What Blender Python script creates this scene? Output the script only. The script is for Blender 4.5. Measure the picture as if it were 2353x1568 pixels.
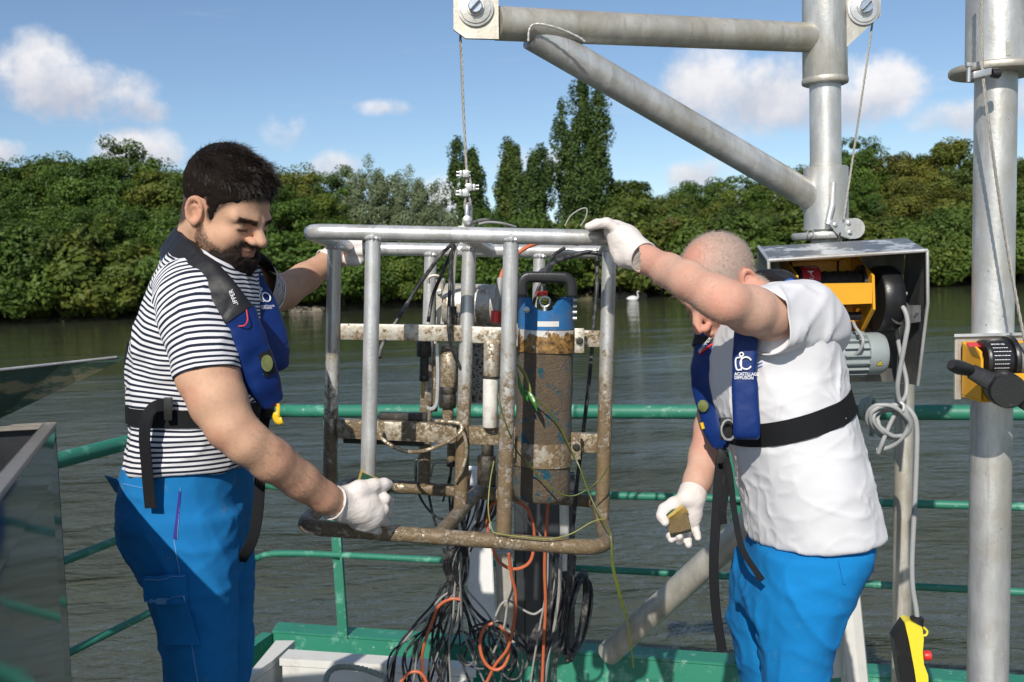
import bpy, bmesh, math, random
import numpy as np
from mathutils import Vector, Matrix, noise as mnoise

scene = bpy.context.scene
for _o in list(bpy.data.objects):
    bpy.data.objects.remove(_o)
COL = scene.collection
R_ = math.radians

# ------------------------------------------------------------------ camera
# pixel grid used for measuring: 2353 x 1568, focal length 35 mm on a 36 mm sensor
PW, PH, PF = 2353.0, 1568.0, 2288.0
CAM_Z = 2.30                       # above the water, about 1.55 above the deck
PITCH, ROLL = R_(3.6), R_(2.3)     # looking slightly down; the boat heels 2.3 degrees and the camera with it
_f = Vector((0, math.cos(PITCH), -math.sin(PITCH)))
_r0 = Vector((1, 0, 0)); _u0 = Vector((0, math.sin(PITCH), math.cos(PITCH)))
_r = _r0 * math.cos(ROLL) - _u0 * math.sin(ROLL)
_u = _u0 * math.cos(ROLL) + _r0 * math.sin(ROLL)
CAM = Vector((0, 0, CAM_Z))
cam_data = bpy.data.cameras.new('camera')
cam = bpy.data.objects.new('camera', cam_data); COL.objects.link(cam)
cam_data.sensor_width = 36.0; cam_data.lens = 36.0 * PF / PW
cam_data.clip_start = 0.05; cam_data.clip_end = 5000
cam.matrix_world = Matrix(((_r.x, _u.x, -_f.x, 0), (_r.y, _u.y, -_f.y, 0), (_r.z, _u.z, -_f.z, CAM_Z), (0, 0, 0, 1)))
cam_data.dof.use_dof = True; cam_data.dof.focus_distance = 2.15; cam_data.dof.aperture_fstop = 9.0
scene.camera = cam

def ray(u, v):
    return _f + _r * ((u - PW / 2) / PF) - _u * ((v - PH / 2) / PF)
def at(u, v, Y):
    """the point at distance Y in front of the camera that is measured at (u, v)"""
    d = ray(u, v)
    return CAM + d * (Y / d.y)
def px(n, Y):
    return n * Y / PF
BX = Vector((math.cos(ROLL), 0, -math.sin(ROLL)))     # the heeled boat's own axes
BY = Vector((0, 1, 0))
BZ = Vector((math.sin(ROLL), 0, math.cos(ROLL)))

# ------------------------------------------------------------------ exposure
scene.view_settings.view_transform = 'Standard'
scene.view_settings.look = 'None'
scene.view_settings.gamma = 1.0
scene.view_settings.use_curve_mapping = False
scene.view_settings.exposure = 0.24
scene.render.engine = 'CYCLES'
scene.cycles.max_bounces = 8

# ------------------------------------------------------------------ sun + sky
SUN_AZ_FROM = Vector((-math.sin(R_(15)), -math.cos(R_(15)), 0))    # the sun stands behind the camera, a little to its left
SUN_EL = R_(36)
sun_dir = SUN_AZ_FROM * math.cos(SUN_EL) + Vector((0, 0, math.sin(SUN_EL)))
sd = bpy.data.lights.new('sun', 'SUN'); sd.energy = 4.0; sd.angle = R_(0.53); sd.color = (1.0, 0.945, 0.86)
sun = bpy.data.objects.new('sun', sd); COL.objects.link(sun)
sun.rotation_euler = sun_dir.to_track_quat('Z', 'Y').to_euler()
sun.location = (-20, -25, 30)

world = bpy.data.worlds.new('World'); scene.world = world; world.use_nodes = True
world.cycles.sampling_method = 'MANUAL'; world.cycles.sample_map_resolution = 256
def build_world():
    nt = world.node_tree; N = nt.nodes; L = nt.links
    N.clear()
    out = N.new('ShaderNodeOutputWorld'); bg = N.new('ShaderNodeBackground'); bg.inputs[1].default_value = 0.094
    L.new(bg.outputs[0], out.inputs[0])
    sky = N.new('ShaderNodeTexSky'); sky.sky_type = 'NISHITA'; sky.sun_disc = False
    sky.sun_elevation = SUN_EL
    sky.sun_rotation = math.atan2(sun_dir.x, sun_dir.y)
    sky.air_density = 0.95; sky.dust_density = 0.1; sky.ozone_density = 3.2; sky.altitude = 50
    tc = N.new('ShaderNodeTexCoord')
    def V3(op, a, b=None):
        n = N.new('ShaderNodeVectorMath'); n.operation = op
        for i, s in enumerate((a, b)):
            if s is None: continue
            if isinstance(s, (tuple, list, Vector)): n.inputs[i].default_value = s
            else: L.new(s, n.inputs[i])
        return n.outputs['Value'] if op in ('DOT_PRODUCT', 'LENGTH') else n.outputs[0]
    def M(op, a, b=None, c=None, clamp=False):
        n = N.new('ShaderNodeMath'); n.operation = op; n.use_clamp = clamp
        for i, s in enumerate((a, b, c)):
            if s is None: continue
            if isinstance(s, (int, float)): n.inputs[i].default_value = s
            else: L.new(s, n.inputs[i])
        return n.outputs[0]
    def sstep(x, a, b):
        n = N.new('ShaderNodeMapRange'); n.interpolation_type = 'SMOOTHSTEP'
        L.new(x, n.inputs[0]); n.inputs[1].default_value = a; n.inputs[2].default_value = b
        return n.outputs[0]
    d = V3('NORMALIZE', tc.outputs['Generated'])
    def noise(scale, detail, rough=0.55, vec=None):
        n = N.new('ShaderNodeTexNoise'); n.inputs['Scale'].default_value = scale; n.inputs['Detail'].default_value = detail
        n.inputs['Roughness'].default_value = rough
        L.new(vec or d, n.inputs['Vector']); return n.outputs['Fac']
    n1 = noise(16, 8, 0.6); n2 = noise(42, 6, 0.6); nlow = noise(6.5, 5, 0.55)
    lump = M('ADD', M('MULTIPLY', M('SUBTRACT', n1, 0.5), 2.6), M('MULTIPLY', M('SUBTRACT', n2, 0.5), 1.0))
    dens = None; shade = None
    # cumulus heaps: direction (measured), half width, half height, strength
    clouds = [(85, 160, 95, 85, 1.0), (195, 215, 165, 66, 1.0), (330, 255, 85, 36, .9),
              (1620, 195, 120, 95, 1.0), (1790, 215, 190, 90, 1.05), (2030, 205, 95, 70, 1.0), (1925, 245, 130, 62, .95),
              (2215, 270, 110, 42, .8), (2440, 215, 120, 70, .9), (890, 245, 62, 20, .55), (655, 310, 55, 45, .5),
              (330, 345, 110, 60, 1.0), (770, 385, 70, 45, 1.0), (1240, 385, 110, 55, .9), (1600, 400, 85, 40, .9), (1030, 460, 70, 60, 1.0), (0, 350, 60, 30, .9), (-20,190,30,30,.6)]
    rng = random.Random(5)
    tanp = []
    for (u, v, a, b, s) in clouds:
        c = ray(u, v).normalized(); tanp.append((c, a / PF, b / PF, s))
    for (c, a, b, s) in tanp:
        e1 = Vector((c.y, -c.x, 0)).normalized(); e2 = e1.cross(c).normalized()
        if e2.z < 0: e2 = -e2
        mp_ = N.new('ShaderNodeMapping'); mp_.vector_type = 'TEXTURE'; L.new(d, mp_.inputs[0])
        Rm = Matrix((e1, e2, e1.cross(e2))).transposed()
        mp_.inputs['Location'].default_value = c; mp_.inputs['Rotation'].default_value = Rm.to_euler(); mp_.inputs['Scale'].default_value = (a, b, .06)
        q = M('MULTIPLY_ADD', V3('DOT_PRODUCT', mp_.outputs[0], mp_.outputs[0]), -s, s)
        sx = N.new('ShaderNodeSeparateXYZ'); L.new(mp_.outputs[0], sx.inputs[0])
        w = M('MULTIPLY', sx.outputs[1], M('MULTIPLY_ADD', q, .5, .5, True))
        dens = q if dens is None else M('SMOOTH_MAX', dens, q, .4)
        shade = w if shade is None else M('ADD', shade, w)
    # the same sort of heaps all round the rest of the sky
    z_ = V3('DOT_PRODUCT', d, (0, 0, 1)); fw = V3('DOT_PRODUCT', d, tuple(ray(PW / 2, 500).normalized()))
    rest = M('ADD', M('MULTIPLY', M('SUBTRACT', noise(4.6, 2, .4), .57), 9.0), M('MULTIPLY', sstep(fw, .80, .88), -8.0))
    dens = M('MAXIMUM', dens, rest)
    dn = M('ADD', dens, lump)
    mask = sstep(dn, -0.12, 1.05)
    # thin high streaks
    mp = N.new('ShaderNodeMapping'); L.new(d, mp.inputs[0]); mp.inputs['Scale'].default_value = (2.2, 2.0, 26.0)
    mp.inputs['Rotation'].default_value = (0, 0.10, 0)
    st = noise(2.4, 6, 0.6, mp.outputs[0])
    streak = M('MULTIPLY', sstep(st, 0.56, 0.78), 0.22)
    sh = M('ADD', M('MULTIPLY', shade, 0.55), M('ADD', M('MULTIPLY', M('SUBTRACT', n1, 0.5), 2.2), M('MULTIPLY', M('SUBTRACT', nlow, .5), .8)))
    sh = sstep(sh, -0.75, 0.75)
    mixc = N.new('ShaderNodeMix'); mixc.data_type = 'RGBA'; L.new(sh, mixc.inputs[0])
    mixc.inputs[6].default_value = (4.9, 5.1, 5.9, 1); mixc.inputs[7].default_value = (9.0, 8.8, 8.8, 1)
    tot = M('MAXIMUM', M('MULTIPLY', mask, 0.93), streak)
    mx = N.new('ShaderNodeMix'); mx.data_type = 'RGBA'; L.new(tot, mx.inputs[0]); L.new(sky.outputs[0], mx.inputs[6]); L.new(mixc.outputs[2], mx.inputs[7])
    L.new(mx.outputs[2], bg.inputs[0])
build_world()

# ------------------------------------------------------------------ object helpers
def link(o, parent=None):
    COL.objects.link(o)
    if parent is not None:
        o.parent = parent
        o.matrix_parent_inverse = Matrix.Translation(-base_of(parent))
    return o
_base = {}
def base_of(o):
    p = Vector((0, 0, 0))
    while o is not None:
        p = p + _base.get(o.name, Vector((0, 0, 0))); o = None
    return p
def tag(o, label=None, cat=None, group=None, kind=None):
    if label: o['label'] = label
    if cat: o['category'] = cat
    if group: o['group'] = group
    if kind: o['kind'] = kind
    return o
def thing(name, loc, label, cat, group=None):
    o = bpy.data.objects.new(name, None); COL.objects.link(o)
    o.location = loc; o.empty_display_size = .1
    _base[o.name] = Vector(loc)
    return tag(o, label, cat, group)

def frame_from(d, hint=None):
    d = d.normalized()
    h = hint if hint is not None else (Vector((0, 0, 1)) if abs(d.z) < .9 else Vector((1, 0, 0)))
    a = h - d * h.dot(d)
    if a.length < 1e-6: a = Vector((1, 0, 0)) - d * d.x
    a.normalize()
    return a, d.cross(a).normalized()

def smooth_path(pts, n=8, closed=False):
    """Catmull-Rom through the points (Vectors or tuples of any length)"""
    P = [np.array(p, float) for p in pts]
    out = []
    m = len(P)
    rng = range(m if closed else m - 1)
    for i in rng:
        p1, p2 = P[i], P[(i + 1) % m]
        p0 = P[(i - 1) % m] if (closed or i > 0) else 2 * p1 - p2
        p3 = P[(i + 2) % m] if (closed or i + 2 < m) else 2 * p2 - p1
        for k in range(n):
            t = k / n
            out.append(0.5 * ((2 * p1) + (-p0 + p2) * t + (2 * p0 - 5 * p1 + 4 * p2 - p3) * t * t + (-p0 + 3 * p1 - 3 * p2 + p3) * t ** 3))
    if not closed: out.append(P[-1])
    return out

class MB:
    """collects shapes; build() links them as one mesh object"""
    def __init__(s): s.v = []; s.f = []; s.m = []; s.cur = 0
    def add(s, verts, faces):
        o = len(s.v); s.v += [tuple(x) for x in verts]
        for f in faces: s.f.append(tuple(i + o for i in f)); s.m.append(s.cur)
        return s
    def tube(s, pts, r, seg=16, caps=True, closed=False, flat=None, hint=None):
        P = [Vector(p) for p in pts]; n = len(P)
        rr = r if isinstance(r, (list, tuple)) else [r] * n
        V = []; a = None
        for i in range(n):
            if closed: t = (P[(i + 1) % n] - P[(i - 1) % n])
            else: t = P[min(i + 1, n - 1)] - P[max(i - 1, 0)]
            if t.length < 1e-9: t = Vector((0, 0, 1))
            t.normalize()
            if a is None: a, b = frame_from(t, hint)
            else:
                a = a - t * a.dot(t)
                if a.length < 1e-6: a, b = frame_from(t)
                a.normalize()
            b = t.cross(a)
            fl = flat if flat else 1.0
            for k in range(seg):
                w = 2 * math.pi * k / seg
                V.append(P[i] + a * (math.cos(w) * rr[i]) + b * (math.sin(w) * rr[i] * fl))
        F = []
        for i in range(n if closed else n - 1):
            j = (i + 1) % n
            for k in range(seg):
                l = (k + 1) % seg
                F.append((i * seg + k, i * seg + l, j * seg + l, j * seg + k))
        if caps and not closed:
            F.append(tuple(reversed(range(seg)))); F.append(tuple((n - 1) * seg + k for k in range(seg)))
        return s.add(V, F)
    def cyl(s, a, b, r, r2=None, seg=24):
        return s.tube([a, b], [r, r if r2 is None else r2], seg)
    def lathe(s, a, axis, prof, seg=32, hint=None):
        """prof: (distance along axis, radius)"""
        axis = Vector(axis).normalized(); x, y = frame_from(axis, hint); a = Vector(a)
        V = []; F = []
        for (h, r) in prof:
            for k in range(seg):
                w = 2 * math.pi * k / seg
                V.append(a + axis * h + x * (math.cos(w) * r) + y * (math.sin(w) * r))
        n = len(prof)
        for i in range(n - 1):
            for k in range(seg):
                l = (k + 1) % seg
                F.append((i * seg + k, i * seg + l, (i + 1) * seg + l, (i + 1) * seg + k))
        F.append(tuple(reversed(range(seg)))); F.append(tuple((n - 1) * seg + k for k in range(seg)))
        return s.add(V, F)
    def box(s, c, ax, ay, az, bev=0.0):
        """centre and three half-extent vectors"""
        c, ax, ay, az = Vector(c), Vector(ax), Vector(ay), Vector(az)
        if bev <= 0:
            V = [c + ax * i + ay * j + az * k for k in (-1, 1) for j in (-1, 1) for i in (-1, 1)]
            return s.add(V, [(0, 2, 3, 1), (4, 5, 7, 6), (0, 1, 5, 4), (2, 6, 7, 3), (0, 4, 6, 2), (1, 3, 7, 5)])
        bm = bmesh.new(); bmesh.ops.create_cube(bm, size=2.0)
        M = Matrix((ax.to_tuple() , ay.to_tuple(), az.to_tuple())).transposed()
        for v in bm.verts: v.co = c + M @ v.co
        bmesh.ops.bevel(bm, geom=list(bm.edges), offset=bev, segments=2, affect='EDGES', profile=.6)
        bm.verts.index_update()
        s.add([v.co[:] for v in bm.verts], [[v.index for v in f.verts] for f in bm.faces]); bm.free()
        return s
    def prism(s, poly, d):
        """polygon (3-D points) pushed along the vector d"""
        d = Vector(d); n = len(poly); V = [Vector(p) for p in poly] + [Vector(p) + d for p in poly]
        F = [tuple(range(n)), tuple(reversed(range(n, 2 * n)))] + [(i, i + n, (i + 1) % n + n, (i + 1) % n) for i in range(n)]
        return s.add(V, F)
    def ball(s, c, r, seg=16, rings=10, scale=None):
        c = Vector(c); V = []; F = []
        sx = scale or (1, 1, 1)
        for i in range(1, rings):
            th = math.pi * i / rings
            for k in range(seg):
                ph = 2 * math.pi * k / seg
                V.append(c + Vector((math.sin(th) * math.cos(ph) * r * sx[0], math.sin(th) * math.sin(ph) * r * sx[1], math.cos(th) * r * sx[2])))
        top = len(V); V.append(c + Vector((0, 0, r * sx[2]))); V.append(c - Vector((0, 0, r * sx[2])))
        for i in range(rings - 2):
            for k in range(seg):
                l = (k + 1) % seg
                F.append((i * seg + k, (i + 1) * seg + k, (i + 1) * seg + l, i * seg + l))
        for k in range(seg):
            l = (k + 1) % seg
            F.append((top, k, l)); F.append((top + 1, (rings - 2) * seg + l, (rings - 2) * seg + k))
        return s.add(V, F)
    def sweep(s, pts, widths, thick, normals, seg=16, e=2.6, caps=True):
        """flattened section swept along pts; normals give the outward face"""
        P = [Vector(p) for p in pts]; n = len(P); V = []
        for i in range(n):
            t = (P[min(i + 1, n - 1)] - P[max(i - 1, 0)]).normalized()
            nn = Vector(normals[i] if isinstance(normals, list) else normals); nn = (nn - t * nn.dot(t)).normalized()
            sd_ = t.cross(nn)
            w = (widths[i] if isinstance(widths, (list, tuple)) else widths) / 2
            h = (thick[i] if isinstance(thick, (list, tuple)) else thick) / 2
            for k in range(seg):
                a = 2 * math.pi * k / seg; c_, s_ = math.cos(a), math.sin(a)
                V.append(P[i] + sd_ * (w * math.copysign(abs(c_) ** (2 / e), c_)) + nn * (h * math.copysign(abs(s_) ** (2 / e), s_)))
        F = []
        for i in range(n - 1):
            for k in range(seg):
                l = (k + 1) % seg
                F.append((i * seg + k, i * seg + l, (i + 1) * seg + l, (i + 1) * seg + k))
        if caps: F.append(tuple(reversed(range(seg)))); F.append(tuple((n - 1) * seg + k for k in range(seg)))
        return s.add(V, F)
    def build(s, name, mat, parent=None, smooth=True, angle=38):
        me = bpy.data.meshes.new(name); me.from_pydata(s.v, [], s.f); me.update()
        bm = bmesh.new(); bm.from_mesh(me); bmesh.ops.recalc_face_normals(bm, faces=bm.faces); bm.to_mesh(me); bm.free()
        mats = mat if isinstance(mat, (list, tuple)) else [mat]
        for m_ in mats: me.materials.append(m_)
        if len(mats) > 1: me.polygons.foreach_set('material_index', s.m)
        if smooth:
            me.shade_smooth(); me.set_sharp_from_angle(angle=R_(angle))
        o = bpy.data.objects.new(name, me)
        return link(o, parent)
# ------------------------------------------------------------------ materials
MATS = {}
class NT:
    def __init__(s, name):
        s.m = bpy.data.materials.new(name); s.m.use_nodes = True
        s.t = s.m.node_tree; s.N = s.t.nodes; s.L = s.t.links
        s.b = s.N['Principled BSDF']; s._pos = None
        MATS[name] = s.m
    def put(s, sock, val):
        if isinstance(val, (int, float)): sock.default_value = val
        elif isinstance(val, (tuple, list)):
            if len(val) == 3 and sock.type == 'RGBA': val = (*val, 1)
            sock.default_value = val
        else: s.L.new(val, sock)
    def set(s, **k):
        al = dict(col='Base Color', rough='Roughness', metal='Metallic', spec='Specular IOR Level', ior='IOR', nrm='Normal', coat='Coat Weight',
                  sheen='Sheen Weight', sss='Subsurface Weight', trans='Transmission Weight', coatr='Coat Roughness', alpha='Alpha')
        for q, v in k.items(): s.put(s.b.inputs[al[q]], v)
        return s
    def pos(s):
        if s._pos is None:
            g = s.N.new('ShaderNodeNewGeometry'); s._pos = g.outputs['Position']
        return s._pos
    def obj(s):
        return s.N.new('ShaderNodeTexCoord').outputs['Object']
    def attr(s, name, vec=False):
        a = s.N.new('ShaderNodeAttribute'); a.attribute_name = name
        return a.outputs['Vector'] if vec else a.outputs['Fac']
    def map(s, vec, scale=(1, 1, 1), rot=(0, 0, 0), loc=(0, 0, 0)):
        m = s.N.new('ShaderNodeMapping'); s.L.new(vec, m.inputs[0]); m.inputs['Scale'].default_value = scale
        m.inputs['Rotation'].default_value = rot; m.inputs['Location'].default_value = loc
        return m.outputs[0]
    def noise(s, scale, detail=4, rough=.55, vec=None, dist=0.0):
        n = s.N.new('ShaderNodeTexNoise'); n.inputs['Scale'].default_value = scale; n.inputs['Detail'].default_value = detail
        n.inputs['Roughness'].default_value = rough; n.inputs['Distortion'].default_value = dist
        s.L.new(vec if vec is not None else s.pos(), n.inputs['Vector']); return n.outputs['Fac']
    def voro(s, scale, vec=None, feat='F1'):
        n = s.N.new('ShaderNodeTexVoronoi'); n.feature = feat; n.inputs['Scale'].default_value = scale
        s.L.new(vec if vec is not None else s.pos(), n.inputs['Vector']); return n.outputs['Distance']
    def math(s, op, a, b=None, c=None, clamp=False):
        n = s.N.new('ShaderNodeMath'); n.operation = op; n.use_clamp = clamp
        for i, q in enumerate((a, b, c)):
            if q is not None: s.put(n.inputs[i], q)
        return n.outputs[0]
    def step(s, x, a, b):
        n = s.N.new('ShaderNodeMapRange'); n.interpolation_type = 'SMOOTHSTEP'
        s.put(n.inputs[0], x); n.inputs[1].default_value = a; n.inputs[2].default_value = b
        return n.outputs[0]
    def mix(s, f, a, b):
        n = s.N.new('ShaderNodeMix'); n.data_type = 'RGBA'
        s.put(n.inputs[0], f); s.put(n.inputs[6], a); s.put(n.inputs[7], b); return n.outputs[2]
    def lerp(s, f, a, b):
        n = s.N.new('ShaderNodeMix'); n.data_type = 'FLOAT'
        s.put(n.inputs[0], f); s.put(n.inputs[2], a); s.put(n.inputs[3], b); return n.outputs[0]
    def sep(s, vec):
        n = s.N.new('ShaderNodeSeparateXYZ'); s.L.new(vec, n.inputs[0]); return n.outputs
    def bump(s, h, strength=.3, dist=.01, nrm=None):
        n = s.N.new('ShaderNodeBump'); n.inputs['Strength'].default_value = strength; n.inputs['Distance'].default_value = dist
        s.put(n.inputs['Height'], h)
        if nrm is not None: s.L.new(nrm, n.inputs['Normal'])
        return n.outputs[0]

def m_plain(name, col, rough=.5, metal=0.0, var=.15, scale=30, bump=.05, spec=.5, dirt=None, dirt_amt=.5):
    n = NT(name); a = n.noise(scale, 5)
    c = n.mix(a, tuple(x * (1 - var) for x in col), tuple(min(1, x * (1 + var)) for x in col))
    if dirt:
        d = n.step(n.noise(scale * .45, 8, .7), .62 - dirt_amt * .2, .72)
        c = n.mix(n.math('MULTIPLY', d, dirt_amt), c, dirt)
    n.set(col=c, rough=n.lerp(n.noise(scale * 1.7, 4), rough * .8, min(1, rough * 1.2)), metal=metal, spec=spec)
    if bump: n.set(nrm=n.bump(n.noise(scale * 6, 4), bump, .004))
    return n.m

def m_alu(name, col=(.60, .60, .58), mud=None, rough=.42, amt=.74, tan=.5):
    """weathered aluminium tube; mud = (z top, z full) adds a mud tide line"""
    n = NT(name)
    p = n.map(n.pos(), (1, 1, .35))
    a = n.noise(22, 6, .6, p); b = n.noise(120, 4, .6)
    c = n.mix(n.step(a, .35, .7), tuple(x * .80 for x in col), tuple(min(1, x * 1.12) for x in col))
    tan_ = n.step(n.noise(5, 6, .65), .44, .66)
    c = n.mix(n.math('MULTIPLY', tan_, tan), c, (.40, .345, .255))
    drip = n.step(n.noise(9, 6, .6, n.map(n.pos(), (5.5, 5.5, .5))), .56, .66)
    c = n.mix(n.math('MULTIPLY', drip, .35), c, (.30, .27, .22))
    wht = n.step(n.noise(34, 7, .7, p), .64, .70)
    c = n.mix(n.math('MULTIPLY', wht, .55), c, (.72, .71, .69))
    spk = n.step(n.noise(95, 3, .6), .70, .74)
    c = n.mix(n.math('MULTIPLY', spk, .7), c, (.10, .085, .06))
    met = .55; rg = n.lerp(b, rough * .8, rough * 1.25); h = b
    if mud:
        z = n.sep(n.pos())[2]
        t = n.step(z, mud[0], mud[1])
        nz = n.noise(26, 8, .68); nf = n.noise(110, 6, .7)
        k = n.math('ADD', n.math('MULTIPLY', t, amt), n.math('ADD', n.math('MULTIPLY', n.math('SUBTRACT', nz, .5), 1.7), n.math('MULTIPLY', n.math('SUBTRACT', nf, .5), 1.4)))
        m1 = n.step(k, .46, .66)
        rust = n.step(k, .25, .45)
        c = n.mix(n.math('MULTIPLY', rust, .60), c, (.30, .20, .085))
        mudc = n.mix(n.noise(60, 6, .7), (.085, .056, .028), (.26, .185, .10))
        c = n.mix(m1, c, mudc)
        dk = n.step(n.noise(48, 6, .7), .66, .71)
        c = n.mix(n.math('MULTIPLY', dk, n.step(k, .15, .5)), c, (.025, .022, .014))
        met = n.lerp(m1, .5, 0.0); rg = n.lerp(m1, rough, n.lerp(nf, .08, .7))
        h = n.math('ADD', n.math('MULTIPLY', b, .4), n.math('MULTIPLY', m1, n.math('ADD', nf, .6)))
    n.set(col=c, rough=rg, metal=met, nrm=n.bump(h, .28 if not mud else .6, .002 if not mud else .003))
    return n.m

def m_green_paint(name, k=1.0):
    n = NT(name)
    a = n.noise(9, 7, .68); z = n.noise(70, 6, .7)
    c = n.mix(n.noise(5, 3), (.016 * k, .150 * k, .092 * k), (.030 * k, .21 * k, .135 * k))
    pale = n.step(a, .55, .64)
    c = n.mix(n.math('MULTIPLY', pale, .6), c, (.18, .42, .31))
    wh = n.step(n.noise(24, 8, .78), .60, .66)
    c = n.mix(n.math('MULTIPLY', wh, .7), c, (.52, .58, .52))
    ru = n.step(n.noise(14, 8, .78), .645, .68)
    c = n.mix(ru, c, (.13, .06, .03))
    n.set(col=c, rough=n.lerp(z, .38, .65), nrm=n.bump(n.math('ADD', n.math('MULTIPLY', z, .4), wh), .25, .002))
    return n.m

def build_materials():
    m_alu('alu'); m_alu('alu_bright', (.68, .68, .67), rough=.38)
    m_alu('alu_stain', (.56, .53, .46), rough=.5, tan=.55)
    m_green_paint('green'); m_green_paint('green_coaming', 1.15)
    m_plain('black_rubber', (.012, .012, .013), .5, 0, .3, 60, .1)
    m_plain('black_plastic', (.014, .014, .015), .35, 0, .2, 40, .12, dirt=(.12, .11, .09), dirt_amt=.25)
    m_plain('dirty_black', (.02, .018, .014), .4, 0, .4, 80, .4, dirt=(.16, .12, .07), dirt_amt=.7)
    m_plain('yellow', (.75, .36, .02), .38, 0, .06, 20, .03, dirt=(.45, .22, .03), dirt_amt=.3)
    m_plain('pendant_yellow', (.80, .66, .04), .4, 0, .06, 30, .05, dirt=(.3, .25, .06), dirt_amt=.3)
    m_plain('red', (.60, .03, .025), .4, 0, .1, 40, .03)
    m_plain('label_red', (.55, .03, .04), .4, 0, .05, 40, 0)
    m_plain('white_print', (.8, .8, .8), .5, 0, .03, 60, 0)
    m_plain('label_black', (.015, .015, .017), .3, 0, .1, 40, 0)
    m_plain('cable_grey', (.34, .35, .35), .5, 0, .12, 50, .05)
    m_plain('cable_dark', (.020, .021, .024), .45, 0, .3, 55, .1, dirt=(.24, .23, .21), dirt_amt=.8)
    m_plain('cable_orange', (.52, .125, .05), .5, 0, .12, 55, .05, dirt=(.30, .15, .09), dirt_amt=.4)
    m_plain('cable_pale', (.30, .30, .28), .5, 0, .2, 60, .1, dirt=(.2, .19, .16), dirt_amt=.5)
    m_plain('cable_blue', (.02, .10, .45), .5, 0, .2, 60, .1)
    m_plain('wire_rope', (.36, .34, .30), .45, .4, .35, 220, .4)
    m_plain('dark_wire', (.05, .045, .04), .45, .3, .4, 180, .4)
    m_plain('galv', (.50, .50, .49), .38, .7, .15, 60, .1)
    m_plain('steel_bright', (.68, .68, .67), .25, .85, .06, 80, .03)
    m_plain('stainless', (.27, .285, .285), .07, .92, .12, 9, .01)
    m_plain('motor_grey', (.33, .37, .37), .42, .15, .08, 40, .04, dirt=(.5, .5, .5), dirt_amt=.2)
    m_plain('pump_blue', (.010, .125, .33), .45, 0, .2, 26, .08, dirt=(.15, .13, .10), dirt_amt=.65)
    m_plain('white_paint', (.62, .61, .57), .6, 0, .10, 16, .1, dirt=(.28, .24, .18), dirt_amt=.55)
    m_plain('white_plastic', (.74, .74, .72), .5, 0, .06, 30, .03)
    m_plain('panel_dark', (.05, .055, .06), .35, .3, .3, 30, .06)
    m_plain('weed', (.075, .095, .010), .35, 0, .35, 70, .1)
    m_plain('weed_pale', (.22, .23, .06), .4, 0, .3, 70, .1)
    m_plain('webbing', (.010, .0105, .012), .8, 0, .3, 160, .25, spec=.2)
    m_plain('rope', (.30, .33, .28), .8, 0, .4, 160, .6)
    m_plain('rope_green', (.16, .22, .18), .8, 0, .4, 120, .6)
    m_plain('earth', (.055, .045, .028), .9, 0, .4, .8, .3)
    m_plain('stone', (.20, .17, .13), .85, 0, .4, 1.2, .4)
    m_plain('swan_white', (.60, .59, .57), .6, 0, .03, 20, 0)
    m_plain('beak', (.55, .2, .04), .5, 0, .05, 20, 0)
    m_plain('sponge_green', (.015, .10, .045), .9, 0, .3, 250, .7)
    m_plain('sponge_yellow', (.50, .34, .09), .9, 0, .2, 160, .7, dirt=(.16, .11, .055), dirt_amt=.4)
    m_plain('sponge_dirty', (.17, .12, .055), .75, 0, .6, 130, .9)
    m_plain('tape_yellow', (.65, .55, .05), .4, 0, .1, 60, 0)
    m_plain('tape_green', (.02, .18, .06), .4, 0, .1, 60, 0)
    m_plain('skin_red', (.5, .1, .06), .5, 0, .1, 60, 0)
    m_alu('cage_alu', (.60, .60, .59), mud=(2.24, 1.86), rough=.36)
    m_alu('cage_alu_clean', (.66, .66, .65), rough=.33)
    m_alu('cage_mud', (.62, .58, .49), mud=(2.40, 2.02), rough=.45, amt=.50)
    m_alu('cage_mid', (.64, .61, .54), mud=(2.40, 2.0), rough=.45, amt=.62)
    m_alu('cage_bottom', (.52, .49, .43), mud=(2.35, 1.75), rough=.45, amt=.64)
    # mud-covered blue pump casing
    n = NT('pump_mud'); a = n.noise(24, 9, .72); b = n.noise(120, 6, .75)
    mk = n.step(n.math('ADD', a, n.math('MULTIPLY', n.math('SUBTRACT', b, .5), .35)), .47, .53)
    mudc = n.mix(n.noise(45, 6, .7), (.080, .058, .038), (.23, .175, .115))
    blue = n.mix(n.noise(20, 4), (.014, .075, .095), (.014, .125, .20))
    c = n.mix(n.math('SUBTRACT', 1.0, n.step(n.math('ADD', a, n.math('MULTIPLY', n.math('SUBTRACT', b, .5), .35)), .415, .455)), mudc, blue)
    n.set(col=c, rough=n.lerp(n.noise(190, 3), .08, .7), nrm=n.bump(n.math('ADD', n.math('MULTIPLY', a, 1.2), n.math('MULTIPLY', n.noise(170, 5, .75), 1.6)), 1.0, .006))
    # scuffed white-patched roof sheet
    n = NT('roof_sheet'); a = n.noise(11, 8, .7)
    c = n.mix(n.step(a, .50, .56), (.19, .20, .21), (.62, .63, .64))
    n.set(col=c, rough=n.lerp(a, .25, .6), metal=.45, nrm=n.bump(a, .1, .002))
    # green-stained lid sheet
    n = NT('lid_sheet'); a = n.noise(7, 8, .7, n.map(n.pos(), (1, .5, 3)))
    c = n.mix(n.step(a, .50, .60), (.055, .10, .068), (.27, .25, .14))
    n.set(col=c, rough=.32, metal=.25, nrm=n.bump(a, .08, .002))
build_materials()
def MT(x): return MATS[x]

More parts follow.
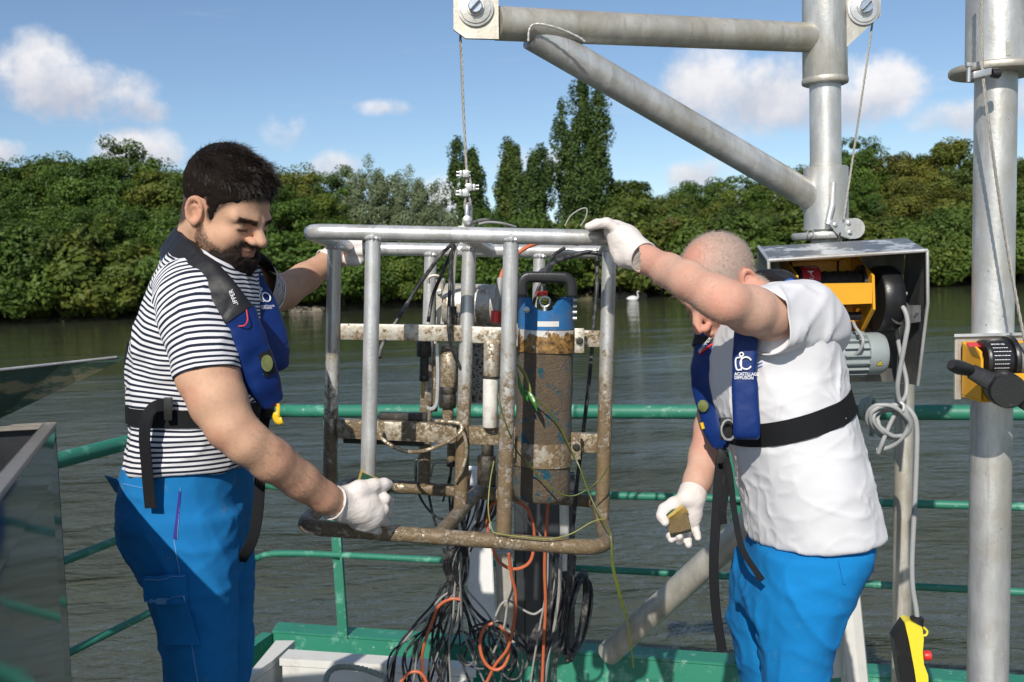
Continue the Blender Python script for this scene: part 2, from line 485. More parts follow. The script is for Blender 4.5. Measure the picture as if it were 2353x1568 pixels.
# ------------------------------------------------------------------ text as geometry
def text_part(name, txt, origin, right, up, height, mat, parent, depth=.0004, align='LEFT', xscale=1.0, bold=0.0):
    cu = bpy.data.curves.new(name, 'FONT'); cu.body = txt; cu.size = 1.0; cu.extrude = 0; cu.align_x = align; cu.offset = bold
    cu.resolution_u = 3; cu.space_line = .82
    to = bpy.data.objects.new(name, cu); COL.objects.link(to)
    dg = bpy.context.evaluated_depsgraph_get()
    me = bpy.data.meshes.new_from_object(to.evaluated_get(dg)); bpy.data.objects.remove(to); bpy.data.curves.remove(cu)
    right = Vector(right).normalized(); up = Vector(up); up = (up - right * up.dot(right)).normalized(); nn = right.cross(up)
    o_ = Vector(origin); h = height / .73
    for v in me.vertices:
        v.co = o_ + right * (v.co.x * h * xscale) + up * (v.co.y * h) + nn * depth
    me.materials.clear(); me.materials.append(mat); me.name = name
    return link(bpy.data.objects.new(name, me), parent)
# ------------------------------------------------------------------ water, banks, trees
def build_water():
    n = NT('river_water')
    p = n.pos()
    xy = n.map(p, (1.0, 2.1, 1.0), (0, 0, R_(7)))
    w1 = n.noise(.95, 4, .55, xy, .5); w2 = n.noise(4.2, 4, .6, xy, .7); w3 = n.noise(0.16, 3, .5, xy)
    w4 = n.noise(13, 3, .6, xy, .4)
    h = n.math('ADD', n.math('MULTIPLY', w1, 1.0), n.math('MULTIPLY', w2, .32))
    h = n.math('ADD', h, n.math('MULTIPLY', w4, .065))
    calm = n.lerp(n.step(w3, .42, .6), .5, 1.1)
    shelter = n.lerp(n.step(n.sep(p)[1], 6.0, 36.0), 1.0, .18)      # the water lies calmer under the far trees
    h = n.math('MULTIPLY', n.math('MULTIPLY', h, calm), shelter)
    c = n.mix(n.noise(.35, 3), (.050, .056, .032), (.082, .084, .054))
    n.set(col=c, rough=.035, ior=1.33, nrm=n.bump(h, 1.0, .115))
    mb = MB()
    mb.add([(-900, -60, 0), (900, -60, 0), (900, 700, 0), (-900, 700, 0)], [(0, 1, 2, 3)])
    o = mb.build('river', n.m, smooth=False); tag(o, 'calm brown green river with small ripples reflecting the wooded bank', 'river', kind='structure')

def shore_y(x):
    return 90 + 3.0 * math.sin(x * .045 + 1) + 1.5 * math.sin(x * .13)

def build_bank():
    # ground: low bank rising to a wooded slope, one sheet to the horizon
    xs = [i * 4.0 for i in range(-80, 81)]; prof = [(0, -.4), (.6, .15), (2.5, .7), (8, 1.6), (20, 4.0), (40, 6.0), (80, 7), (600, 8)]
    V = []; F = []
    rng = random.Random(3)
    for x in xs:
        for (d, z) in prof:
            V.append((x * (1 + d / 300), shore_y(x) + d + rng.uniform(-.3, .3) * (d < 10), z + rng.uniform(-.1, .15) * (d > .3)))
    m = len(prof)
    for i in range(len(xs) - 1):
        for j in range(m - 1):
            F.append((i * m + j, (i + 1) * m + j, (i + 1) * m + j + 1, i * m + j + 1))
    n = NT('bank_soil'); a = n.noise(.9, 6, .65)
    n.set(col=n.mix(n.step(a, .4, .62), (.035, .05, .014), (.11, .085, .05)), rough=.9, nrm=n.bump(n.noise(5, 5), .8, .15))
    o = MB().add(V, F).build('riverbank_ground', n.m); tag(o, 'low earthen river bank below the trees', 'bank', kind='structure')

def leaf_mat(name, c0, c1, c2):
    n = NT(name)
    oi = n.N.new('ShaderNodeObjectInfo')
    a = n.noise(.30, 3, .6); b = n.attr('lv')
    c = n.mix(b, c0, c1)
    c = n.mix(n.math('MULTIPLY', n.step(n.math('ADD', a, n.math('MULTIPLY', n.math('SUBTRACT', oi.outputs['Random'], .5), .30)), .56, .76), .55), c, c2)
    n.set(col=c, rough=.55, spec=.25)
    tr = n.N.new('ShaderNodeBsdfTranslucent'); n.put(tr.inputs[0], n.mix(.4, c, (.20, .26, .02)))
    mx = n.N.new('ShaderNodeMixShader'); mx.inputs[0].default_value = .22
    n.L.new(n.b.outputs[0], mx.inputs[1]); n.L.new(tr.outputs[0], mx.inputs[2])
    n.L.new(mx.outputs[0], n.N['Material Output'].inputs[0])
    return n.m

def crown_mesh(name, seed, shape, nclump, nleaf, size, clump_r, mat, zs=.72):
    """shape(rng) -> (point, outward); leaf cards gathered in clumps"""
    rg = np.random.RandomState(seed); rng = random.Random(seed)
    C = []; O = []
    for i in range(nclump):
        p, o = shape(rng); C.append(p); O.append(o)
    C = np.array(C); O = np.array(O)
    idx = rg.randint(0, nclump, nclump * nleaf); N = len(idx)
    cr = clump_r * rg.uniform(.6, 1.35, nclump)
    d = rg.normal(size=(N, 3)); d /= np.linalg.norm(d, axis=1)[:, None]
    rr = rg.uniform(0.25, 1, N) ** .5
    P = C[idx] + d * (rr * cr[idx])[:, None] * np.array([1, 1, zs])
    nrm = d * .7 + O[idx] * .5 + rg.normal(size=(N, 3)) * .55 + np.array([0, 0, .35])
    nrm /= np.linalg.norm(nrm, axis=1)[:, None]
    t = rg.normal(size=(N, 3)); t -= nrm * (t * nrm).sum(1)[:, None]; t /= np.linalg.norm(t, axis=1)[:, None]
    b = np.cross(nrm, t)
    s = (size * rg.uniform(.55, 1.3, N))[:, None]
    V = np.stack([P - t * s, P - b * s * .55, P + t * s, P + b * s * .55], 1).reshape(-1, 3)
    F = np.arange(4 * N).reshape(-1, 4)
    me = bpy.data.meshes.new(name); me.from_pydata(V.tolist(), [], F.tolist())
    lv = (rg.uniform(0, 1, nclump)[idx] * .65 + rg.uniform(0, .35, N)).astype(np.float32)
    a = me.attributes.new('lv', 'FLOAT', 'POINT'); a.data.foreach_set('value', np.repeat(lv, 4))
    me.materials.append(mat)
    return me

def trunk_mesh(name, h, r, seed, spread):
    rng = random.Random(seed); mb = MB()
    p = [Vector((0, 0, -.5))]
    for i in range(1, 6): p.append(Vector((rng.uniform(-.03, .03) * h, rng.uniform(-.03, .03) * h, h * .8 * i / 5)))
    mb.tube(p, [r * (1 - .15 * i) for i in range(6)], 8)
    for k in range(7):
        z = h * rng.uniform(.2, .6); a = rng.uniform(0, 6.3); l = spread * rng.uniform(.6, 1.0)
        q0 = Vector((0, 0, z)); q1 = q0 + Vector((math.cos(a) * l * .5, math.sin(a) * l * .5, l * .4)); q2 = q1 + Vector((math.cos(a) * l * .45, math.sin(a) * l * .45, l * .5))
        mb.tube([q0, q1, q2], [r * .45, r * .28, r * .1], 6)
    o = mb.build(name, MT('bark')); me = o.data; bpy.data.objects.remove(o); return me

def build_trees():
    m_plain('bark', (.10, .08, .06), .9, 0, .4, 6, .5)
    G = leaf_mat('leaf_green', (.028, .062, .012), (.105, .175, .026), (.165, .19, .026))
    GB = leaf_mat('leaf_olive', (.036, .062, .012), (.125, .165, .026), (.19, .18, .03))
    GY = leaf_mat('leaf_yellowing', (.052, .062, .012), (.15, .16, .024), (.21, .185, .033))
    GM = leaf_mat('leaf_mid_green', (.030, .060, .012), (.110, .165, .026), (.150, .170, .026))
    GP = leaf_mat('leaf_poplar', (.030, .060, .018), (.095, .150, .034), (.125, .155, .034))
    GW = leaf_mat('leaf_silver', (.10, .13, .065), (.23, .275, .15), (.19, .23, .11))
    GR = leaf_mat('leaf_dry', (.085, .060, .030), (.17, .125, .065), (.14, .10, .04))
    def ell(rx, rz, zc, low=-.9):
        def f(rng):
            while True:
                v = Vector((rng.gauss(0, 1), rng.gauss(0, 1), rng.gauss(0, 1))).normalized()
                if v.z > low: break
            k = rng.uniform(.55, 1.0)
            bulge = 1 + .30 * mnoise.noise(v * 2.1 + Vector((rx, zc, 0)))
            return ((v.x * rx * k * bulge, v.y * rx * k * bulge, zc + v.z * rz * k * bulge), tuple(v))
        return f
    def pop(r, h, leaders):
        def f(rng):
            ox, oy, hf, rf = rng.choice(leaders)
            t = rng.uniform(.03, 1.0); z = h * hf * t
            w = r * rf * min(1, (t + .05) / .2) ** .5 * min(1, (1.02 - t) / .38) ** .75 * (1 + .14 * math.sin(z * 1.6 + ox * 5))
            k0 = min(1.0, .25 + t * 1.2); a = rng.uniform(0, 6.283); k = rng.uniform(.4, 1)
            return ((ox * r * k0 + math.cos(a) * w * k, oy * r * k0 + math.sin(a) * w * k, z), (math.cos(a) * .8, math.sin(a) * .8, .6))
        return f
    P4 = [(0, 0, 1.0, .62), (.50, .2, .86, .52), (-.48, -.1, .90, .50), (.15, -.5, .93, .50), (-.30, .45, .80, .50), (.62, -.3, .68, .42), (-.62, .2, .66, .42)]
    P2 = [(-.42, 0, 1.0, .58), (.42, .1, .95, .58), (0, -.3, .82, .62)]
    protos = {}
    # unit trees of natural size; copies are scaled a little
    for k in range(3): protos['broad%d' % k] = (crown_mesh('crown', 10 + k, ell(4.6, 5.6, 6.9), 120, 230, .165, 1.15, G), trunk_mesh('trunk', 12, .28, k, 3.5), 12.6)
    for k in range(2): protos['olive%d' % k] = (crown_mesh('crown', 20 + k, ell(4.4, 5.0, 6.2), 110, 230, .165, 1.1, GB), trunk_mesh('trunk', 11, .26, 5 + k, 3.3), 11.4)
    for k in range(2): protos['gold%d' % k] = (crown_mesh('crown', 30 + k, ell(4.2, 5.2, 6.4), 110, 230, .165, 1.1, GY), trunk_mesh('trunk', 11, .26, 8 + k, 3.2), 11.8)
    protos['bush0'] = (crown_mesh('crown', 40, ell(2.9, 2.6, 2.3, -.6), 62, 260, .135, .95, G), trunk_mesh('trunk', 3.5, .12, 11, 1.8), 5.0)
    protos['bush1'] = (crown_mesh('crown', 41, ell(3.1, 2.3, 2.0, -.6), 62, 260, .135, .95, GM), trunk_mesh('trunk', 3.2, .12, 12, 1.8), 4.4)
    protos['bush2'] = (crown_mesh('crown', 42, ell(2.4, 1.9, 1.6, -.6), 55, 180, .14, .66, GB), trunk_mesh('trunk', 2.6, .1, 13, 1.4), 3.6)
    protos['poplar0'] = (crown_mesh('crown', 50, pop(4.1, 22, P4), 460, 130, .17, .72, GP, 1.9), trunk_mesh('trunk', 20, .4, 14, 1.6), 22.4)
    protos['poplar1'] = (crown_mesh('crown', 51, pop(2.4, 15, P2), 270, 130, .16, .55, GP, 1.9), trunk_mesh('trunk', 14, .28, 15, 1.0), 15.4)
    protos['willow'] = (crown_mesh('crown', 60, ell(4.2, 6.0, 7.4), 135, 200, .15, .90, GW, 1.3), trunk_mesh('trunk', 12, .28, 16, 3.2), 13.7)
    protos['dry'] = (crown_mesh('crown', 70, ell(2.2, 3.4, 3.6), 45, 55, .18, .7, GR), trunk_mesh('trunk', 7, .16, 17, 2.4), 7.2)
    rng = random.Random(77)
    NAME = dict(broad='broadleaf_tree', olive='olive_green_tree', gold='yellowing_tree', bush='bank_shrub', poplar='poplar_tree', willow='willow_tree', dry='bare_shrub')
    def tree(kind, u, Y, vtop, label, group, wide=1.0, zbase=None):
        crown, trunk, H = protos[kind]
        b = at(u, 660, Y); z0 = zbase if zbase is not None else max(.1, min(6, (Y - shore_y(b.x)) * .2))
        top = at(u, vtop, Y).z
        b = at(u, (vtop + 690) / 2, Y)
        s = (top - z0) / H
        base = ''.join(c for c in kind if not c.isdigit())
        if group:
            hh = top - z0; size = 'tall' if hh > 14.5 else 'middling' if hh > 10 else 'low' if hh > 5 else 'very low'
            side = ''
            for (uu, tx) in ((1338, 'at the foot of the tallest poplar'), (1210, 'among the slim poplars'), (1075, 'beside the lone slim poplar'), (900, 'beside the silver willows'), (1560, 'beside the bare brown shrubs')):
                if abs(u - uu) < 75: side = ', ' + tx; break
            label = size + ' ' + label.replace('short ', '') + (side or ' of the far bank wood')
            group = group + ', ' + size + side
        e = thing(NAME[base], (b.x, Y, z0), label, 'shrub' if base in ('bush', 'dry') else 'tree', group)
        e.scale = (s * wide, s * wide, s); e.rotation_euler = (0, 0, rng.uniform(0, 6.28))
        for nm, me in (('crown', crown), ('trunk', trunk)):
            o = bpy.data.objects.new(nm, me); COL.objects.link(o); o.parent = e
        return e
    # --- back row: the skyline
    sk = [(-430, 350, 'broad1', 1.1), (-340, 340, 'broad2', 1.1), (-240, 355, 'broad0', 1.1), (2570, 345, 'gold1', 1.1), (2670, 350, 'broad0', 1.1), (2770, 340, 'olive0', 1.1), (-130, 350, 'broad0', 1), (-10, 352, 'broad1', 1.0), (80, 345, 'olive0', 1), (150, 362, 'broad2', 1), (225, 345, 'broad1', 1), (300, 322, 'broad0', .95), (385, 385, 'olive1', 1.1),
          (455, 400, 'broad2', 1.1), (540, 400, 'broad0', 1.1), (640, 372, 'olive0', 1), (700, 400, 'broad1', 1.1), (765, 385, 'broad2', 1.0),
          (1440, 410, 'olive1', 1.1), (1520, 440, 'olive0', 1.2), (1585, 415, 'broad2', 1.1), (1690, 395, 'broad1', 1.25), (1790, 380, 'olive1', 1.1), (1860, 372, 'olive0', 1.0),
          (1960, 318, 'broad0', 1.0), (2040, 345, 'gold0', 1.1), (2110, 352, 'gold1', 1.1), (2185, 315, 'olive1', 1.05), (2290, 350, 'olive0', 1.0), (2370, 350, 'gold0', 1), (2470, 340, 'broad1', 1.1)]
    for i, (u, v, k, w) in enumerate(sk):
        lab = {'b': 'dark green tree on the skyline', 'o': 'olive green tree on the skyline', 'g': 'yellowing tree on the skyline'}[k[0]]
        tree(k, u, rng.uniform(107, 118), v, lab, 'skyline trees, ' + NAME[k[:-1]].replace('_', ' '), w)
    # --- middle row
    for i in range(30):
        u = -450 + i * 110 + rng.uniform(-25, 25)
        if u < 780: k = rng.choice(['broad0', 'broad1', 'broad2', 'broad0']); v = rng.uniform(420, 480)
        elif u < 1420: k = rng.choice(['broad1', 'olive0', 'broad2']); v = rng.uniform(505, 545)
        elif u < 1900: k = rng.choice(['olive1', 'broad0', 'gold0', 'olive0']); v = rng.uniform(450, 500)
        else: k = rng.choice(['gold0', 'gold1', 'olive0', 'broad2']); v = rng.uniform(400, 455)
        lab = {'b': 'dark green tree on the middle slope', 'o': 'olive green tree on the middle slope', 'g': 'yellowing tree on the middle slope'}[k[0]]
        tree(k, u, rng.uniform(99, 104), v, lab, 'middle trees, ' + NAME[k[:-1]].replace('_', ' '), 1.15)
    # --- landmarks
    tree('poplar0', 1338, 108, 160, 'tallest slender poplar, rising far above the wood on the far bank', None, 1.0)
    tree('poplar1', 1075, 106, 325, 'slim poplar standing alone right behind the hoist wire', None, 1.12)
    tree('poplar1', 1180, 106, 322, 'slim twin-topped poplar in the gap between the lone poplar and the tallest one', None, 1.15)
    tree('poplar1', 1240, 105, 338, 'slim poplar leaning on the flank of the tallest poplar', None, 1.15)
    tree('willow', 862, 108, 362, 'pale silver-green willow, the taller of two beside the poplars', None, 1.0)
    tree('willow', 955, 107, 385, 'pale silver-green willow, the broader one next to the poplars', None, 1.0)
    tree('willow', 1012, 104, 455, 'small pale silver-green willow at the foot of the poplars', None, 1.0)
    tree('broad1', 1120, 104, 470, 'round green tree between the feet of the poplars', None, 1.0)
    tree('dry', 1530, 97, 500, 'bare brown shrub with thin twigs among green bushes', None, 1.0)
    tree('dry', 1590, 96, 520, 'bare brown shrub low on the bank beside the green bushes', None, 1.0)
    # --- shrubs along the water
    u = -440
    i = 0
    while u < 2800:
        k = rng.choice(['bush0', 'bush1', 'bush0', 'bush2', 'bush1'] if u > 800 else ['bush0', 'bush0', 'bush0', 'bush1', 'bush0', 'bush2'])
        Y = None
        x = at(u, 690, 92).x
        Y = shore_y(x) + rng.uniform(.8, 2.6)
        hor = 640 - .04 * (u - 1176)
        v = hor + rng.uniform(-150, -15) - (20 if u < 800 else 0)
        lab = {'bush0': 'dark green shrub overhanging the far water', 'bush1': 'olive green shrub overhanging the far water', 'bush2': 'yellow-green shrub overhanging the far water'}[k]
        tree(k, u, Y, v, lab, 'shrubs at the waterline, ' + {'bush0': 'dark', 'bush1': 'olive', 'bush2': 'yellow'}[k], rng.uniform(1.0, 1.35), .0)
        u += rng.uniform(52, 96); i += 1
    # second shrub row to close the bank
    for i in range(30):
        u = -440 + i * 112 + rng.uniform(-20, 20); x = at(u, 690, 95).x
        k = rng.choice(['bush0', 'bush1', 'broad2', 'olive1'] if u > 800 else ['bush0', 'broad1', 'broad2'])
        hor = 640 - .04 * (u - 1176)
        lab = {'bush0': 'dark green bush behind the waterline shrubs', 'bush1': 'olive green bush behind the waterline shrubs', 'broad1': 'short dark green tree behind the waterline shrubs', 'broad2': 'short dark green tree behind the waterline shrubs', 'olive1': 'short olive green tree behind the waterline shrubs'}[k]
        tree(k, u, shore_y(x) + rng.uniform(4, 6.5), hor - rng.uniform(80, 140), lab, 'slope greenery, ' + NAME[k[:-1]].replace('_', ' '), 1.2, .8)
    # rocks at the waterline
    for i, u in enumerate([700, 735, 1445, 1480, 1790, 1420]):
        x = at(u, 690, 91).x; rg = random.Random(i); mb = MB(); mb.ball((0, 0, 0), 1, 10, 7, (rg.uniform(.7, 1.3), .6, .45))
        mb.v = [tuple(Vector(q) * (1 + .3 * mnoise.noise(Vector(q) * 1.7 + Vector((i, 0, 0))))) for q in mb.v]
        o = mb.build('shore_rock', MT('stone'), angle=25); o.location = (x, shore_y(x) + .1, .15); tag(o, 'brown boulder at the waterline of the far bank', 'rock', 'rocks at the waterline')
    # swan
    c = at(1455, 689, 84); c.z = 0
    e = thing('swan', c, 'white swan swimming on the river near the far bank', 'swan')
    mb = MB(); pr = [(-.62, .02), (-.5, .12), (-.25, .24), (0, .27), (.2, .22), (.34, .08)]
    mb.lathe(c + Vector((.05, 0, .16)), Vector((1, 0, -.08)), pr, 14)
    mb.tube([c + Vector(q) for q in ((.25, 0, .18), (.42, 0, .3), (.40, 0, .52), (.36, 0, .7), (.43, 0, .8), (.52, 0, .77))], [.09, .07, .05, .045, .06, .035], 10)
    mb.build('body', MT('swan_white'), e)
    MB().tube([c + Vector((.50, 0, .77)), c + Vector((.62, 0, .72))], [.03, .01], 8).build('beak', MT('beak'), e)
build_water(); build_bank(); build_trees()
# ------------------------------------------------------------------ the boat, its guard rail, cranes, winches
def conv(ox, oy, k): return lambda x, y, Y: at(ox + x * k, oy + y * k, Y)
Q1 = conv(1665.9, 517.0, .32966)     # winch
Q2 = conv(1665.9, 919.1, .4139)      # pendant corner
Q3 = conv(976.6, 0.0, .585)          # jib
Q4 = conv(517.0, 1091.4, .4639)      # deck edge
QC = conv(660.6, 459.6, .5497)       # cage
QX = conv(0.0, 746.8, .524)          # bin

def railY(u):      # depth of the deck edge, a straight line in plan
    t = (u - 626) / (2071 - 626)
    return 1 / (1 / 3.95 * (1 - t) + 1 / 3.26 * t)
def rp(u, v, dy=0): return at(u, v, railY(u) + dy)

def build_boat():
    e = thing('work_boat', rp(1300, 1568), 'green painted steel deck edge of the work boat', 'boat')
    m = MT('green_coaming')
    # bulwark along the far edge and along the port side
    far = [(626, 1455), (1000, 1481.5), (1400, 1511), (2071, 1562), (2700, 1612)]
    near = [(626, 1455), (563, 1500), (430, 1592), (250, 1716)]
    mb = MB()
    def wall(pts, Yf, inn):
        P = [at(u, v, Yf(u, v)) for (u, v) in pts]
        for a, b in zip(P[:-1], P[1:]):
            mb.prism([a, b, b - BZ * .30, a - BZ * .30], inn * .055)
    wall(far, lambda u, v: railY(u), Vector((0.06, 1, 0)).normalized())
    mb.build('bulwark', m, e, smooth=False)
    mb = MB()
    hor = lambda u: 640 - .04 * (u - 1176)
    H = 1.366
    Yl = lambda u, v: H * PF / (v - hor(u))
    P = [at(u, v, Yl(u, v)) for (u, v) in near]
    for a, b in zip(P[:-1], P[1:]): mb.prism([a, b, b - BZ * .30, a - BZ * .30], Vector((-.045, .012, 0)))
    mb.build('bulwark', m, e, smooth=False)
    # flange on the bulwark
    mb = MB()
    P = [at(u, v, railY(u)) for (u, v) in far]
    for a, b in zip(P[:-1], P[1:]): mb.prism([a + BZ * .012 - BY * .004, b + BZ * .012 - BY * .004, b + BZ * .003 - BY * .004, a + BZ * .003 - BY * .004], Vector((0, .10, 0)))
    mb.build('flange', m, e, smooth=False)
    # deck
    mb = MB(); a = rp(626, 1455) - BZ * .22; b = rp(2700, 1612) - BZ * .22
    mb.add([a + BX * -.02, b, b + BX * .5 - BY * 5, Vector((a.x - 1.0, -2.2, a.z)) + BZ * .02, ], [(0, 1, 2, 3)])
    n = NT('deck_paint'); nz = n.noise(9, 7, .7)
    n.set(col=n.mix(n.step(nz, .45, .6), (.05, .055, .055), (.16, .15, .13)), rough=.7, nrm=n.bump(n.noise(60, 4), .4, .004))
    mb.build('deck', n.m, e, smooth=False)
    # hull under the deck edge
    mb = MB(); a = rp(560, 1450, .06); b = rp(2700, 1612, .06)
    mb.add([a - BZ * .05, b - BZ * .05, Vector((b.x, b.y, -.5)), Vector((a.x, a.y, -.5))], [(0, 1, 2, 3)])
    mb.build('hull_side', MT('green'), e, smooth=False)

def build_rail():
    e = thing('guard_rail', rp(790, 1462), 'green chipped pipe guard rail with three bars along the deck edge', 'railing')
    g = MT('green')
    H0 = .494
    hor = lambda u: 640 - .04 * (u - 1176)
    def left(u, v, h): return at(u, v, h * PF / (v - hor(u)))
    def bar(name, left_pts, h, right_pts, r):
        P = [left(u, v, h) for (u, v) in left_pts] + [rp(u, v) for (u, v) in right_pts]
        P = [Vector(q) for q in smooth_path(P, 8)]
        MB().tube(P, r, 16).build(name, g, e)
    bar('top_rail', [(-260, 1165), (0, 1093), (135, 1058), (290, 1018), (480, 970)], H0, [(640, 946), (700, 945), (900, 945), (1300, 946), (1700, 947), (2100, 948), (2353, 948.5), (2800, 950)], .0255)
    bar('mid_rail', [(-260, 1445), (0, 1343), (152, 1287), (293, 1232), (460, 1166)], .80, [(600, 1119), (660, 1121), (900, 1127), (1300, 1136), (1700, 1147), (2100, 1158), (2353, 1165), (2800, 1178)], .0135)
    bar('low_rail', [(-260, 1692), (0, 1576), (167, 1496), (367, 1397), (500, 1330)], 1.08, [(582, 1287), (614, 1275), (660, 1272), (763, 1275), (1000, 1287), (1306, 1305), (1608, 1321), (2000, 1343), (2353, 1361), (2800, 1386)], .0125)
    for (a, b) in (((752, 950), (787, 1462)), ((1688, 950), (1704, 1533)), ((2480, 950), (2500, 1592))):
        mb = MB(); p, q = rp(*a), rp(*b); d = (q - p)
        p = p + BY * .012; q = q + BY * .012
        mb.prism([p - BX * .020, p + BX * .022, q + BX * .022, q - BX * .020], BY * .008)
        mb.prism([p + BX * .014, p + BX * .022, q + BX * .022, q + BX * .014], BY * -.030)
        mb.build('post', g, e, smooth=False)
    for uv in ((100, 1067),):
        p = left(*uv, H0); mb = MB(); mb.cyl(p, p - BZ * .9, .02, seg=12); mb.build('post', g, e)

def tube_thing(name, pts, r, mat, label, cat, group=None, n=8, seg=10, **k):
    P = [Vector(q) for q in smooth_path(pts, n)] if len(pts) > 2 else [Vector(q) for q in pts]
    o = MB().tube(P, r, seg, **k).build(name, MT(mat))
    return tag(o, label, cat, group)

def weld(mb, c, axis, r, wr=.006, seed=0, n=40, ax2=None):
    """lumpy ring of weld metal"""
    axis = Vector(axis).normalized(); x, y = frame_from(axis); rg = random.Random(seed)
    P = []; R = []
    for k in range(n):
        a = 2 * math.pi * k / n
        P.append(Vector(c) + x * (math.cos(a) * r) + y * (math.sin(a) * r)); R.append(wr * (1 + .35 * math.sin(k * 2.9) + rg.uniform(-.15, .15)))
    mb.tube(P, R, 8, closed=True)

def build_jib():
    Yp = 2.80; Yh = 2.40
    e = thing('jib_crane', at(1906, 1545, Yp), 'welded aluminium jib crane with slanted brace over the steel cage', 'crane')
    A = MT('alu'); AB = MT('alu_bright')
    r = .0425
    c0, c1 = at(1894, -60, Yp), at(1906, 1545, Yp + .0)
    MB().tube([c0, c1], r, 32).build('mast', A, e)
    ax = (c1 - c0).normalized()
    def on(v): # point of the mast axis at image height v
        t = (v + 60) / (1545 + 60); return c0.lerp(c1, t)
    mb = MB(); mb.lathe(on(-20), ax, [(0, .060), ((on(180) - on(-20)).length, .0605), ((on(186) - on(-20)).length, .056)], 36)
    mb.build('upper_sleeve', A, e)
    mb = MB(); mb.lathe(on(172), ax, [(0, .0618), (.005, .063), (.011, .063), (.015, .0612)], 36); mb.build('sleeve_ring', MT('alu_stain'), e)
    mb = MB(); L = (on(512) - on(370)).length; mb.lathe(on(370), ax, [(0, .056), (.003, .0605), (L, .0605)], 36); mb.build('lower_sleeve', A, e)
    # flange under the lower sleeve
    mb = MB(); f0 = on(519) - BX * .012
    mb.lathe(f0, ax, [(0, .080), (.004, .082), (.014, .082), (.018, .080)], 36); mb.build('flange', A, e)
    # locking pin
    MB().tube([at(1915, 420, Yp - .07), at(1912, 470, Yp - .072), at(1901, 516, Yp - .078)], [.0085, .009, .0075], 12).build('locking_pin', AB, e)
    mb = MB(); mb.tube([Vector(at(1862, 536, Yp - .07)) + Vector((math.cos(a) * .009, 0, math.sin(a) * .009)) for a in np.linspace(0, 6.283, 14)[:-1]], .0015, 6, closed=True); mb.build('ring', MT('galv'), e)
    # arm and brace
    a0, a1 = at(1140, 54, Yh), at(1886, 88, Yp)
    MB().tube([a0, a1], .0395, 32).build('arm', MT('alu_stain'), e)
    b0, b1 = at(1222, 78, Yh + .05), at(1874, 458, Yp)
    MB().tube([b0, b1], .0385, 32).build('brace', A, e)
    mb = MB(); d = (a1 - a0).normalized(); weld(mb, at(1872, 87, Yp - .008), d, .0405, .0055, 1); mb.build('weld_bead', AB, e)
    mb = MB(); d = (b1 - b0).normalized(); weld(mb, at(1868, 454, Yp - .005), d, .0400, .0055, 2); mb.build('weld_bead', AB, e)
    mb = MB()
    P = [at(u, v, Yh + .03 - .041) for (u, v) in ((1214, 96), (1216, 70), (1226, 57), (1250, 57), (1290, 68), (1330, 86), (1345, 97))]
    P = [Vector(q) for q in smooth_path(P, 6)]
    mb.tube(P, [.0026 + .0008 * math.sin(i * 2.2) for i in range(len(P))], 8); mb.build('weld_bead', A, e)
    # sheave heads
    def head(cu, cv, rad, Y, poly, name_wheel):
        th = .012
        for dy in (-.034, .022):
            mb = MB(); P = [at(u, v, Y + dy) for (u, v) in poly]; mb.prism(P, Vector((0, th, 0))); mb.build('cheek_plate', MT('alu_stain'), e, smooth=False)
        c = at(cu, cv, Y)
        if name_wheel:
            c = at(cu, cv, Y - .034)
            mb = MB(); mb.lathe(c + BY * .0, -BY, [(0, rad), (.006, rad), (.007, rad * .86), (.010, rad * .84), (.012, rad * .5), (.016, rad * .48)], 40); mb.build('sheave', AB, e)
            mb = MB(); mb.lathe(c - BY * .014, -BY, [(0, rad * .40), (.010, rad * .40), (.013, rad * .34), (.013, rad * .1)], 24); mb.build('axle_bolt', MT('steel_bright'), e)
            mb = MB(); mb.box(c - BY * .0295, Vector((.5, 0, .5)).normalized() * rad * .36, BY * .003, Vector((-.5, 0, .5)).normalized() * .0018); mb.build('slot', MT('panel_dark'), e)
    head(1093, 20, px(40, Yh), Yh, [(1042, -40), (1145, -40), (1146, 90), (1070, 88), (1042, 68)], True)
    head(1984, 20, px(37, Yp), Yp, [(1944, -40), (2024, -40), (2024, 36), (1946, 108)], True)
    # snatch block at the foot of the lower sleeve
    mb = MB(); Yb = Yp - .09
    P = [at(u, v, Yb) for (u, v) in ((1906, 515), (1912, 504), (1960, 502), (1978, 520), (1974, 540), (1955, 550), (1925, 540))]
    mb.prism(P, Vector((0, .006, 0))); mb.build('block_plate', MT('galv'), e, smooth=False)
    mb = MB(); mb.lathe(at(1958, 526, Yb + .02), -BY, [(0, .028), (.008, .028), (.008, .02), (.014, .019), (.014, .027), (.02, .028)], 28); mb.build('block_wheel', MT('alu_bright'), e)
    for (u, v) in ((1919, 517), (1950, 513), (1953, 535)):
        mb = MB(); mb.lathe(at(u, v, Yb), -BY, [(0, .006), (.004, .006), (.005, .004)], 10); mb.build('rivet', MT('steel_bright'), e)
    # support brace under the deck-side of the mast
    MB().tube([at(1398, 1502, 3.45), at(1900, 1040, 2.86)], .0425, 32).build('stay_tube', MT('alu_stain'), e)

def wire(mb, pts, r, seg=8, n=10, twist=.0):
    P = [Vector(q) for q in smooth_path(pts, n)] if len(pts) > 2 else [Vector(q) for q in pts]
    # a real lay: three strands twisted round the path
    out = []
    L = 0; Q = []
    for i in range(len(P) - 1):
        m = max(1, int((P[i + 1] - P[i]).length / .004))
        for k in range(m): Q.append(P[i].lerp(P[i + 1], k / m))
    Q.append(P[-1])
    for s in range(3):
        pp = []
        for i, q in enumerate(Q):
            t = (Q[min(i + 1, len(Q) - 1)] - Q[max(i - 1, 0)]).normalized(); x, y = frame_from(t, Vector((.2, -1, .1)))
            a = i * .55 + s * 2.094
            pp.append(q + x * (math.cos(a) * r * .5) + y * (math.sin(a) * r * .5))
        mb.tube(pp, r * .56, 5)

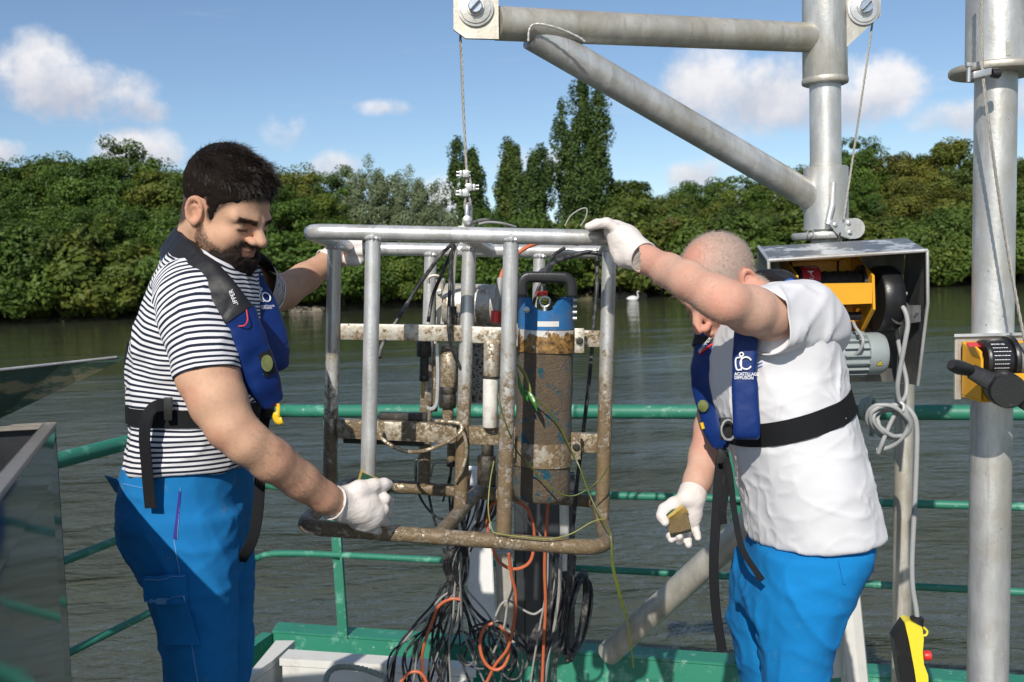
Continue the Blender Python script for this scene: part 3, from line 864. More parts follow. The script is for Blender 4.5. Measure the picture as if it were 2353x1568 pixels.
def build_wires():
    Y = 2.40
    mb = MB(); wire(mb, [at(1054, 22, Y - .01), at(1057, 60, Y - .01), at(1066, 280, Y), at(1073, 400, Y)], .0034)
    o = mb.build('hoist_wire', MT('wire_rope')); tag(o, 'steel hoist wire hanging from the jib to the cage', 'wire')
    e = thing('wire_clamp_set', at(1075, 500, Y), 'wire loop with three clamps and shackle lifting the cage', 'shackle')
    for (u, v, s) in ((1071, 400, -1), (1078, 431, 1), (1070, 444, -1)):
        c = at(u, v, Y - .003)
        mb = MB(); mb.box(c, BX * .0075, BY * .007, BZ * .0085, .002); mb.build('clamp', MT('galv'), e)
        mb = MB()
        for dz in (-.004, .004): mb.tube([c + BX * (.010 * -s) + BZ * dz, c + BX * (.026 * s * .9) + BZ * dz], .0027, 8)
        mb.box(c + BX * (.012 * s), BX * .003, BY * .006, BZ * .0075, .001)
        mb.build('clamp_bolt', MT('galv'), e)
    mb = MB()
    wire(mb, [at(u, v, Y) for (u, v) in ((1072, 396), (1079, 410), (1081, 425), (1073, 442), (1069, 462), (1068, 478), (1073, 486), (1080, 478), (1080, 462), (1074, 444), (1072, 425), (1073, 400))], .0032)
    mb.build('loop', MT('wire_rope'), e)
    mb = MB(); mb.tube([Vector(q) for q in smooth_path([at(u, v, Y - .012 + dy) for (u, v, dy) in ((1073, 515, 0), (1073, 490, 0), (1073.5, 474, .004), (1077, 470, .012), (1080, 476, .02), (1080, 512, .022))], 6)], .0058, 12); mb.build('shackle', MT('galv'), e)
    mb = MB(); mb.lathe(at(1074, 507, Y - .016), -BY, [(0, .012), (.008, .012), (.010, .009)], 14); mb.build('shackle_pin', MT('galv'), e)
    mb = MB(); mb.prism([at(u, v, Y - .004) for (u, v) in ((1056, 560), (1062, 512), (1070, 500), (1080, 500), (1088, 512), (1100, 560))], Vector((0, .012, 0))); mb.build('lifting_lug', MT('alu_stain'), e, smooth=False)
    mb = MB(); wire(mb, [at(2006, 44, 2.79), at(1972, 280, 2.75), at(1938, 505, 2.70)], .003)
    o = mb.build('winch_wire', MT('wire_rope')); tag(o, 'steel wire running down from the jib sheave to the snatch block', 'wire')
    mb = MB(); wire(mb, [at(1930, 536, 2.69), at(1926, 600, 2.56), at(1925, 645, 2.50)], .003)
    o = mb.build('winch_wire', MT('dark_wire')); tag(o, 'dark greasy wire entering the hooded winch from above', 'wire')
    mb = MB(); wire(mb, [at(2256, -60, 2.0), at(2258, 160, 2.0), at(2285, 380, 1.99), at(2318, 590, 1.98), at(2352, 770, 1.97), at(2362, 800, 1.97)], .0032)
    o = mb.build('winch_wire', MT('wire_rope')); tag(o, 'steel wire running down the thick pole to the crank winch', 'wire')

def rope_coil(mb, a, b, rd, rr, n):
    """n turns of rope lying on a drum from a to b"""
    a, b = Vector(a), Vector(b); ax = (b - a).normalized(); x, y = frame_from(ax); rg = random.Random(4)
    P = []
    for i in range(n * 14 + 1):
        t = i / (n * 14); w = 2 * math.pi * i / 14
        k = rd * (1 + .035 * math.sin(i * .37) + .03 * math.sin(i * .11 + 2))
        P.append(a.lerp(b, t) + x * (math.cos(w) * k) + y * (math.sin(w) * k))
    mb.tube(P, rr, 6)

def build_hooded_winch():
    e = thing('winch_hood', at(1900, 878, 2.6), 'scuffed open-fronted aluminium hood sheltering the yellow electric winch', 'hood')
    F, B = 2.38, 2.60
    FL, FR, BR, BL = at(1766, 599, F), at(2131, 576, F), at(2083, 547, B), at(1743, 567, B)
    def sheet(name, P, mat, t):
        mb = MB(); P = [Vector(q) for q in P]; n = (P[1] - P[0]).cross(P[-1] - P[0]).normalized() * t
        mb.prism(P, n); return mb.build(name, MT(mat), e, smooth=False)
    sheet('roof', [FL, FR, BR, BL], 'roof_sheet', -.004)
    rb, rf, rk = at(2060, 878, B), at(2109, 886, F + .07), at(2132, 698, F)
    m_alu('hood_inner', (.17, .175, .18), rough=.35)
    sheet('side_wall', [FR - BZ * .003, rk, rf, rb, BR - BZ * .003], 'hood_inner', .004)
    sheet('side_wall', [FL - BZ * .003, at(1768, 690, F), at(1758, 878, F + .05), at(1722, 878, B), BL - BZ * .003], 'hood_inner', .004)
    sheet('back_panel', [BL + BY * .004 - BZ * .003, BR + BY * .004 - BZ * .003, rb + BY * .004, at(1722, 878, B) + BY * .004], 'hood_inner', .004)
    # pale rolled edges
    mb = MB(); mb.tube([FL, FR], .0045, 8); mb.tube([FR, rk, rf], .004, 8); mb.tube([FL, at(1768, 690, F)], .004, 8); mb.tube([FL, BL], .004, 8); mb.build('edge', MT('alu_bright'), e)
    # bracket and cable hook disc
    mb = MB(); mb.prism([Q1(1270, 560, 2.47), Q1(1365, 560, 2.42), Q1(1365, 675, 2.42), Q1(1270, 690, 2.47)], Vector((0, .004, 0))); mb.build('bracket', MT('galv'), e, smooth=False)
    mb = MB(); mb.lathe(Q1(1335, 600, 2.425), -BY, [(0, .005), (.004, .005)], 10); mb.build('bolt', MT('steel_bright'), e)
    mb = MB(); c = Q1(1225, 610, 2.44); mb.prism([c + Vector((math.cos(a) * .030 , math.cos(a) * .012, math.sin(a) * .030)) for a in np.linspace(0, 6.283, 25)[:-1]], Vector((-.004, .010, 0))); mb.build('cable_hook', MT('hood_inner'), e)
    # the winch itself
    w = thing('electric_winch', at(1930, 760, 2.5), 'yellow electric winch with black drum and grey motor under the hood', 'winch')
    yl = 'yellow'
    def yx(name, P, d, mat=yl): mb = MB(); mb.prism(P, d); return mb.build(name, MT(mat), w, smooth=False)
    # side plates (stand across the drum axis)
    def plate(z0, name='side_plate'):
        prof = [(.49, 590), (.49, 745), (2.46, 0)]
        pts = [(905, 225, 2.545), (1025, 352, 2.425), (1032, 590, 2.425), (955, 742, 2.50), (900, 760, 2.56), (880, 225, 2.57)]
        return [Q1(x + z0 * (2.5 / y) , yy, y) for (x, yy, y) in pts]
    yx('side_plate', plate(0), BX * .006)
    yx('side_plate', plate(-515), BX * .006)
    yx('front_bar', [Q1(470, 412, 2.42), Q1(1026, 404, 2.42), Q1(1026, 548, 2.42), Q1(470, 570, 2.42)], BY * .006)
    yx('back_plate', [Q1(470, 232, 2.575), Q1(950, 222, 2.575), Q1(950, 500, 2.575), Q1(470, 500, 2.575)], BY * .006)
    yx('top_lip', [Q1(500, 238, 2.50), Q1(800, 225, 2.50), Q1(830, 232, 2.575), Q1(480, 246, 2.575)], BZ * -.006)
    yx('foot_plate', [Q1(845, 560, 2.56), Q1(955, 560, 2.56), Q1(955, 752, 2.56), Q1(845, 752, 2.56)], BY * .005)
    ca, cb = Q1(470, 420, 2.50), Q1(1000, 405, 2.50)
    ax = (cb - ca).normalized()
    mb = MB(); mb.tube([ca, cb], .022, 24); mb.build('drum', MT('dark_wire'), w)
    mb = MB(); rope_coil(mb, ca.lerp(cb, .33), ca.lerp(cb, .88), .0285, .0036, 22); mb.build('rope_coil', MT('dark_wire'), w)
    mb = MB(); mb.lathe(ca.lerp(cb, .87), ax, [(0, .045), (.004, .047), (.008, .047), (.010, .03)], 28); mb.build('drum_flange', MT('black_plastic'), w)
    mb = MB(); mb.lathe(ca.lerp(cb, .02), ax, [(0, .044), (.003, .047), (.055, .047), (.058, .044)], 32); mb.build('drum_cover', MT('black_plastic'), w)
    # red label with upside-down print, wrapped on the cover
    x, y = frame_from(ax); cc = ca.lerp(cb, .02); mb = MB(); V = []; Fc = []
    tilt0, tilt1 = R_(12), R_(72)
    hz = (BZ - ax * BZ.dot(ax)).normalized(); hy = (-BY + ax * BY.dot(ax)).normalized()
    for i in range(9):
        a = tilt1 + (tilt0 - tilt1) * i / 8; d = hy * math.cos(a) + hz * math.sin(a)
        V += [cc + ax * .010 + d * .0476, cc + ax * .054 + d * .0476]
    for i in range(8): Fc.append((2 * i, 2 * i + 1, 2 * i + 3, 2 * i + 2))
    mb.add(V, Fc); lab = mb.build('red_label', MT('label_red'), w)
    a = R_(58); d = hy * math.cos(a) + hz * math.sin(a); tu = (hz * math.cos(a) - hy * math.sin(a))
    text_part('label_text', '500 kg', cc + ax * .050 + d * .0490 + tu * .006, -ax, -tu, .008, MT('white_print'), lab)
    mb = MB(); a = R_(32); d = hy * math.cos(a) + hz * math.sin(a); tu = (hz * math.cos(a) - hy * math.sin(a)); o_ = cc + ax * .031 + d * .0482
    mb.add([o_ + ax * q + tu * z for (q, z) in ((-.008, .010), (.008, .010), (0, .002))], [(0, 1, 2)])
    hk = [o_ + ax * q + tu * z + d * .0004 for (q, z) in ((0, .002), (0, -.003), (.004, -.006), (.004, -.011), (-.003, -.012), (-.005, -.008))]
    mb.tube([Vector(q) for q in smooth_path(hk, 5)], .0009, 5); mb.build('hook_print', MT('white_print'), lab)
    # gearbox and motor
    g0 = Q1(1036, 520, 2.50)
    mb = MB(); mb.lathe(g0, ax, [(0, .080), (.006, .084), (.042, .084), (.052, .077), (.056, .05)], 40); mb.build('gearbox', MT('black_plastic'), w)
    for k in range(8):
        t = 2 * math.pi * k / 8 + .2; p = g0 + ax * .050 + (hy * math.cos(t) + hz * math.sin(t)) * .070
        mb = MB(); mb.lathe(p, ax, [(0, .005), (.006, .005)], 8); mb.build('bolt', MT('galv'), w)
    MB().tube([Q1(640, 640, 2.47), Q1(945, 635, 2.47)], .0105, 16).build('tie_rod', MT('black_plastic'), w)
    m0 = Q1(760, 905, 2.47)
    mb = MB(); mb.lathe(m0, ax, [(0, .046), (.080, .046)], 32); mb.build('motor_body', MT('motor_grey'), w)
    mb = MB(); mb.lathe(m0 + ax * .073, ax, [(0, .050), (.002, .053), (.036, .053), (.048, .047), (.054, .034), (.055, .0)], 36); mc = mb.build('motor_cap', MT('motor_grey'), w)
    for k in range(18):
        t = 2 * math.pi * k / 18; dd = hy * math.cos(t) + hz * math.sin(t)
        mb = MB(); mb.box(m0 + ax * .042 + dd * .050, ax * .030, dd * .007, ax.cross(dd) * .0014); mb.build('fin', MT('motor_grey'), w, smooth=False)
    # yellow warning triangle on the motor cap
    a = R_(-22); d = hy * math.cos(a) + hz * math.sin(a); tu = (hz * math.cos(a) - hy * math.sin(a)); o_ = m0 + ax * .096 + d * .0538
    mb = MB(); mb.add([o_ + ax * -.0085 - tu * .006, o_ + ax * .0085 - tu * .006, o_ + tu * .009], [(0, 1, 2)]); mb.build('sign_border', MT('label_black'), mc)
    o2 = o_ + d * .0005
    mb = MB(); mb.add([o2 + ax * -.0068 - tu * .005, o2 + ax * .0068 - tu * .005, o2 + tu * .0072], [(0, 1, 2)]); mb.build('warning_sign', MT('pendant_yellow'), mc)
    o3 = o_ + d * .001; mb = MB()
    for s in (-.0022, 0, .0022): mb.tube([o3 + ax * s - tu * .0032, o3 + ax * (s + .0007) - tu * .001, o3 + ax * s + tu * .0012], .0004, 5)
    mb.build('warning_mark', MT('label_black'), mc)
    tube_thing('motor_cable', [Q1(895, 680, 2.45), Q1(910, 715, 2.43), Q1(950, 770, 2.41), Q1(962, 820, 2.40), Q1(930, 890, 2.41), Q1(880, 920, 2.43)], .0042, 'cable_grey', 'short grey cable looping over the winch motor', 'cable')

def build_cable_and_pendant():
    c = 'cable_grey'
    tube_thing('supply_cable', [Q1(x, y, Y) for (x, y, Y) in ((1215, 548, 2.43), (1255, 600, 2.415), (1274, 690, 2.41), (1258, 800, 2.41), (1225, 980, 2.42), (1203, 1120, 2.43), (1212, 1210, 2.44), (1240, 1255, 2.44), (1270, 1330, 2.44), (1285, 1390, 2.45), (1240, 1480, 2.46), (1160, 1545, 2.48), (1060, 1570, 2.5))], .0058, c, 'grey supply cable hanging from the hook in the winch hood', 'cable', None, 10, 12)
    tube_thing('supply_cable', [Q1(x, y, Y) for (x, y, Y) in ((1190, 690, 2.50), (1205, 800, 2.50), (1235, 950, 2.49), (1265, 1080, 2.48), (1262, 1180, 2.47), (1232, 1235, 2.46), (1195, 1300, 2.46), (1145, 1400, 2.46), (1100, 1510, 2.46), (1068, 1590, 2.47))], .0055, c, 'thin grey cable dropping behind the supply cable to the rail', 'cable', None, 10, 12)
    # the coil tied on the rail
    e = thing('cable_coil', Q1(1130, 1400, 2.45), 'coil of grey cable tied up above the green rail', 'cable')
    rg = random.Random(9)
    for k in range(4):
        P = []
        for i in range(20):
            a = 2 * math.pi * i / 20
            P.append(Q1(1140 + math.cos(a + .35) * (150 - k * 14) + rg.uniform(-4, 4) + k * 10, 1372 + math.sin(a + .35) * (100 - k * 9) + math.cos(a) * 35 + rg.uniform(-3, 3) + k * 4, 2.455 + .02 * math.sin(a + k) + k * .006))
        mb = MB(); mb.tube([Vector(q) for q in smooth_path(P, 4, True)], .0055, 10, closed=True); mb.build('turn', MT(c), e)
    mb = MB(); mb.tube([Vector(q) for q in smooth_path([Q1(1225, 1240, 2.43), Q1(1245, 1262, 2.425), Q1(1240, 1300, 2.43), Q1(1222, 1300, 2.45), Q1(1218, 1262, 2.46)], 5, True)], .0028, 8, closed=True); mb.build('tie', MT('white_plastic'), e)
    o = tube_thing('pendant_cable', [Q1(1160, 1258, 2.46), Q1(1250, 1262, 2.45), Q1(1315, 1330, 2.44), Q1(1337, 1420, 2.44), Q2(1064, 300, 2.44), Q2(1056, 520, 2.44), Q2(1046, 720, 2.44), Q2(1038, 900, 2.44), Q2(1042, 1040, 2.44), Q2(1058, 1140, 2.44), Q2(1068, 1215, 2.44)], .0062, c, 'grey cable hanging down to the yellow control pendant', 'cable', None, 8, 12)
    r = thing('mooring_rope', Q1(1000, 1330, 3.2), 'frayed grey green rope knotted round the top rail', 'rope')
    for k, s in enumerate((0, 26, 52)):
        mb = MB()
        P = [Q1(968 + s + 18 * math.cos(a), 1285 + 62 * math.sin(a) - s * .3, 3.26 + .035 * math.cos(a)) for a in np.linspace(0, 6.283, 15)[:-1]]
        mb.tube([Vector(q) for q in smooth_path(P, 4, True)], .0085, 8, closed=True); mb.build('loop', MT('rope'), r)
    mb = MB(); wire(mb, [Q1(1025, 1300, 3.2), Q1(1030, 1380, 3.21), Q1(1022, 1470, 3.2)], .008); mb.build('tail', MT('rope_green'), r)
    # control pendant
    p = thing('control_pendant', Q2(1050, 1568, 2.44), 'yellow and black hand control pendant with a red button', 'pendant')
    Y = 2.42
    yel = [(998, 1238), (1020, 1228), (1095, 1262), (1104, 1330), (1098, 1400), (1105, 1470), (1128, 1530), (1135, 1680), (1080, 1690), (1052, 1500), (1022, 1340)]
    blk = [(998, 1238), (1022, 1340), (1052, 1500), (1080, 1690), (1000, 1690), (965, 1520), (938, 1330), (962, 1290)]
    mb = MB(); mb.prism([Q2(x, y, Y) for (x, y) in yel], Vector((.006, .045, 0))); mb.build('front_shell', MT('pendant_yellow'), p, angle=20)
    mb = MB(); mb.prism([Q2(x, y, Y + .003) for (x, y) in blk], Vector((.006, .045, 0))); mb.build('back_shell', MT('black_plastic'), p, angle=20)
    mb = MB(); mb.lathe(Q2(1066, 1200, Y + .022), Q2(1062, 1275, Y + .022) - Q2(1066, 1200, Y + .022), [(0, .010), (.004, .0165), (.028, .0165), (.030, .013)], 20); mb.build('cable_gland', MT('black_rubber'), p)
    mb = MB(); mb.lathe(Q2(1100, 1420, Y + .02), BX, [(0, .009), (.006, .0125), (.017, .0125), (.0175, .010)], 18); mb.build('stop_button', MT('red'), p)
    mb = MB(); q = Q2(1105, 1290, Y + .018); mb.tube([Vector(a) for a in smooth_path([q + BX * -.004 + BZ * .012, q + BX * .008 + BZ * .002, q + BX * .004 - BZ * .008, q - BX * .006 - BZ * .006], 5, True)], .0028, 8, closed=True); mb.build('eyelet', MT('pendant_yellow'), p)

def build_posts():
    MB_ = MB()
    P0, P1 = at(2079, 880, 2.86), at(2070, 1572, 2.86)
    o = MB().tube([P0, P1], .027, 12).build('hood_post', MT('alu_stain')); tag(o, 'slim grey upright post under the winch hood, by the control pendant', 'post')
    a, b = at(1938, 1290, 2.92), at(1972, 1640, 2.92)
    mb = MB(); mb.tube([a, b], .041, 8); o = mb.build('crane_leg', MT('white_paint'), angle=20); tag(o, 'pale slanting leg behind the knee of the worker in white', 'post')
    # thick pole with the crank winch
    Y = 2.10
    e = thing('davit_pole', at(2270, 1660, Y), 'thick round aluminium davit pole carrying the crank winch', 'pole')
    c0, c1 = at(2292, -60, Y), at(2268, 1660, Y)
    MB().tube([c0, c1], .0415, 40).build('pole', MT('alu'), e)
    on = lambda v: c0.lerp(c1, (v + 60) / 1720); ax = (c1 - c0).normalized()
    mb = MB(); mb.lathe(on(-50), ax, [(0, .060), ((on(140) - on(-50)).length, .060)], 40); mb.build('sleeve', MT('alu'), e)
    mb = MB(); mb.lathe(on(147), ax, [(0, .090), (.003, .092), (.011, .092), (.014, .090)], 44); mb.build('flange', MT('alu_stain'), e)
    mb = MB(); weld(mb, on(755), ax, .043, .005, 5); mb.build('weld_bead', MT('alu_bright'), e)
    mb = MB(); mb.prism([at(2313, 97, Y - .061), at(2322, 95, Y - .061), at(2322, 128, Y - .061), at(2313, 128, Y - .061)], BY * .004); mb.build('tab', MT('alu_stain'), e, smooth=False)
    # wire clamp on the flange
    k = at(2254, 170, Y - .10)
    mb = MB(); mb.box(k, BX * .018 + BZ * .004, BY * .008, BZ * .007, .002); mb.build('clamp', MT('galv'), e)
    mb = MB(); mb.tube([k - BX * .024 + BZ * .02, k - BX * .024 - BZ * .016], .0042, 10); mb.box(k - BX * .024 + BZ * .017, BX * .006, BY * .006, BZ * .004, .001); mb.build('clamp_bolt', MT('galv'), e)
    mb = MB(); mb.lathe(k + BX * .020 - BY * .004, BX, [(0, .009), (.012, .0105), (.016, .008)], 14); mb.build('clamp_knob', MT('black_plastic'), e)
    # folded bracket plate
    mb = MB(); a, b = at(2193, 768, Y - .06), at(2460, 762, Y - .06)
    mb.prism([a, b, at(2462, 772, Y + .05), at(2207, 774, Y + .05)], BZ * -.006); mb.build('bracket_top', MT('alu_bright'), e, smooth=False)
    mb = MB(); mb.prism([at(2195, 776, Y - .052), at(2460, 770, Y - .052), at(2460, 918, Y - .052), at(2194, 918, Y - .052)], BY * .006); mb.build('bracket_back', MT('alu_stain'), e, smooth=False)
    # crank winch
    w = thing('crank_winch', at(2300, 918, Y - .12), 'yellow hand winch with black crank arm on the thick pole', 'winch')
    Yw = Y - .14; Yb = Y - .06
    def pl(name, P, d, mat='yellow'): mb = MB(); mb.prism(P, d); return mb.build(name, MT(mat), w, smooth=False)
    sp = [(1648, 850, Yb), (1655, 822, Yb), (1690, 850, Yb - .02), (1740, 850, Yw + .01), (1775, 885, Yw), (1784, 940, Yw), (1784, 1222, Yw), (1648, 1180, Yb)]
    pl('side_plate', [Q1(x, y, yy) for (x, y, yy) in sp], BX * .005)
    pl('front_bar', [Q1(1788, 1040, Yw), Q1(2500, 1028, Yw), Q1(2500, 1210, Yw), Q1(1788, 1222, Yw)], BY * .005)
    pl('back_plate', [Q1(1660, 815, Yb), Q1(2500, 800, Yb), Q1(2500, 1100, Yb), Q1(1660, 1100, Yb)], BY * .005)
    pl('bottom_plate', [Q1(1650, 1184, Yb), Q1(1786, 1224, Yw), Q1(2500, 1212, Yw), Q1(2500, 1180, Yb)], BZ * -.004)
    ca, cb = Q1(1775, 945, Yw + .055), Q1(2500, 930, Yw + .055); ax = (cb - ca).normalized()
    mb = MB(); mb.tube([ca, cb], .022, 24); mb.build('drum', MT('dark_wire'), w)
    mb = MB(); rope_coil(mb, Q1(1985, 943, Yw + .055), Q1(2420, 930, Yw + .055), .030, .0042, 16); mb.build('rope_coil', MT('wire_rope'), w)
    mb = MB(); mb.lathe(ca, ax, [(0, .040), (.004, .043), (.050, .043), (.054, .040)], 32); mb.build('drum_cover', MT('black_plastic'), w)
    mb = MB(); mb.lathe(ca + ax * .053, ax, [(0, .048), (.004, .050), (.009, .050), (.011, .04)], 32); mb.build('drum_flange', MT('black_plastic'), w)
    hz = (BZ - ax * BZ.dot(ax)).normalized(); hy = (-BY + ax * BY.dot(ax)).normalized()
    # printed label
    V = []; Fc = []
    for i in range(9):
        a = R_(70) + (R_(-35) - R_(70)) * i / 8; d = hy * math.cos(a) + hz * math.sin(a); V += [ca + ax * .006 + d * .0434, ca + ax * .048 + d * .0434]
    for i in range(8): Fc.append((2 * i, 2 * i + 1, 2 * i + 3, 2 * i + 2))
    lab = MB().add(V, Fc).build('printed_label', MT('label_black'), w)
    a = R_(48); d = hy * math.cos(a) + hz * math.sin(a); tu = hz * math.cos(a) - hy * math.sin(a)
    text_part('label_text', 'BEFORE USE:', ca + ax * .009 + d * .0442, ax, tu, .0036, MT('white_print'), lab, .0006, bold=.01)
    for k in range(6):
        a = R_(38 - k * 11); d = hy * math.cos(a) + hz * math.sin(a); tu = hz * math.cos(a) - hy * math.sin(a); mb = MB(); rg = random.Random(k)
        x0 = .010
        while x0 < .040:
            l = rg.uniform(.002, .006); mb.add([ca + ax * x0 + d * .0440, ca + ax * (x0 + l) + d * .0440, ca + ax * (x0 + l) + d * .0440 + tu * .0012, ca + ax * x0 + d * .0440 + tu * .0012], [(0, 1, 2, 3)]); x0 += l + .001
        mb.build('print_line', MT('white_print'), lab, smooth=False)
    mb = MB(); V = []; Fc = []
    V = [Q1(1682, 824, Yb - .012), Q1(1830, 822, Yb - .012), Q1(1850, 850, Yb - .030), Q1(1700, 852, Yb - .030)]
    mb.prism(V, BZ * .0015); mb.build('red_label', MT('label_red'), w, smooth=False)
    # crank
    k0, k1 = Q1(1715, 1020, Yw - .035), Q1(1975, 1160, Yw - .050)
    mb = MB(); mb.sweep([k0, k0.lerp(k1, .5), k1], [.030, .036, .044], [.010, .011, .012], [Vector((0, -1, .1))] * 3, 14, 3); mb.build('crank_arm', MT('black_plastic'), w)
    mb = MB(); mb.lathe(Q1(1700, 1012, Yw - .03), Q1(1570, 975, Yw - .09) - Q1(1700, 1012, Yw - .03), [(0, .009), (.002, .0125), (.020, .0130), (.045, .0145), (.075, .012), (.086, .007)], 20); mb.build('crank_grip', MT('black_rubber'), w)
    mb = MB(); mb.lathe(Q1(1925, 1130, Yw - .004), Q1(1985, 1165, Yw - .080) - Q1(1925, 1130, Yw - .004), [(0, .034), (.004, .035), (.066, .0335), (.070, .031)], 32); mb.build('crank_hub', MT('black_plastic'), w)
    mb = MB(); mb.sweep([Q1(2040, 1180, Yw - .05), Q1(2180, 1275, Yw - .05)], .04, .012, [Vector((0, -1, .1))] * 2, 14, 3); mb.build('ratchet_lever', MT('black_plastic'), w)
    # yellow stripe of tape low on the pole
build_boat(); build_rail(); build_jib(); build_wires(); build_hooded_winch(); build_cable_and_pendant(); build_posts()
# ------------------------------------------------------------------ the muddy instrument cage
def round_loop(C, rad, n=7):
    P = []
    m = len(C)
    for i in range(m):
        a, b, c = C[i - 1], C[i], C[(i + 1) % m]; d0 = (a - b).normalized(); d1 = (c - b).normalized(); r = rad[i] if isinstance(rad, (list, tuple)) else rad
        p0, p1 = b + d0 * r, b + d1 * r
        for k in range(n + 1):
            t = k / n; P.append(p0 * (1 - t) ** 2 + b * (2 * t * (1 - t)) + p1 * t * t)
        # straight run to the next corner gets extra points
        nr = rad[(i + 1) % m] if isinstance(rad, (list, tuple)) else rad
        q = c - d1 * nr
        for k in range(1, 6): P.append(p1.lerp(q, k / 6))
    return P

def build_cage():
    e = thing('instrument_cage', at(1050, 1240, 2.3), 'muddy tubular aluminium cage hanging from the crane between the workers', 'cage')
    T = .0165; A = MT('cage_alu'); CL = MT('cage_alu_clean')
    Yf, Yb, Ym = 2.10, 2.51, 2.32
    top = [at(704, 532, Yf), at(1402, 547, Yf), at(1388, 580, Yb), at(806, 571, Yb)]
    bot = [at(690, 1211, Yf), at(1398, 1262, Yf), at(1372, 1152, Yb), at(798, 1110, Yb)]
    MB().tube(round_loop(top, [.05, .055, .03, .03]), T, 20, closed=True).build('top_frame', CL, e)
    L_ = round_loop(bot, [.055, .075, .05, .05], 14); Q_ = []
    for i in range(len(L_)):
        a_, b_ = L_[i], L_[(i + 1) % len(L_)]; m_ = max(1, int((b_ - a_).length / .006))
        Q_ += [a_.lerp(b_, k / m_) for k in range(m_)]
    MB().tube(Q_, [T * (1.02 + .05 * mnoise.noise(q * 55) + .03 * mnoise.noise(q * 140)) for q in Q_], 20, closed=True).build('bottom_frame', MT('cage_bottom'), e)
    def up(a, b, mat, r=T, w=True, seed=0):
        p, q = at(*a), at(*b); o = MB().tube([p.lerp(q, k / 6) for k in range(7)], r, 20).build('upright', mat, e)
        if w:
            mb = MB(); d = (q - p).normalized(); weld(mb, p + d * .0135, d, r * 1.02, .0042, seed, 30); mb.build('weld_bead', CL, o)
    up((769, 556, Ym), (757, 1152, Ym), A)
    up((858, 533, Yf), (843, 1222, Yf), CL, T, True, 3)
    up((1175, 537, Yf), (1157, 1246, Yf), A, T, True, 4)
    up((1079, 560, Ym), (1058, 1172, Ym), A, T, True, 5)
    up((1401, 560, 2.29), (1383, 1206, 2.29), A, T, True, 6)
    up((990, 573, Yb), (974, 1118, Yb), A, T * .95)
    up((1240, 577, Yb), (1226, 1140, Yb), A, T * .95)
    # cross tubes front to back
    MB().tube([at(1060, 537, Yf), at(1124, 574, Yb)], T, 20).build('cross_tube', CL, e)
    MB().tube([at(1008, 1232, Yf), at(1102, 1124, Yb)], T, 20).build('cross_tube', MT('cage_bottom'), e)
    # square mid bars
    def bar(a, b, h, Y, mat, name='mid_bar'):
        p, q = at(a[0], a[1], Y), at(b[0], b[1], Y); mb = MB(); d = (q - p) / 2
        mb.box((p + q) / 2, d, BY * .013, BZ * px(h / 2, Y), .003); mb.build(name, MT(mat), e)
    bar((784, 762), (1062, 766), 37, Ym - .005, 'cage_mid'); bar((1085, 769), (1190, 772), 38, Ym - .005, 'cage_mid'); bar((1318, 777), (1384, 779), 38, Ym - .01, 'cage_mid')
    bar((775, 984), (1050, 996), 44, Ym - .005, 'cage_mud'); bar((1078, 999), (1186, 1003), 42, Ym - .005, 'cage_mud'); bar((1310, 1016), (1376, 1018), 44, Ym - .01, 'cage_mud')
    bar((872, 958), (982, 960), 22, Ym + .03, 'dirty_black', 'clamp_plate'); bar((790, 1008), (975, 1016), 18, Ym + .03, 'dirty_black', 'clamp_plate')
    # ---------------- the pump
    p = thing('submersible_pump', at(1245, 1144, 2.31), 'blue cylindrical pump caked in brown mud, clamped inside the cage', 'pump')
    Y = 2.31
    a, b = at(1255, 752, Y), at(1244, 1144, Y); ax = (b - a).normalized(); L = (b - a).length
    R = .0655
    mb = MB(); prof = [(0, R * .97)] + [(L * t, R * (1 + .012 * math.sin(t * 23))) for t in np.linspace(.02, .97, 22)] + [(L * .985, R * .97), (L, R * .90)]
    mb.lathe(a, ax, prof, 56); mb.build('casing', MT('pump_mud'), p)
    tt = lambda v: (at(1250, v, Y) - at(1250, 752, Y)).length
    mb = MB(); mb.lathe(a + ax * tt(757), ax, [(0, R + .001), (.001, R + .0035), (tt(808) - tt(757), R + .0035), (tt(808) - tt(757) + .001, R + .001)], 56); mb.build('clamp_band', MT('band_rust'), p)
    mb = MB(); mb.lathe(a + ax * tt(1012), ax, [(0, R + .001), (.001, R + .0035), (tt(1066) - tt(1012), R + .0035), (tt(1066) - tt(1012) + .001, R + .001)], 56); mb.build('clamp_band', MT('cage_bottom'), p)
    for (u, v, hh) in ((1331, 783, 56), (1179, 770, 52), (1323, 1025, 62), (1172, 1022, 60)):
        mb = MB(); c = at(u, v, Y - .045); mb.box(c, BX * .011, BY * .006, BZ * px(hh / 2, Y), .002); ear = mb.build('clamp_ear', MT('cage_mud'), p)
        mb = MB(); mb.lathe(c - BY * .006, -BY, [(0, .009), (.005, .009), (.006, .006), (.011, .006)], 6); mb.build('bolt', MT('dirty_black'), ear)
    # blue head: ring wall with a scooped front
    x, y = BX, -BY; V = []; F = []; n = 64
    zt0 = at(1255, 752, Y)
    for lay, rr in ((0, R * 1.0), (1, R * .90)):
        for k in range(n):
            w = 2 * math.pi * k / n; cx_, sy_ = math.cos(w), math.sin(w)
            u_ = cx_
            cut = max(0.0, 1 - ((u_ + .06) / .56) ** 2); dep = .030 * (cut ** .5)      # U cut-outs, front and back
            hgt = .069 - dep
            base = zt0 + x * (cx_ * rr) + y * (sy_ * rr)
            V += [base - BZ * .004, base + BZ * hgt]
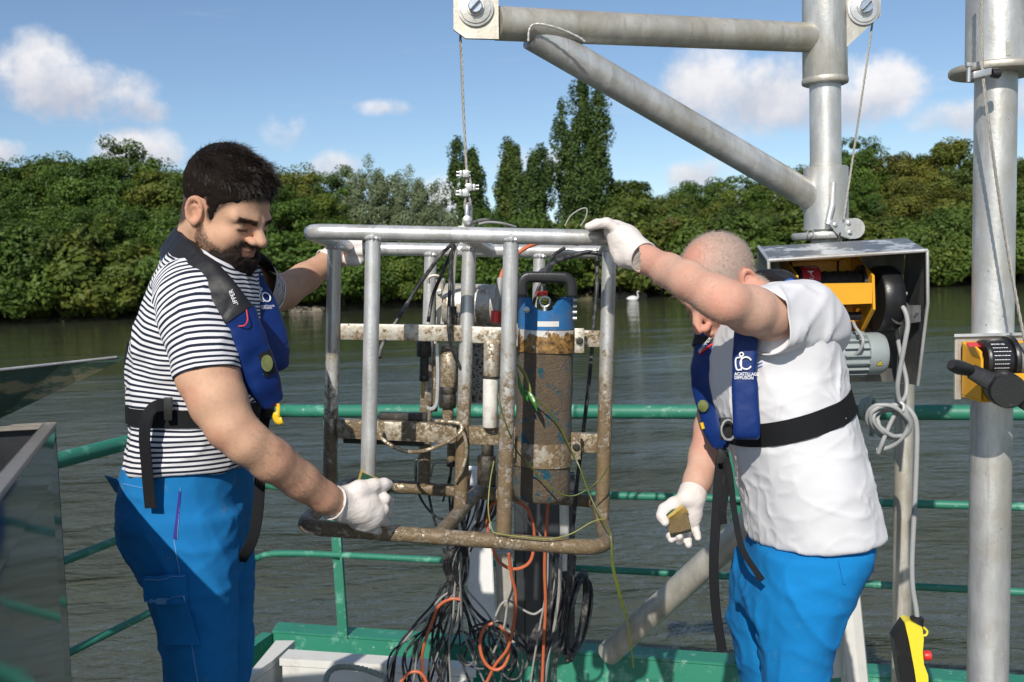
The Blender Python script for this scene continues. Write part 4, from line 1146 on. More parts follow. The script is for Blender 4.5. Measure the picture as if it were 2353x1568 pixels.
    for k in range(n):
        l = (k + 1) % n; o = 2 * n
        F += [(2 * k, 2 * l, 2 * l + 1, 2 * k + 1), (o + 2 * k, o + 2 * k + 1, o + 2 * l + 1, o + 2 * l), (2 * k + 1, 2 * l + 1, o + 2 * l + 1, o + 2 * k + 1), (2 * k, o + 2 * k, o + 2 * l, 2 * l)]
    hd = MB().add(V, F).build('head', MT('pump_blue'), p, angle=50)
    mb = MB(); mb.lathe(zt0 + BZ * .018, BZ, [(0, R * .9), (.004, R * .9)], 40); mb.build('head_floor', MT('panel_dark'), p)
    mb = MB(); mb.lathe(at(1210, 712, Y - R * .93), -BY, [(0, .0075), (.003, .0075), (.005, .004)], 12); mb.build('screw', MT('galv'), hd)
    mb = MB()
    for k in range(4):
        mb.lathe(at(1322, 690 + k * 14, Y - .03), BX, [(-.006, .004), (.003, .004), (.004, .002)], 8)
    mb.build('rivet', MT('galv'), hd)
    mb = MB(); V = []
    for i in range(7):
        w = R_(-82 + i * 8); q = zt0 + x * (math.sin(w * .9 + .95) * (R + .0006)) + y * (math.cos(w * .9 + .95) * (R + .0006)); V += [q + BZ * .004, q + BZ * .016]
    mb.add(V, [(2 * i, 2 * i + 2, 2 * i + 3, 2 * i + 1) for i in range(6)]); mb.build('sticker', MT('white_paint'), hd)
    # black carrying handle
    H = [at(1200, 690, Y), at(1199, 655, Y), at(1208, 640, Y), at(1225, 637, Y), at(1285, 638, Y), at(1303, 641, Y), at(1312, 655, Y), at(1314, 690, Y)]
    Hs = [Vector(q) for q in smooth_path(H, 6)]
    mb = MB(); mb.sweep(Hs, .026, .024, [Vector((0, -1, 0))] * len(Hs), 14, 4); mb.build('handle', MT('black_plastic'), p)
    # cable connector with striped tape and lifting eye
    mb = MB(); q0, q1 = at(1246, 714, Y - .01), at(1246, 660, Y - .01); dd = (q1 - q0).normalized(); Lq = (q1 - q0).length
    mb.lathe(q0, dd, [(0, .013), (Lq * .45, .0125), (Lq * .46, .011), (Lq * .72, .011)], 20); mb.build('connector', MT('tape_yellow'), p)
    for k in range(4):
        mb = MB(); mb.lathe(q0 + dd * (Lq * (.08 + k * .1)), (dd + BX * .25).normalized(), [(0, .0135), (.0022, .0135)], 20); mb.build('tape_stripe', MT('tape_green'), p)
    mb = MB(); mb.lathe(q0 + dd * (Lq * .62), dd, [(0, .0125), (Lq * .2, .0125)], 20); mb.build('red_collar', MT('red'), p)
    mb = MB(); mb.lathe(q0 + dd * (Lq * .82), dd, [(0, .010), (Lq * .25, .006)], 16); mb.build('cable_boot', MT('black_rubber'), p)
    c = at(1252, 694, Y - .035); mb = MB(); mb.tube([c + BX * (math.cos(t) * .0115) + BZ * (math.sin(t) * .0115) for t in np.linspace(0, 6.283, 21)[:-1]], .0032, 10, closed=True); mb.lathe(c - BZ * .030, BZ, [(0, .013), (.006, .012), (.008, .006), (.019, .005)], 16); mb.build('lifting_eye', MT('galv'), p)
    # ---------------- sensors on the bars
    def probe(label, cat, secs, name):
        """secs: (part name, u, v0, v1, radius px, Y, material)"""
        s0 = secs[-1]; t = thing(name, at(s0[1], s0[3], s0[5]), label, cat)
        for (nm, u, v0, v1, rp_, Y_, m_) in secs:
            a_, b_ = at(u + (v0 - 900) * -.012, v0, Y_), at(u + (v1 - 900) * -.012, v1, Y_); l = (b_ - a_).length; rr = px(rp_, Y_)
            mb = MB(); mb.lathe(a_, b_ - a_, [(0, rr * .9), (min(.003, l * .2), rr), (l - min(.003, l * .2), rr), (l, rr * .92)], 24); mb.build(nm, MT(m_), t)
        return t
    probe('white plastic tube sensor with a green line, clamped beside the pump', 'sensor', [('upper_tube', 1129, 790, 866, 19, 2.29, 'cage_mid'), ('collar', 1128, 864, 870, 20, 2.29, 'dirty_black'), ('tube', 1127, 868, 982, 17.5, 2.29, 'sensor_white')], 'white_sensor')
    mb = MB(); mb.tube([at(1127, 876, 2.27), at(1125, 978, 2.27)], .0009, 5); 
    probe('mud-brown tube sensor with black collars in the cage middle', 'sensor', [('tube', 1030, 792, 890, 19, 2.36, 'cage_mud'), ('collar', 1029, 888, 905, 20, 2.36, 'dirty_black'), ('lower_collar', 1029, 905, 938, 19.5, 2.36, 'dirty_black'), ('spigot', 1030, 938, 965, 13, 2.36, 'cage_mud')], 'brown_sensor')
    probe('slim black sensor with a yellow stem under the upper mid bar', 'sensor', [('mounting_block', 973, 784, 820, 17, 2.37, 'dirty_black'), ('body', 974, 820, 862, 10.5, 2.37, 'dirty_black'), ('grip', 974, 862, 876, 11.5, 2.37, 'black_plastic'), ('stem', 972, 876, 916, 4.2, 2.37, 'sponge_yellow')], 'stem_sensor')
    probe('short black mud-spattered sensor under the lower mid bar', 'sensor', [('neck', 1122, 1022, 1046, 14, 2.3, 'dirty_black'), ('body', 1120, 1046, 1114, 21, 2.3, 'dirty_black')], 'black_sensor')
    mb = MB(); c_ = at(1099, 858, 2.40); mb.box(c_, BX * .016, BY * .004, BZ * .072, .002); o = mb.build('sensor_plate', MT('speckled_plate')); tag(o, 'black-speckled grey flat plate behind the white tube sensor', 'plate')
    probe('thin grey stained tube between the slim black sensor and the brown one', 'sensor', [('tube', 998, 784, 930, 6, 2.40, 'cage_mid'), ('tip', 998, 930, 946, 8, 2.40, 'dirty_black')], 'thin_sensor')
    probe('stubby mud-caked tube hanging under the lower mid bar', 'sensor', [('tube', 1040, 1018, 1058, 11, 2.37, 'cage_mud'), ('cap', 1040, 1058, 1072, 13, 2.37, 'dirty_black')], 'stub_sensor')
    probe('small black cable gland block on the centre of the upper bar', 'gland', [('block', 1052, 728, 746, 9, 2.33, 'dirty_black'), ('nut', 1052, 718, 729, 6, 2.33, 'galv')], 'cable_gland')
    probe('dark mud-stained housing tucked behind the centre upright', 'sensor', [('housing', 1066, 800, 900, 17, 2.44, 'dirty_black'), ('foot', 1066, 900, 940, 13, 2.44, 'cage_mud')], 'dark_housing')
    # beige instrument drum behind the upper bar, on forked brackets
    t = thing('instrument_drum', at(1090, 745, 2.46), 'stained beige drum held by a hooked bracket behind the upper bar', 'instrument')
    mb = MB(); a_, b_ = at(1018, 700, 2.47), at(1160, 704, 2.47); mb.lathe(a_, b_ - a_, [(0, .050), (.004, .053), (.14, .053), (.152, .048)], 36); mb.build('shell', MT('cage_mid'), t)
    for (u0, u1) in ((1002, 1020), (1158, 1182)):
        mb = MB(); mb.prism([at(u0, 640, 2.44), at(u1, 640, 2.44), at(u1, 745, 2.44), at(u0, 745, 2.44)], BY * .06); br = mb.build('bracket', MT('alu_stain'), t, smooth=False)
        mb = MB(); mb.lathe(at((u0 + u1) / 2, 672, 2.44), -BY, [(0, .008), (.006, .008), (.007, .005), (.014, .005)], 6); mb.build('bolt', MT('galv'), br)
    mb = MB(); P = [Vector(q) for q in smooth_path([at(u, v, 2.44) for (u, v) in ((985, 652), (985, 640), (995, 634), (1010, 636), (1016, 650), (1016, 668))], 5)]; mb.sweep(P, .022, .007, [Vector((0, -1, 0)).cross((P[min(i + 1, len(P) - 1)] - P[max(i - 1, 0)]).normalized()) for i in range(len(P))], 10, 4); mb.build('hook', MT('alu_stain'), t)
    # grey hook spanner hanging on a tube
    mb = MB(); P = [Vector(q) for q in smooth_path([at(u, v, 2.36) for (u, v) in ((1004, 790), (1006, 860), (1004, 915), (1000, 934), (990, 940), (980, 936))], 5)]; mb.sweep(P, .009, .005, [Vector((0, -1, 0))] * len(P), 8, 4); o = mb.build('hook_spanner', MT('galv')); tag(o, 'thin grey metal hook hanging beside the brown tube sensor', 'hook')

def build_cage_cables():
    def c(pts, r, mat, label, name='cable', group=None, n=8, cat='cable'):
        return tube_thing(name, [at(*q) for q in pts], r, mat, label, cat, group, n, 10)
    c([(1038, 562, 2.3), (1010, 590, 2.32), (960, 660, 2.34), (910, 740, 2.33), (880, 790, 2.30), (872, 822, 2.28)], .0046, 'cable_dark', 'black cable slanting across the cage behind the clean front upright')
    c([(1045, 562, 2.31), (1020, 620, 2.36), (995, 680, 2.39), (984, 740, 2.38)], .0046, 'cable_dark', 'short black cable plugged into the upper mid bar')
    c([(1042, 560, 2.29), (1036, 600, 2.30), (1033, 680, 2.295), (1031, 750, 2.28), (1038, 800, 2.29), (1060, 850, 2.31)], .0042, 'cable_dark', 'black cable drooping in front of the upper mid bar')
    c([(1049, 560, 2.30), (1044, 620, 2.31), (1041, 690, 2.32), (1042, 720, 2.32)], .0038, 'cable_pale', 'pale stained cable ending in a black coil spring')
    c([(1042, 704, 2.32), (1042, 745, 2.32)], .0075, 'dirty_black', 'black ribbed cable boot on the upper mid bar', 'cable_boot', cat='cable boot')
    c([(1330, 561, 2.46), (1290, 556, 2.46), (1240, 558, 2.42), (1200, 575, 2.40), (1172, 600, 2.40), (1155, 625, 2.38), (1148, 655, 2.37), (1143, 690, 2.36)], .0052, 'cable_orange', 'orange cable running over the back rail of the cage top')
    c([(1150, 640, 2.375), (1145, 680, 2.365), (1141, 715, 2.36)], .0085, 'cable_pale', 'worn grey cable sleeve above the red plug', 'cable_sleeve', cat='sleeve')
    c([(1141, 715, 2.36), (1139, 742, 2.36)], .0125, 'red', 'dirty red plug on the upper mid bar', 'plug', cat='plug')
    c([(1400, 588, 2.42), (1350, 580, 2.43), (1305, 592, 2.42), (1272, 605, 2.38), (1253, 635, 2.34), (1246, 665, 2.30)], .0058, 'cable_dark', 'grey-black power cable entering the pump head')
    c([(1298, 570, 2.45), (1275, 585, 2.44), (1255, 620, 2.41), (1228, 690, 2.40), (1215, 760, 2.4)], .0042, 'cable_dark', 'black cable passing behind the pump handle')
    c([(1372, 590, 2.47), (1372, 650, 2.46), (1366, 730, 2.45), (1358, 830, 2.45), (1350, 910, 2.45), (1338, 1010, 2.45), (1326, 1110, 2.45), (1318, 1200, 2.5)], .0050, 'cable_dark', 'black cable hanging straight down between pump and outer upright')
    c([(1085, 512, 2.35), (1110, 506, 2.36), (1140, 510, 2.38), (1168, 517, 2.4)], .0042, 'cable_dark', 'black cable stub lying beside the lifting lug')
    c([(1100, 515, 2.35), (1125, 511, 2.36), (1155, 514, 2.37), (1185, 522, 2.4)], .0030, 'cable_pale', 'thin pale cable lying on the cage top')
    c([(1298, 520, 2.3), (1310, 498, 2.3), (1332, 482, 2.3), (1348, 480, 2.3), (1346, 500, 2.3), (1334, 520, 2.3)], .0016, 'cable_pale', 'thin pale wire loop sticking up above the cage top', 'wire', cat='wire')
    c([(872, 984, 2.28), (880, 1010, 2.27), (920, 1034, 2.26), (965, 1038, 2.27), (1020, 1020, 2.28), (1050, 1000, 2.28), (1062, 985, 2.285), (1050, 972, 2.29), (1000, 968, 2.30)], .0046, 'cage_mud', 'muddy cable loop hanging off the lower mid bar')
    c([(1056, 985, 2.285), (1068, 1005, 2.285), (1072, 1040, 2.29), (1062, 1080, 2.29), (1048, 1108, 2.3)], .0044, 'cage_mud', 'muddy cable curling round the centre upright')
    # water weed
    w = [(1188, 838, 2.2), (1203, 860, 2.2), (1216, 900, 2.2), (1238, 922, 2.2), (1270, 955, 2.21), (1300, 1010, 2.22), (1330, 1070, 2.21), (1352, 1130, 2.16), (1380, 1190, 2.12), (1403, 1230, 2.07), (1408, 1300, 2.06), (1425, 1370, 2.06), (1440, 1420, 2.07), (1448, 1470, 2.08), (1456, 1535, 2.1)]
    P = [Vector(q) for q in smooth_path([at(*q) for q in w], 6)]; n = len(P)
    wid = [.0035 + .004 * (1 if .62 < i / n < .86 else 0) * math.sin(math.pi * (i / n - .62) / .24) for i in range(n)]
    mb = MB(); mb.sweep(P, [max(.0018, x * .95) for x in wid], .0018, [Vector((0, -1, 0))] * n, 8, 2); o = mb.build('weed_strand', MT('weed')); tag(o, 'long yellow green water weed trailing off the pump and cage corner', 'water weed')
    tube_thing('weed_strand', [at(*q) for q in [(1145, 905, 2.09), (1152, 945, 2.08), (1172, 1000, 2.08), (1190, 1040, 2.15), (1225, 1080, 2.2), (1270, 1125, 2.2), (1310, 1140, 2.2), (1345, 1128, 2.2), (1380, 1100, 2.2), (1398, 1072, 2.24)]], .0016, 'weed', 'thin dark green weed stem slung across the pump', 'water weed')
    tube_thing('weed_strand', [at(*q) for q in [(1135, 1060, 2.12), (1126, 1110, 2.11), (1122, 1170, 2.09), (1130, 1215, 2.08), (1142, 1226, 2.075), (1200, 1234, 2.075), (1260, 1238, 2.075), (1310, 1228, 2.08), (1360, 1200, 2.09), (1392, 1192, 2.1)]], .0014, 'weed_pale', 'pale weed strand lying along the bottom rail of the cage', 'water weed')
    for (pts, lab) in (([(1190, 856, 2.19), (1196, 890, 2.19), (1208, 914, 2.18), (1214, 922, 2.18)], 'small bright green weed leaf stuck beside the pump'), ([(1195, 895, 2.19), (1215, 905, 2.19), (1228, 925, 2.18), (1234, 945, 2.18)], 'narrow green weed leaf lying on the pump casing')):
        P = [Vector(q) for q in smooth_path([at(*q) for q in pts], 5)]; n = len(P); mb = MB()
        mb.sweep(P, [max(.002, .011 * math.sin(math.pi * (i + .5) / n)) for i in range(n)], .0018, [Vector((0, -1, 0))] * n, 8, 2); o = mb.build('weed_leaf', MT('weed_green')); tag(o, lab, 'water weed')
    tube_thing('reed_stem', [at(*q) for q in [(1188, 835, 2.2), (1207, 860, 2.2), (1217, 890, 2.2), (1219, 905, 2.2)]], .0028, 'weed_pale', 'pale bent reed stem beside the pump', 'reed')

m_plain('sensor_white', (.68, .66, .60), .45, 0, .08, 30, .05, dirt=(.22, .16, .09), dirt_amt=.75)
n = NT('speckled_plate'); _a = n.step(n.noise(150, 5, .75), .50, .56)
n.set(col=n.mix(_a, (.34, .33, .31), (.02, .02, .018)), rough=.5, metal=.2)
m_plain('weed_green', (.03, .14, .012), .3, 0, .3, 60, .1)
n = NT('band_rust'); _z = n.sep(n.pos())[2]; _t = n.step(_z, 2.19, 2.155); _n = n.noise(40, 7, .7)
_k = n.step(n.math('ADD', _t, n.math('MULTIPLY', n.math('SUBTRACT', _n, .5), 3.0)), .42, .66)
n.set(col=n.mix(_k, (.66, .65, .62), n.mix(n.step(n.noise(75, 6, .7), .35, .65), (.06, .035, .015), (.36, .20, .06))), metal=n.lerp(_k, .45, 0), rough=.42, nrm=n.bump(n.math('ADD', _k, _n), .4, .002))
build_cage(); build_cage_cables()
# ------------------------------------------------------------------ deck gear and the steel bin
def build_deck_gear():
    W = MT('white_paint')
    def bench(name, quad, h, label, over=.02):
        t = thing(name, quad[0] - BZ * h, label, 'bench')
        q = [Vector(p) for p in quad]; cen = sum(q, Vector()) / 4
        mb = MB(); mb.prism(q, BZ * -.026); mb.build('top_board', W, t, smooth=False)
        ins = [cen + (p - cen) * .97 - BZ * .028 for p in q]
        mb = MB(); mb.prism(ins, BZ * -(h - .03)); mb.build('side_wall', W, t, smooth=False)
        return t
    def Pd(u, v, drop): # point `drop` below the camera, seen at (u, v)
        d = ray(u, v); hor = 640 - .04 * (u - 1176); return at(u, v, drop * PF / (v - hor))
    dr = 1.27
    bench('deck_bench', [Pd(663, 1492, dr), Pd(1092, 1521, dr), Pd(1094, 1540, dr), Pd(642, 1513, dr)], .28, 'long white painted deck box with stained sides along the deck edge')
    bench('deck_bench', [Pd(634, 1472, dr), Pd(678, 1472, dr), Pd(624, 1520, dr), Pd(556, 1566, dr)], .28, 'short white deck box in the corner next to the striped worker')
    P = [Pd(748, 1590, dr - .01), Pd(752, 1552, dr - .02), Pd(775, 1534, dr - .02), Pd(820, 1535, dr - .02), Pd(865, 1548, dr - .015), Pd(890, 1562, dr - .01), Pd(900, 1600, dr)]
    mb = MB(); wire(mb, P, .010, n=6); o = mb.build('deck_rope', MT('rope')); tag(o, 'grey flecked rope lying in an arc on the long deck box', 'rope')
    # instrument columns standing on the deck edge
    def col(name, a, b, w, d, mat, label, Y):
        p, q = at(a[0], a[1], Y), at(b[0], b[1], Y); dd = (q - p) / 2
        mb = MB(); mb.box((p + q) / 2, BX * px(w / 2, Y), BY * d, dd, .004); o = mb.build(name, MT(mat)); return tag(o, label, 'post')
    col('white_post', (1094, 1078), (1110, 1436), 54, .03, 'white_plastic', 'flat white post standing under the cage', 3.35)
    e = thing('profile_column', at(1235, 1486, 3.5), 'dark grey aluminium profile column behind the cable bundle', 'column')
    for (a, b, w, mat, nm) in ((1192, 1196, 20, 'panel_dark', 'dark_profile'), (1222, 1226, 36, 'panel_dark', 'dark_profile'), (1262, 1265, 40, 'panel_dark', 'dark_profile'), (1294, 1296, 20, 'alu', 'bright_profile'), (1312, 1312, 12, 'panel_dark', 'dark_profile')):
        p, q = at(a, 1090, 3.5), at(b, 1488, 3.5); mb = MB(); mb.box((p + q) / 2, BX * px(w / 2, 3.5), BY * (.02 + w * .0004), (q - p) / 2, .003); mb.build(nm, MT(mat), e)
    col('grey_post', (1158, 1270), (1164, 1470), 34, .02, 'alu_stain', 'short weathered grey post between white post and dark column', 3.45)

def build_cable_bundle():
    rg = random.Random(21)
    labs = {'cable_dark': ('thin black dirty cable of the bundle hanging below the cage', 'black cables of the hanging bundle'),
            'cable_orange': ('orange cable of the bundle hanging below the cage', 'orange cables of the hanging bundle'),
            'cable_pale': ('pale grey cable of the bundle hanging below the cage', 'pale cables of the hanging bundle')}
    def c(pts, r, mat):
        lab, grp = labs[mat]
        xe, ye = pts[-1][0], pts[-1][1]
        tail = 'curled into a loop' if abs(pts[0][0] - xe) < 120 and abs(pts[0][1] - ye) < 160 else 'ending high under the cage' if ye < 500 else 'falling onto the long deck box' if xe < 1000 else 'falling past the white post' if xe < 1260 else 'falling in front of the dark column' if xe < 1540 else 'falling beside the black hank'
        lab = {'cable_dark': 'thin black dirty cable below the cage, ', 'cable_orange': 'orange cable below the cage, ', 'cable_pale': 'pale grey cable below the cage, '}[mat] + tail; grp = grp + ', ' + tail
        P = [Q4(x, y, Y) for (x, y, Y) in pts]
        tube_thing('hanging_cable', P, r * (.72 if mat != 'cable_orange' else .78), mat, lab, 'cable', grp, 8, 8)
    D, O, G = 'cable_dark', 'cable_orange', 'cable_pale'
    # black bundle fanning out over the deck boxes
    c([(1120, -40, 2.6), (1112, 120, 2.65), (1130, 300, 2.7), (1135, 420, 2.75), (1160, 540, 2.8), (1165, 640, 2.8), (1110, 830, 2.85), (1105, 1040, 2.9)], .0046, D)
    c([(1290, 100, 2.6), (1240, 240, 2.65), (1180, 380, 2.7), (1120, 470, 2.75), (1080, 620, 2.8), (1060, 760, 2.82), (1050, 900, 2.85), (1010, 1050, 2.9)], .0050, D)
    c([(1230, 110, 2.6), (1190, 260, 2.68), (1130, 400, 2.72), (1110, 520, 2.76), (1060, 580, 2.8), (1000, 760, 2.82), (930, 900, 2.85), (900, 1060, 2.9)], .0050, D)
    c([(1080, 360, 2.7), (1110, 460, 2.72), (1140, 540, 2.75), (1170, 600, 2.76), (1200, 690, 2.78), (1240, 810, 2.8), (1290, 900, 2.82), (1360, 960, 2.84), (1420, 1060, 2.86)], .0050, D)
    c([(1200, 360, 2.7), (1150, 470, 2.72), (1150, 560, 2.74), (1190, 660, 2.75), (1215, 780, 2.78), (1200, 860, 2.8), (1180, 940, 2.82), (1230, 1060, 2.85)], .0046, D)
    c([(1090, 540, 2.74), (1030, 640, 2.76), (940, 740, 2.78), (870, 840, 2.8), (830, 950, 2.82), (815, 1060, 2.85)], .0050, D)
    c([(1195, 670, 2.74), (1120, 680, 2.76), (1000, 715, 2.78), (900, 790, 2.8), (850, 880, 2.8), (830, 1040, 2.85)], .0050, D)
    c([(1160, 540, 2.74), (1110, 540, 2.74), (1070, 570, 2.75), (1040, 640, 2.76), (1020, 740, 2.78), (960, 900, 2.8), (890, 1060, 2.85)], .0055, D)
    c([(1270, 740, 2.74), (1340, 725, 2.74), (1430, 770, 2.76), (1490, 840, 2.78), (1500, 930, 2.8), (1450, 1000, 2.82), (1380, 1060, 2.85)], .0055, D)
    c([(1140, 300, 2.68), (1165, 420, 2.7), (1140, 540, 2.72), (1130, 700, 2.74), (1110, 850, 2.78), (1120, 1060, 2.82)], .0042, G)
    c([(1215, 330, 2.68), (1170, 450, 2.7), (1170, 620, 2.72), (1180, 780, 2.74), (1250, 950, 2.78), (1300, 1060, 2.82)], .0044, G)
    c([(1175, 590, 2.74), (1120, 580, 2.74), (1060, 620, 2.75), (1010, 700, 2.76), (960, 850, 2.78), (930, 1060, 2.8)], .0042, G)
    # orange
    c([(1180, 620, 2.73), (1120, 615, 2.73), (1060, 650, 2.74), (1030, 720, 2.75), (990, 830, 2.76), (975, 930, 2.78), (985, 1060, 2.8)], .0058, O)
    c([(850, 1060, 2.72), (900, 990, 2.72), (950, 975, 2.72), (985, 1000, 2.72), (1010, 1060, 2.72)], .0058, O)
    c([(1400, 130, 2.6), (1320, 150, 2.6), (1300, 260, 2.62), (1340, 400, 2.62), (1400, 460, 2.62), (1470, 460, 2.62), (1520, 410, 2.62), (1530, 280, 2.62), (1500, 170, 2.6), (1430, 125, 2.6)], .0058, O)
    c([(1405, 390, 2.6), (1420, 500, 2.62), (1440, 600, 2.64), (1430, 740, 2.66), (1400, 860, 2.68), (1340, 940, 2.7), (1300, 1020, 2.72), (1270, 1060, 2.72)], .0058, O)
    c([(1600, 130, 2.6), (1590, 300, 2.62), (1583, 460, 2.64), (1588, 640, 2.66), (1580, 820, 2.68), (1570, 1060, 2.7)], .0056, O)
    P = [(1335 + math.cos(a) * 72, 850 + math.sin(a) * 115 + math.cos(a) * 12, 2.70) for a in np.linspace(-1.2, 4.6, 12)]
    c(P, .0060, O)
    # pale
    c([(1430, 150, 2.62), (1490, 220, 2.64), (1560, 300, 2.66), (1640, 430, 2.68), (1630, 560, 2.7), (1610, 700, 2.72)], .0046, G)
    c([(1660, 410, 2.64), (1655, 560, 2.66), (1640, 700, 2.68), (1610, 860, 2.7), (1580, 1060, 2.72)], .0060, G)
    c([(1340, 700, 2.7), (1370, 640, 2.7), (1410, 625, 2.7), (1470, 665, 2.7), (1530, 690, 2.7), (1580, 660, 2.7)], .0046, G)
    c([(1415, 470, 2.68), (1425, 560, 2.68), (1400, 640, 2.7), (1380, 760, 2.7), (1330, 880, 2.72)], .0046, G)
    c([(1700, 420, 2.64), (1700, 560, 2.66), (1640, 760, 2.68), (1570, 950, 2.7), (1540, 1060, 2.72)], .0046, D)
    c([(1620, 420, 2.64), (1640, 540, 2.65), (1610, 680, 2.66), (1605, 820, 2.68), (1560, 1000, 2.7)], .0046, D)
    c([(1735, 400, 2.64), (1725, 520, 2.65), (1700, 640, 2.66), (1680, 830, 2.68), (1640, 930, 2.7), (1640, 1060, 2.72)], .0046, D)
    c([(1080, 130, 2.6), (1100, 60, 2.55), (1130, -60, 2.5)], .0042, D); c([(945, -50, 2.55), (950, 60, 2.58), (990, 150, 2.6), (1060, 215, 2.62), (1150, 225, 2.62)], .0046, D)
    c([(985, -30, 2.55), (1010, 100, 2.58), (1030, 200, 2.6), (1045, 250, 2.62)], .0046, D); c([(1305, -10, 2.5), (1310, 100, 2.55), (1270, 260, 2.6), (1215, 380, 2.66)], .0042, D)
    c([(940, 10, 2.52), (945, -60, 2.5), (975, -110, 2.5), (1000, -115, 2.5)], .0036, G); c([(1020, 10, 2.52), (1035, -50, 2.5), (1080, -60, 2.5), (1150, -40, 2.5)], .0036, G)
    for k in range(20):     # the rest of the tangle
        x0 = rg.uniform(1080, 1330); s1 = rg.uniform(-60, 60); xe = rg.choice([rg.uniform(820, 1150), rg.uniform(1150, 1500)]); m_ = D if k % 6 else G
        c([(x0 + 60, -20, 2.58), (x0 + 30, 200, 2.62), (1150 + s1, 400, 2.68), (1150 + s1 * .6, 540, 2.72), ((1150 + xe) / 2 + rg.uniform(-60, 60), 720 + rg.uniform(-40, 40), 2.76), (xe + rg.uniform(-30, 30), 880, 2.8), (xe + rg.uniform(-60, 60), 1060, 2.85)], rg.uniform(.0036, .0052), m_)
    for k in range(9):
        x0 = rg.uniform(1180, 1460); y0 = rg.uniform(780, 900); rx = rg.uniform(50, 90); ry = rg.uniform(70, 120); p0 = rg.uniform(0, 6)
        c([(x0 + math.cos(a) * rx, y0 + math.sin(a + .3) * ry, 2.72 + .01 * k) for a in np.linspace(p0, p0 + 5.2, 11)], .0048, D)
    for k in range(4):
        x0 = 1590 + k * 34
        c([(x0 + 10, 380, 2.64), (x0 + rg.uniform(-8, 8), 560, 2.66), (x0 - 20 + rg.uniform(-10, 10), 740, 2.68), (x0 - 60, 920, 2.7), (x0 - 80, 1060, 2.72)], .0042, D if k % 2 else G)
    # the dark hank on the column
    e = thing('cable_hank', Q4(1720, 940, 2.75), 'thick hank of black cable hanging beside the dark column', 'cable')
    for k in range(11):
        s = rg.uniform(-12, 12); w = rg.uniform(30, 62); h = rg.uniform(175, 225)
        P = [Q4(1735 + s + math.cos(a) * w - 70 * (math.sin(a) * .5), 700 + math.sin(a) * h + rg.uniform(-8, 8), 2.73 + .03 * math.cos(a) + k * .004) for a in np.linspace(0, 6.283, 15)[:-1]]
        mb = MB(); mb.tube([Vector(q) for q in smooth_path(P, 4, True)], .0058, 8, closed=True); mb.build('turn', MT('cable_dark'), e)
    for k in range(7):
        s = rg.uniform(-15, 15)
        P = [Q4(1690 + s, 480, 2.73), Q4(1650 + s, 600, 2.74), Q4(1560 + s * 1.4, 760, 2.76), Q4(1515 + s, 870, 2.77), Q4(1540 + s, 910, 2.77), Q4(1600 + s, 800, 2.75), Q4(1660 + s, 640, 2.74), Q4(1715 + s, 500, 2.73)]
        mb = MB(); mb.tube([Vector(q) for q in smooth_path(P, 5)], .0056, 8); mb.build('turn', MT('cable_dark'), e)

def build_bin():
    e = thing('steel_bin', at(60, 1700, 1.6), 'open stainless steel bin with mirror-like side next to the striped worker', 'bin')
    S = MT('stainless')
    far, near = at(127, 980, 1.9), at(-60, 1220, 1.06)
    fb, nb = at(167, 1600, 1.9), at(-30, 2600, 1.06)
    fb = far + (fb - far) * 1.3
    side = [far, near, near - BZ * .9, fb]
    def sheet(name, P, t, mat=S):
        mb = MB(); P = [Vector(q) for q in P]; n = (P[1] - P[0]).cross(P[-1] - P[0]).normalized() * t; mb.prism(P, n); return mb.build(name, mat, e, smooth=False)
    sheet('side_panel', side, -.003)
    bl = at(-420, 1010, 1.95); nl = near + (bl - far)
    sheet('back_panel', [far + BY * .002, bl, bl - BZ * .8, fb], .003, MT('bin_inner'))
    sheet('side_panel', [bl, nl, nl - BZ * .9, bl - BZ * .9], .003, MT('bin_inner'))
    # folded rim
    def rim(a, b, w=.022, mat='rim_steel'):
        a, b = Vector(a), Vector(b); d = (b - a).normalized(); s = d.cross(BZ).normalized(); mb = MB()
        mb.box((a + b) / 2 + BZ * .003 - s * w * .4, (b - a) / 2, s * w * .5, BZ * .004, .001); mb.build('rim', MT(mat), e)
    rim(near, far); rim(far, bl)
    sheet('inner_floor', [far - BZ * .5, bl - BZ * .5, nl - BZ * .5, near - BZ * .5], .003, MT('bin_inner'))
    # tilted lid leaf on the far rim
    L = [at(-150, 866, 1.75), at(150, 834, 2.02), at(268, 821, 2.10), at(283, 824, 2.11), at(272, 832, 2.10), at(120, 890, 2.04), at(15, 955, 1.97), at(-150, 1030, 1.90)]
    mb = MB(); mb.prism(L, Vector((.001, .004, .003))); mb.build('lid', MT('lid_sheet'), e, smooth=False)
    mb = MB(); mb.tube([L[0], L[1], L[2]], .0028, 8); mb.build('lid_edge', MT('alu_bright'), e)
    # placard inside
    mb = MB(); mb.prism([QX(98, 505, 1.97), QX(150, 505, 1.955), QX(150, 560, 1.955), QX(98, 575, 1.97)], BY * .002); mb.build('placard', MT('panel_dark'), e, smooth=False)
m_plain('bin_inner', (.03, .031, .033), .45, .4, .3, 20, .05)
m_plain('rim_steel', (.30, .27, .23), .45, .5, .25, 40, .1, dirt=(.45, .38, .28), dirt_amt=.5)
build_deck_gear(); build_cable_bundle(); build_bin()
# ------------------------------------------------------------------ implicit-surface modelling for bodies and clothes
from mathutils.bvhtree import BVHTree
def A(u, v, Y): return np.array(at(u, v, Y), dtype=np.float64)
def smin(a, b, k):
    if k <= 0: return np.minimum(a, b)
    h = np.clip(.5 + .5 * (b - a) / k, 0, 1)
    return b * (1 - h) + a * h - k * h * (1 - h)
def smax(a, b, k): return -smin(-a, -b, k)

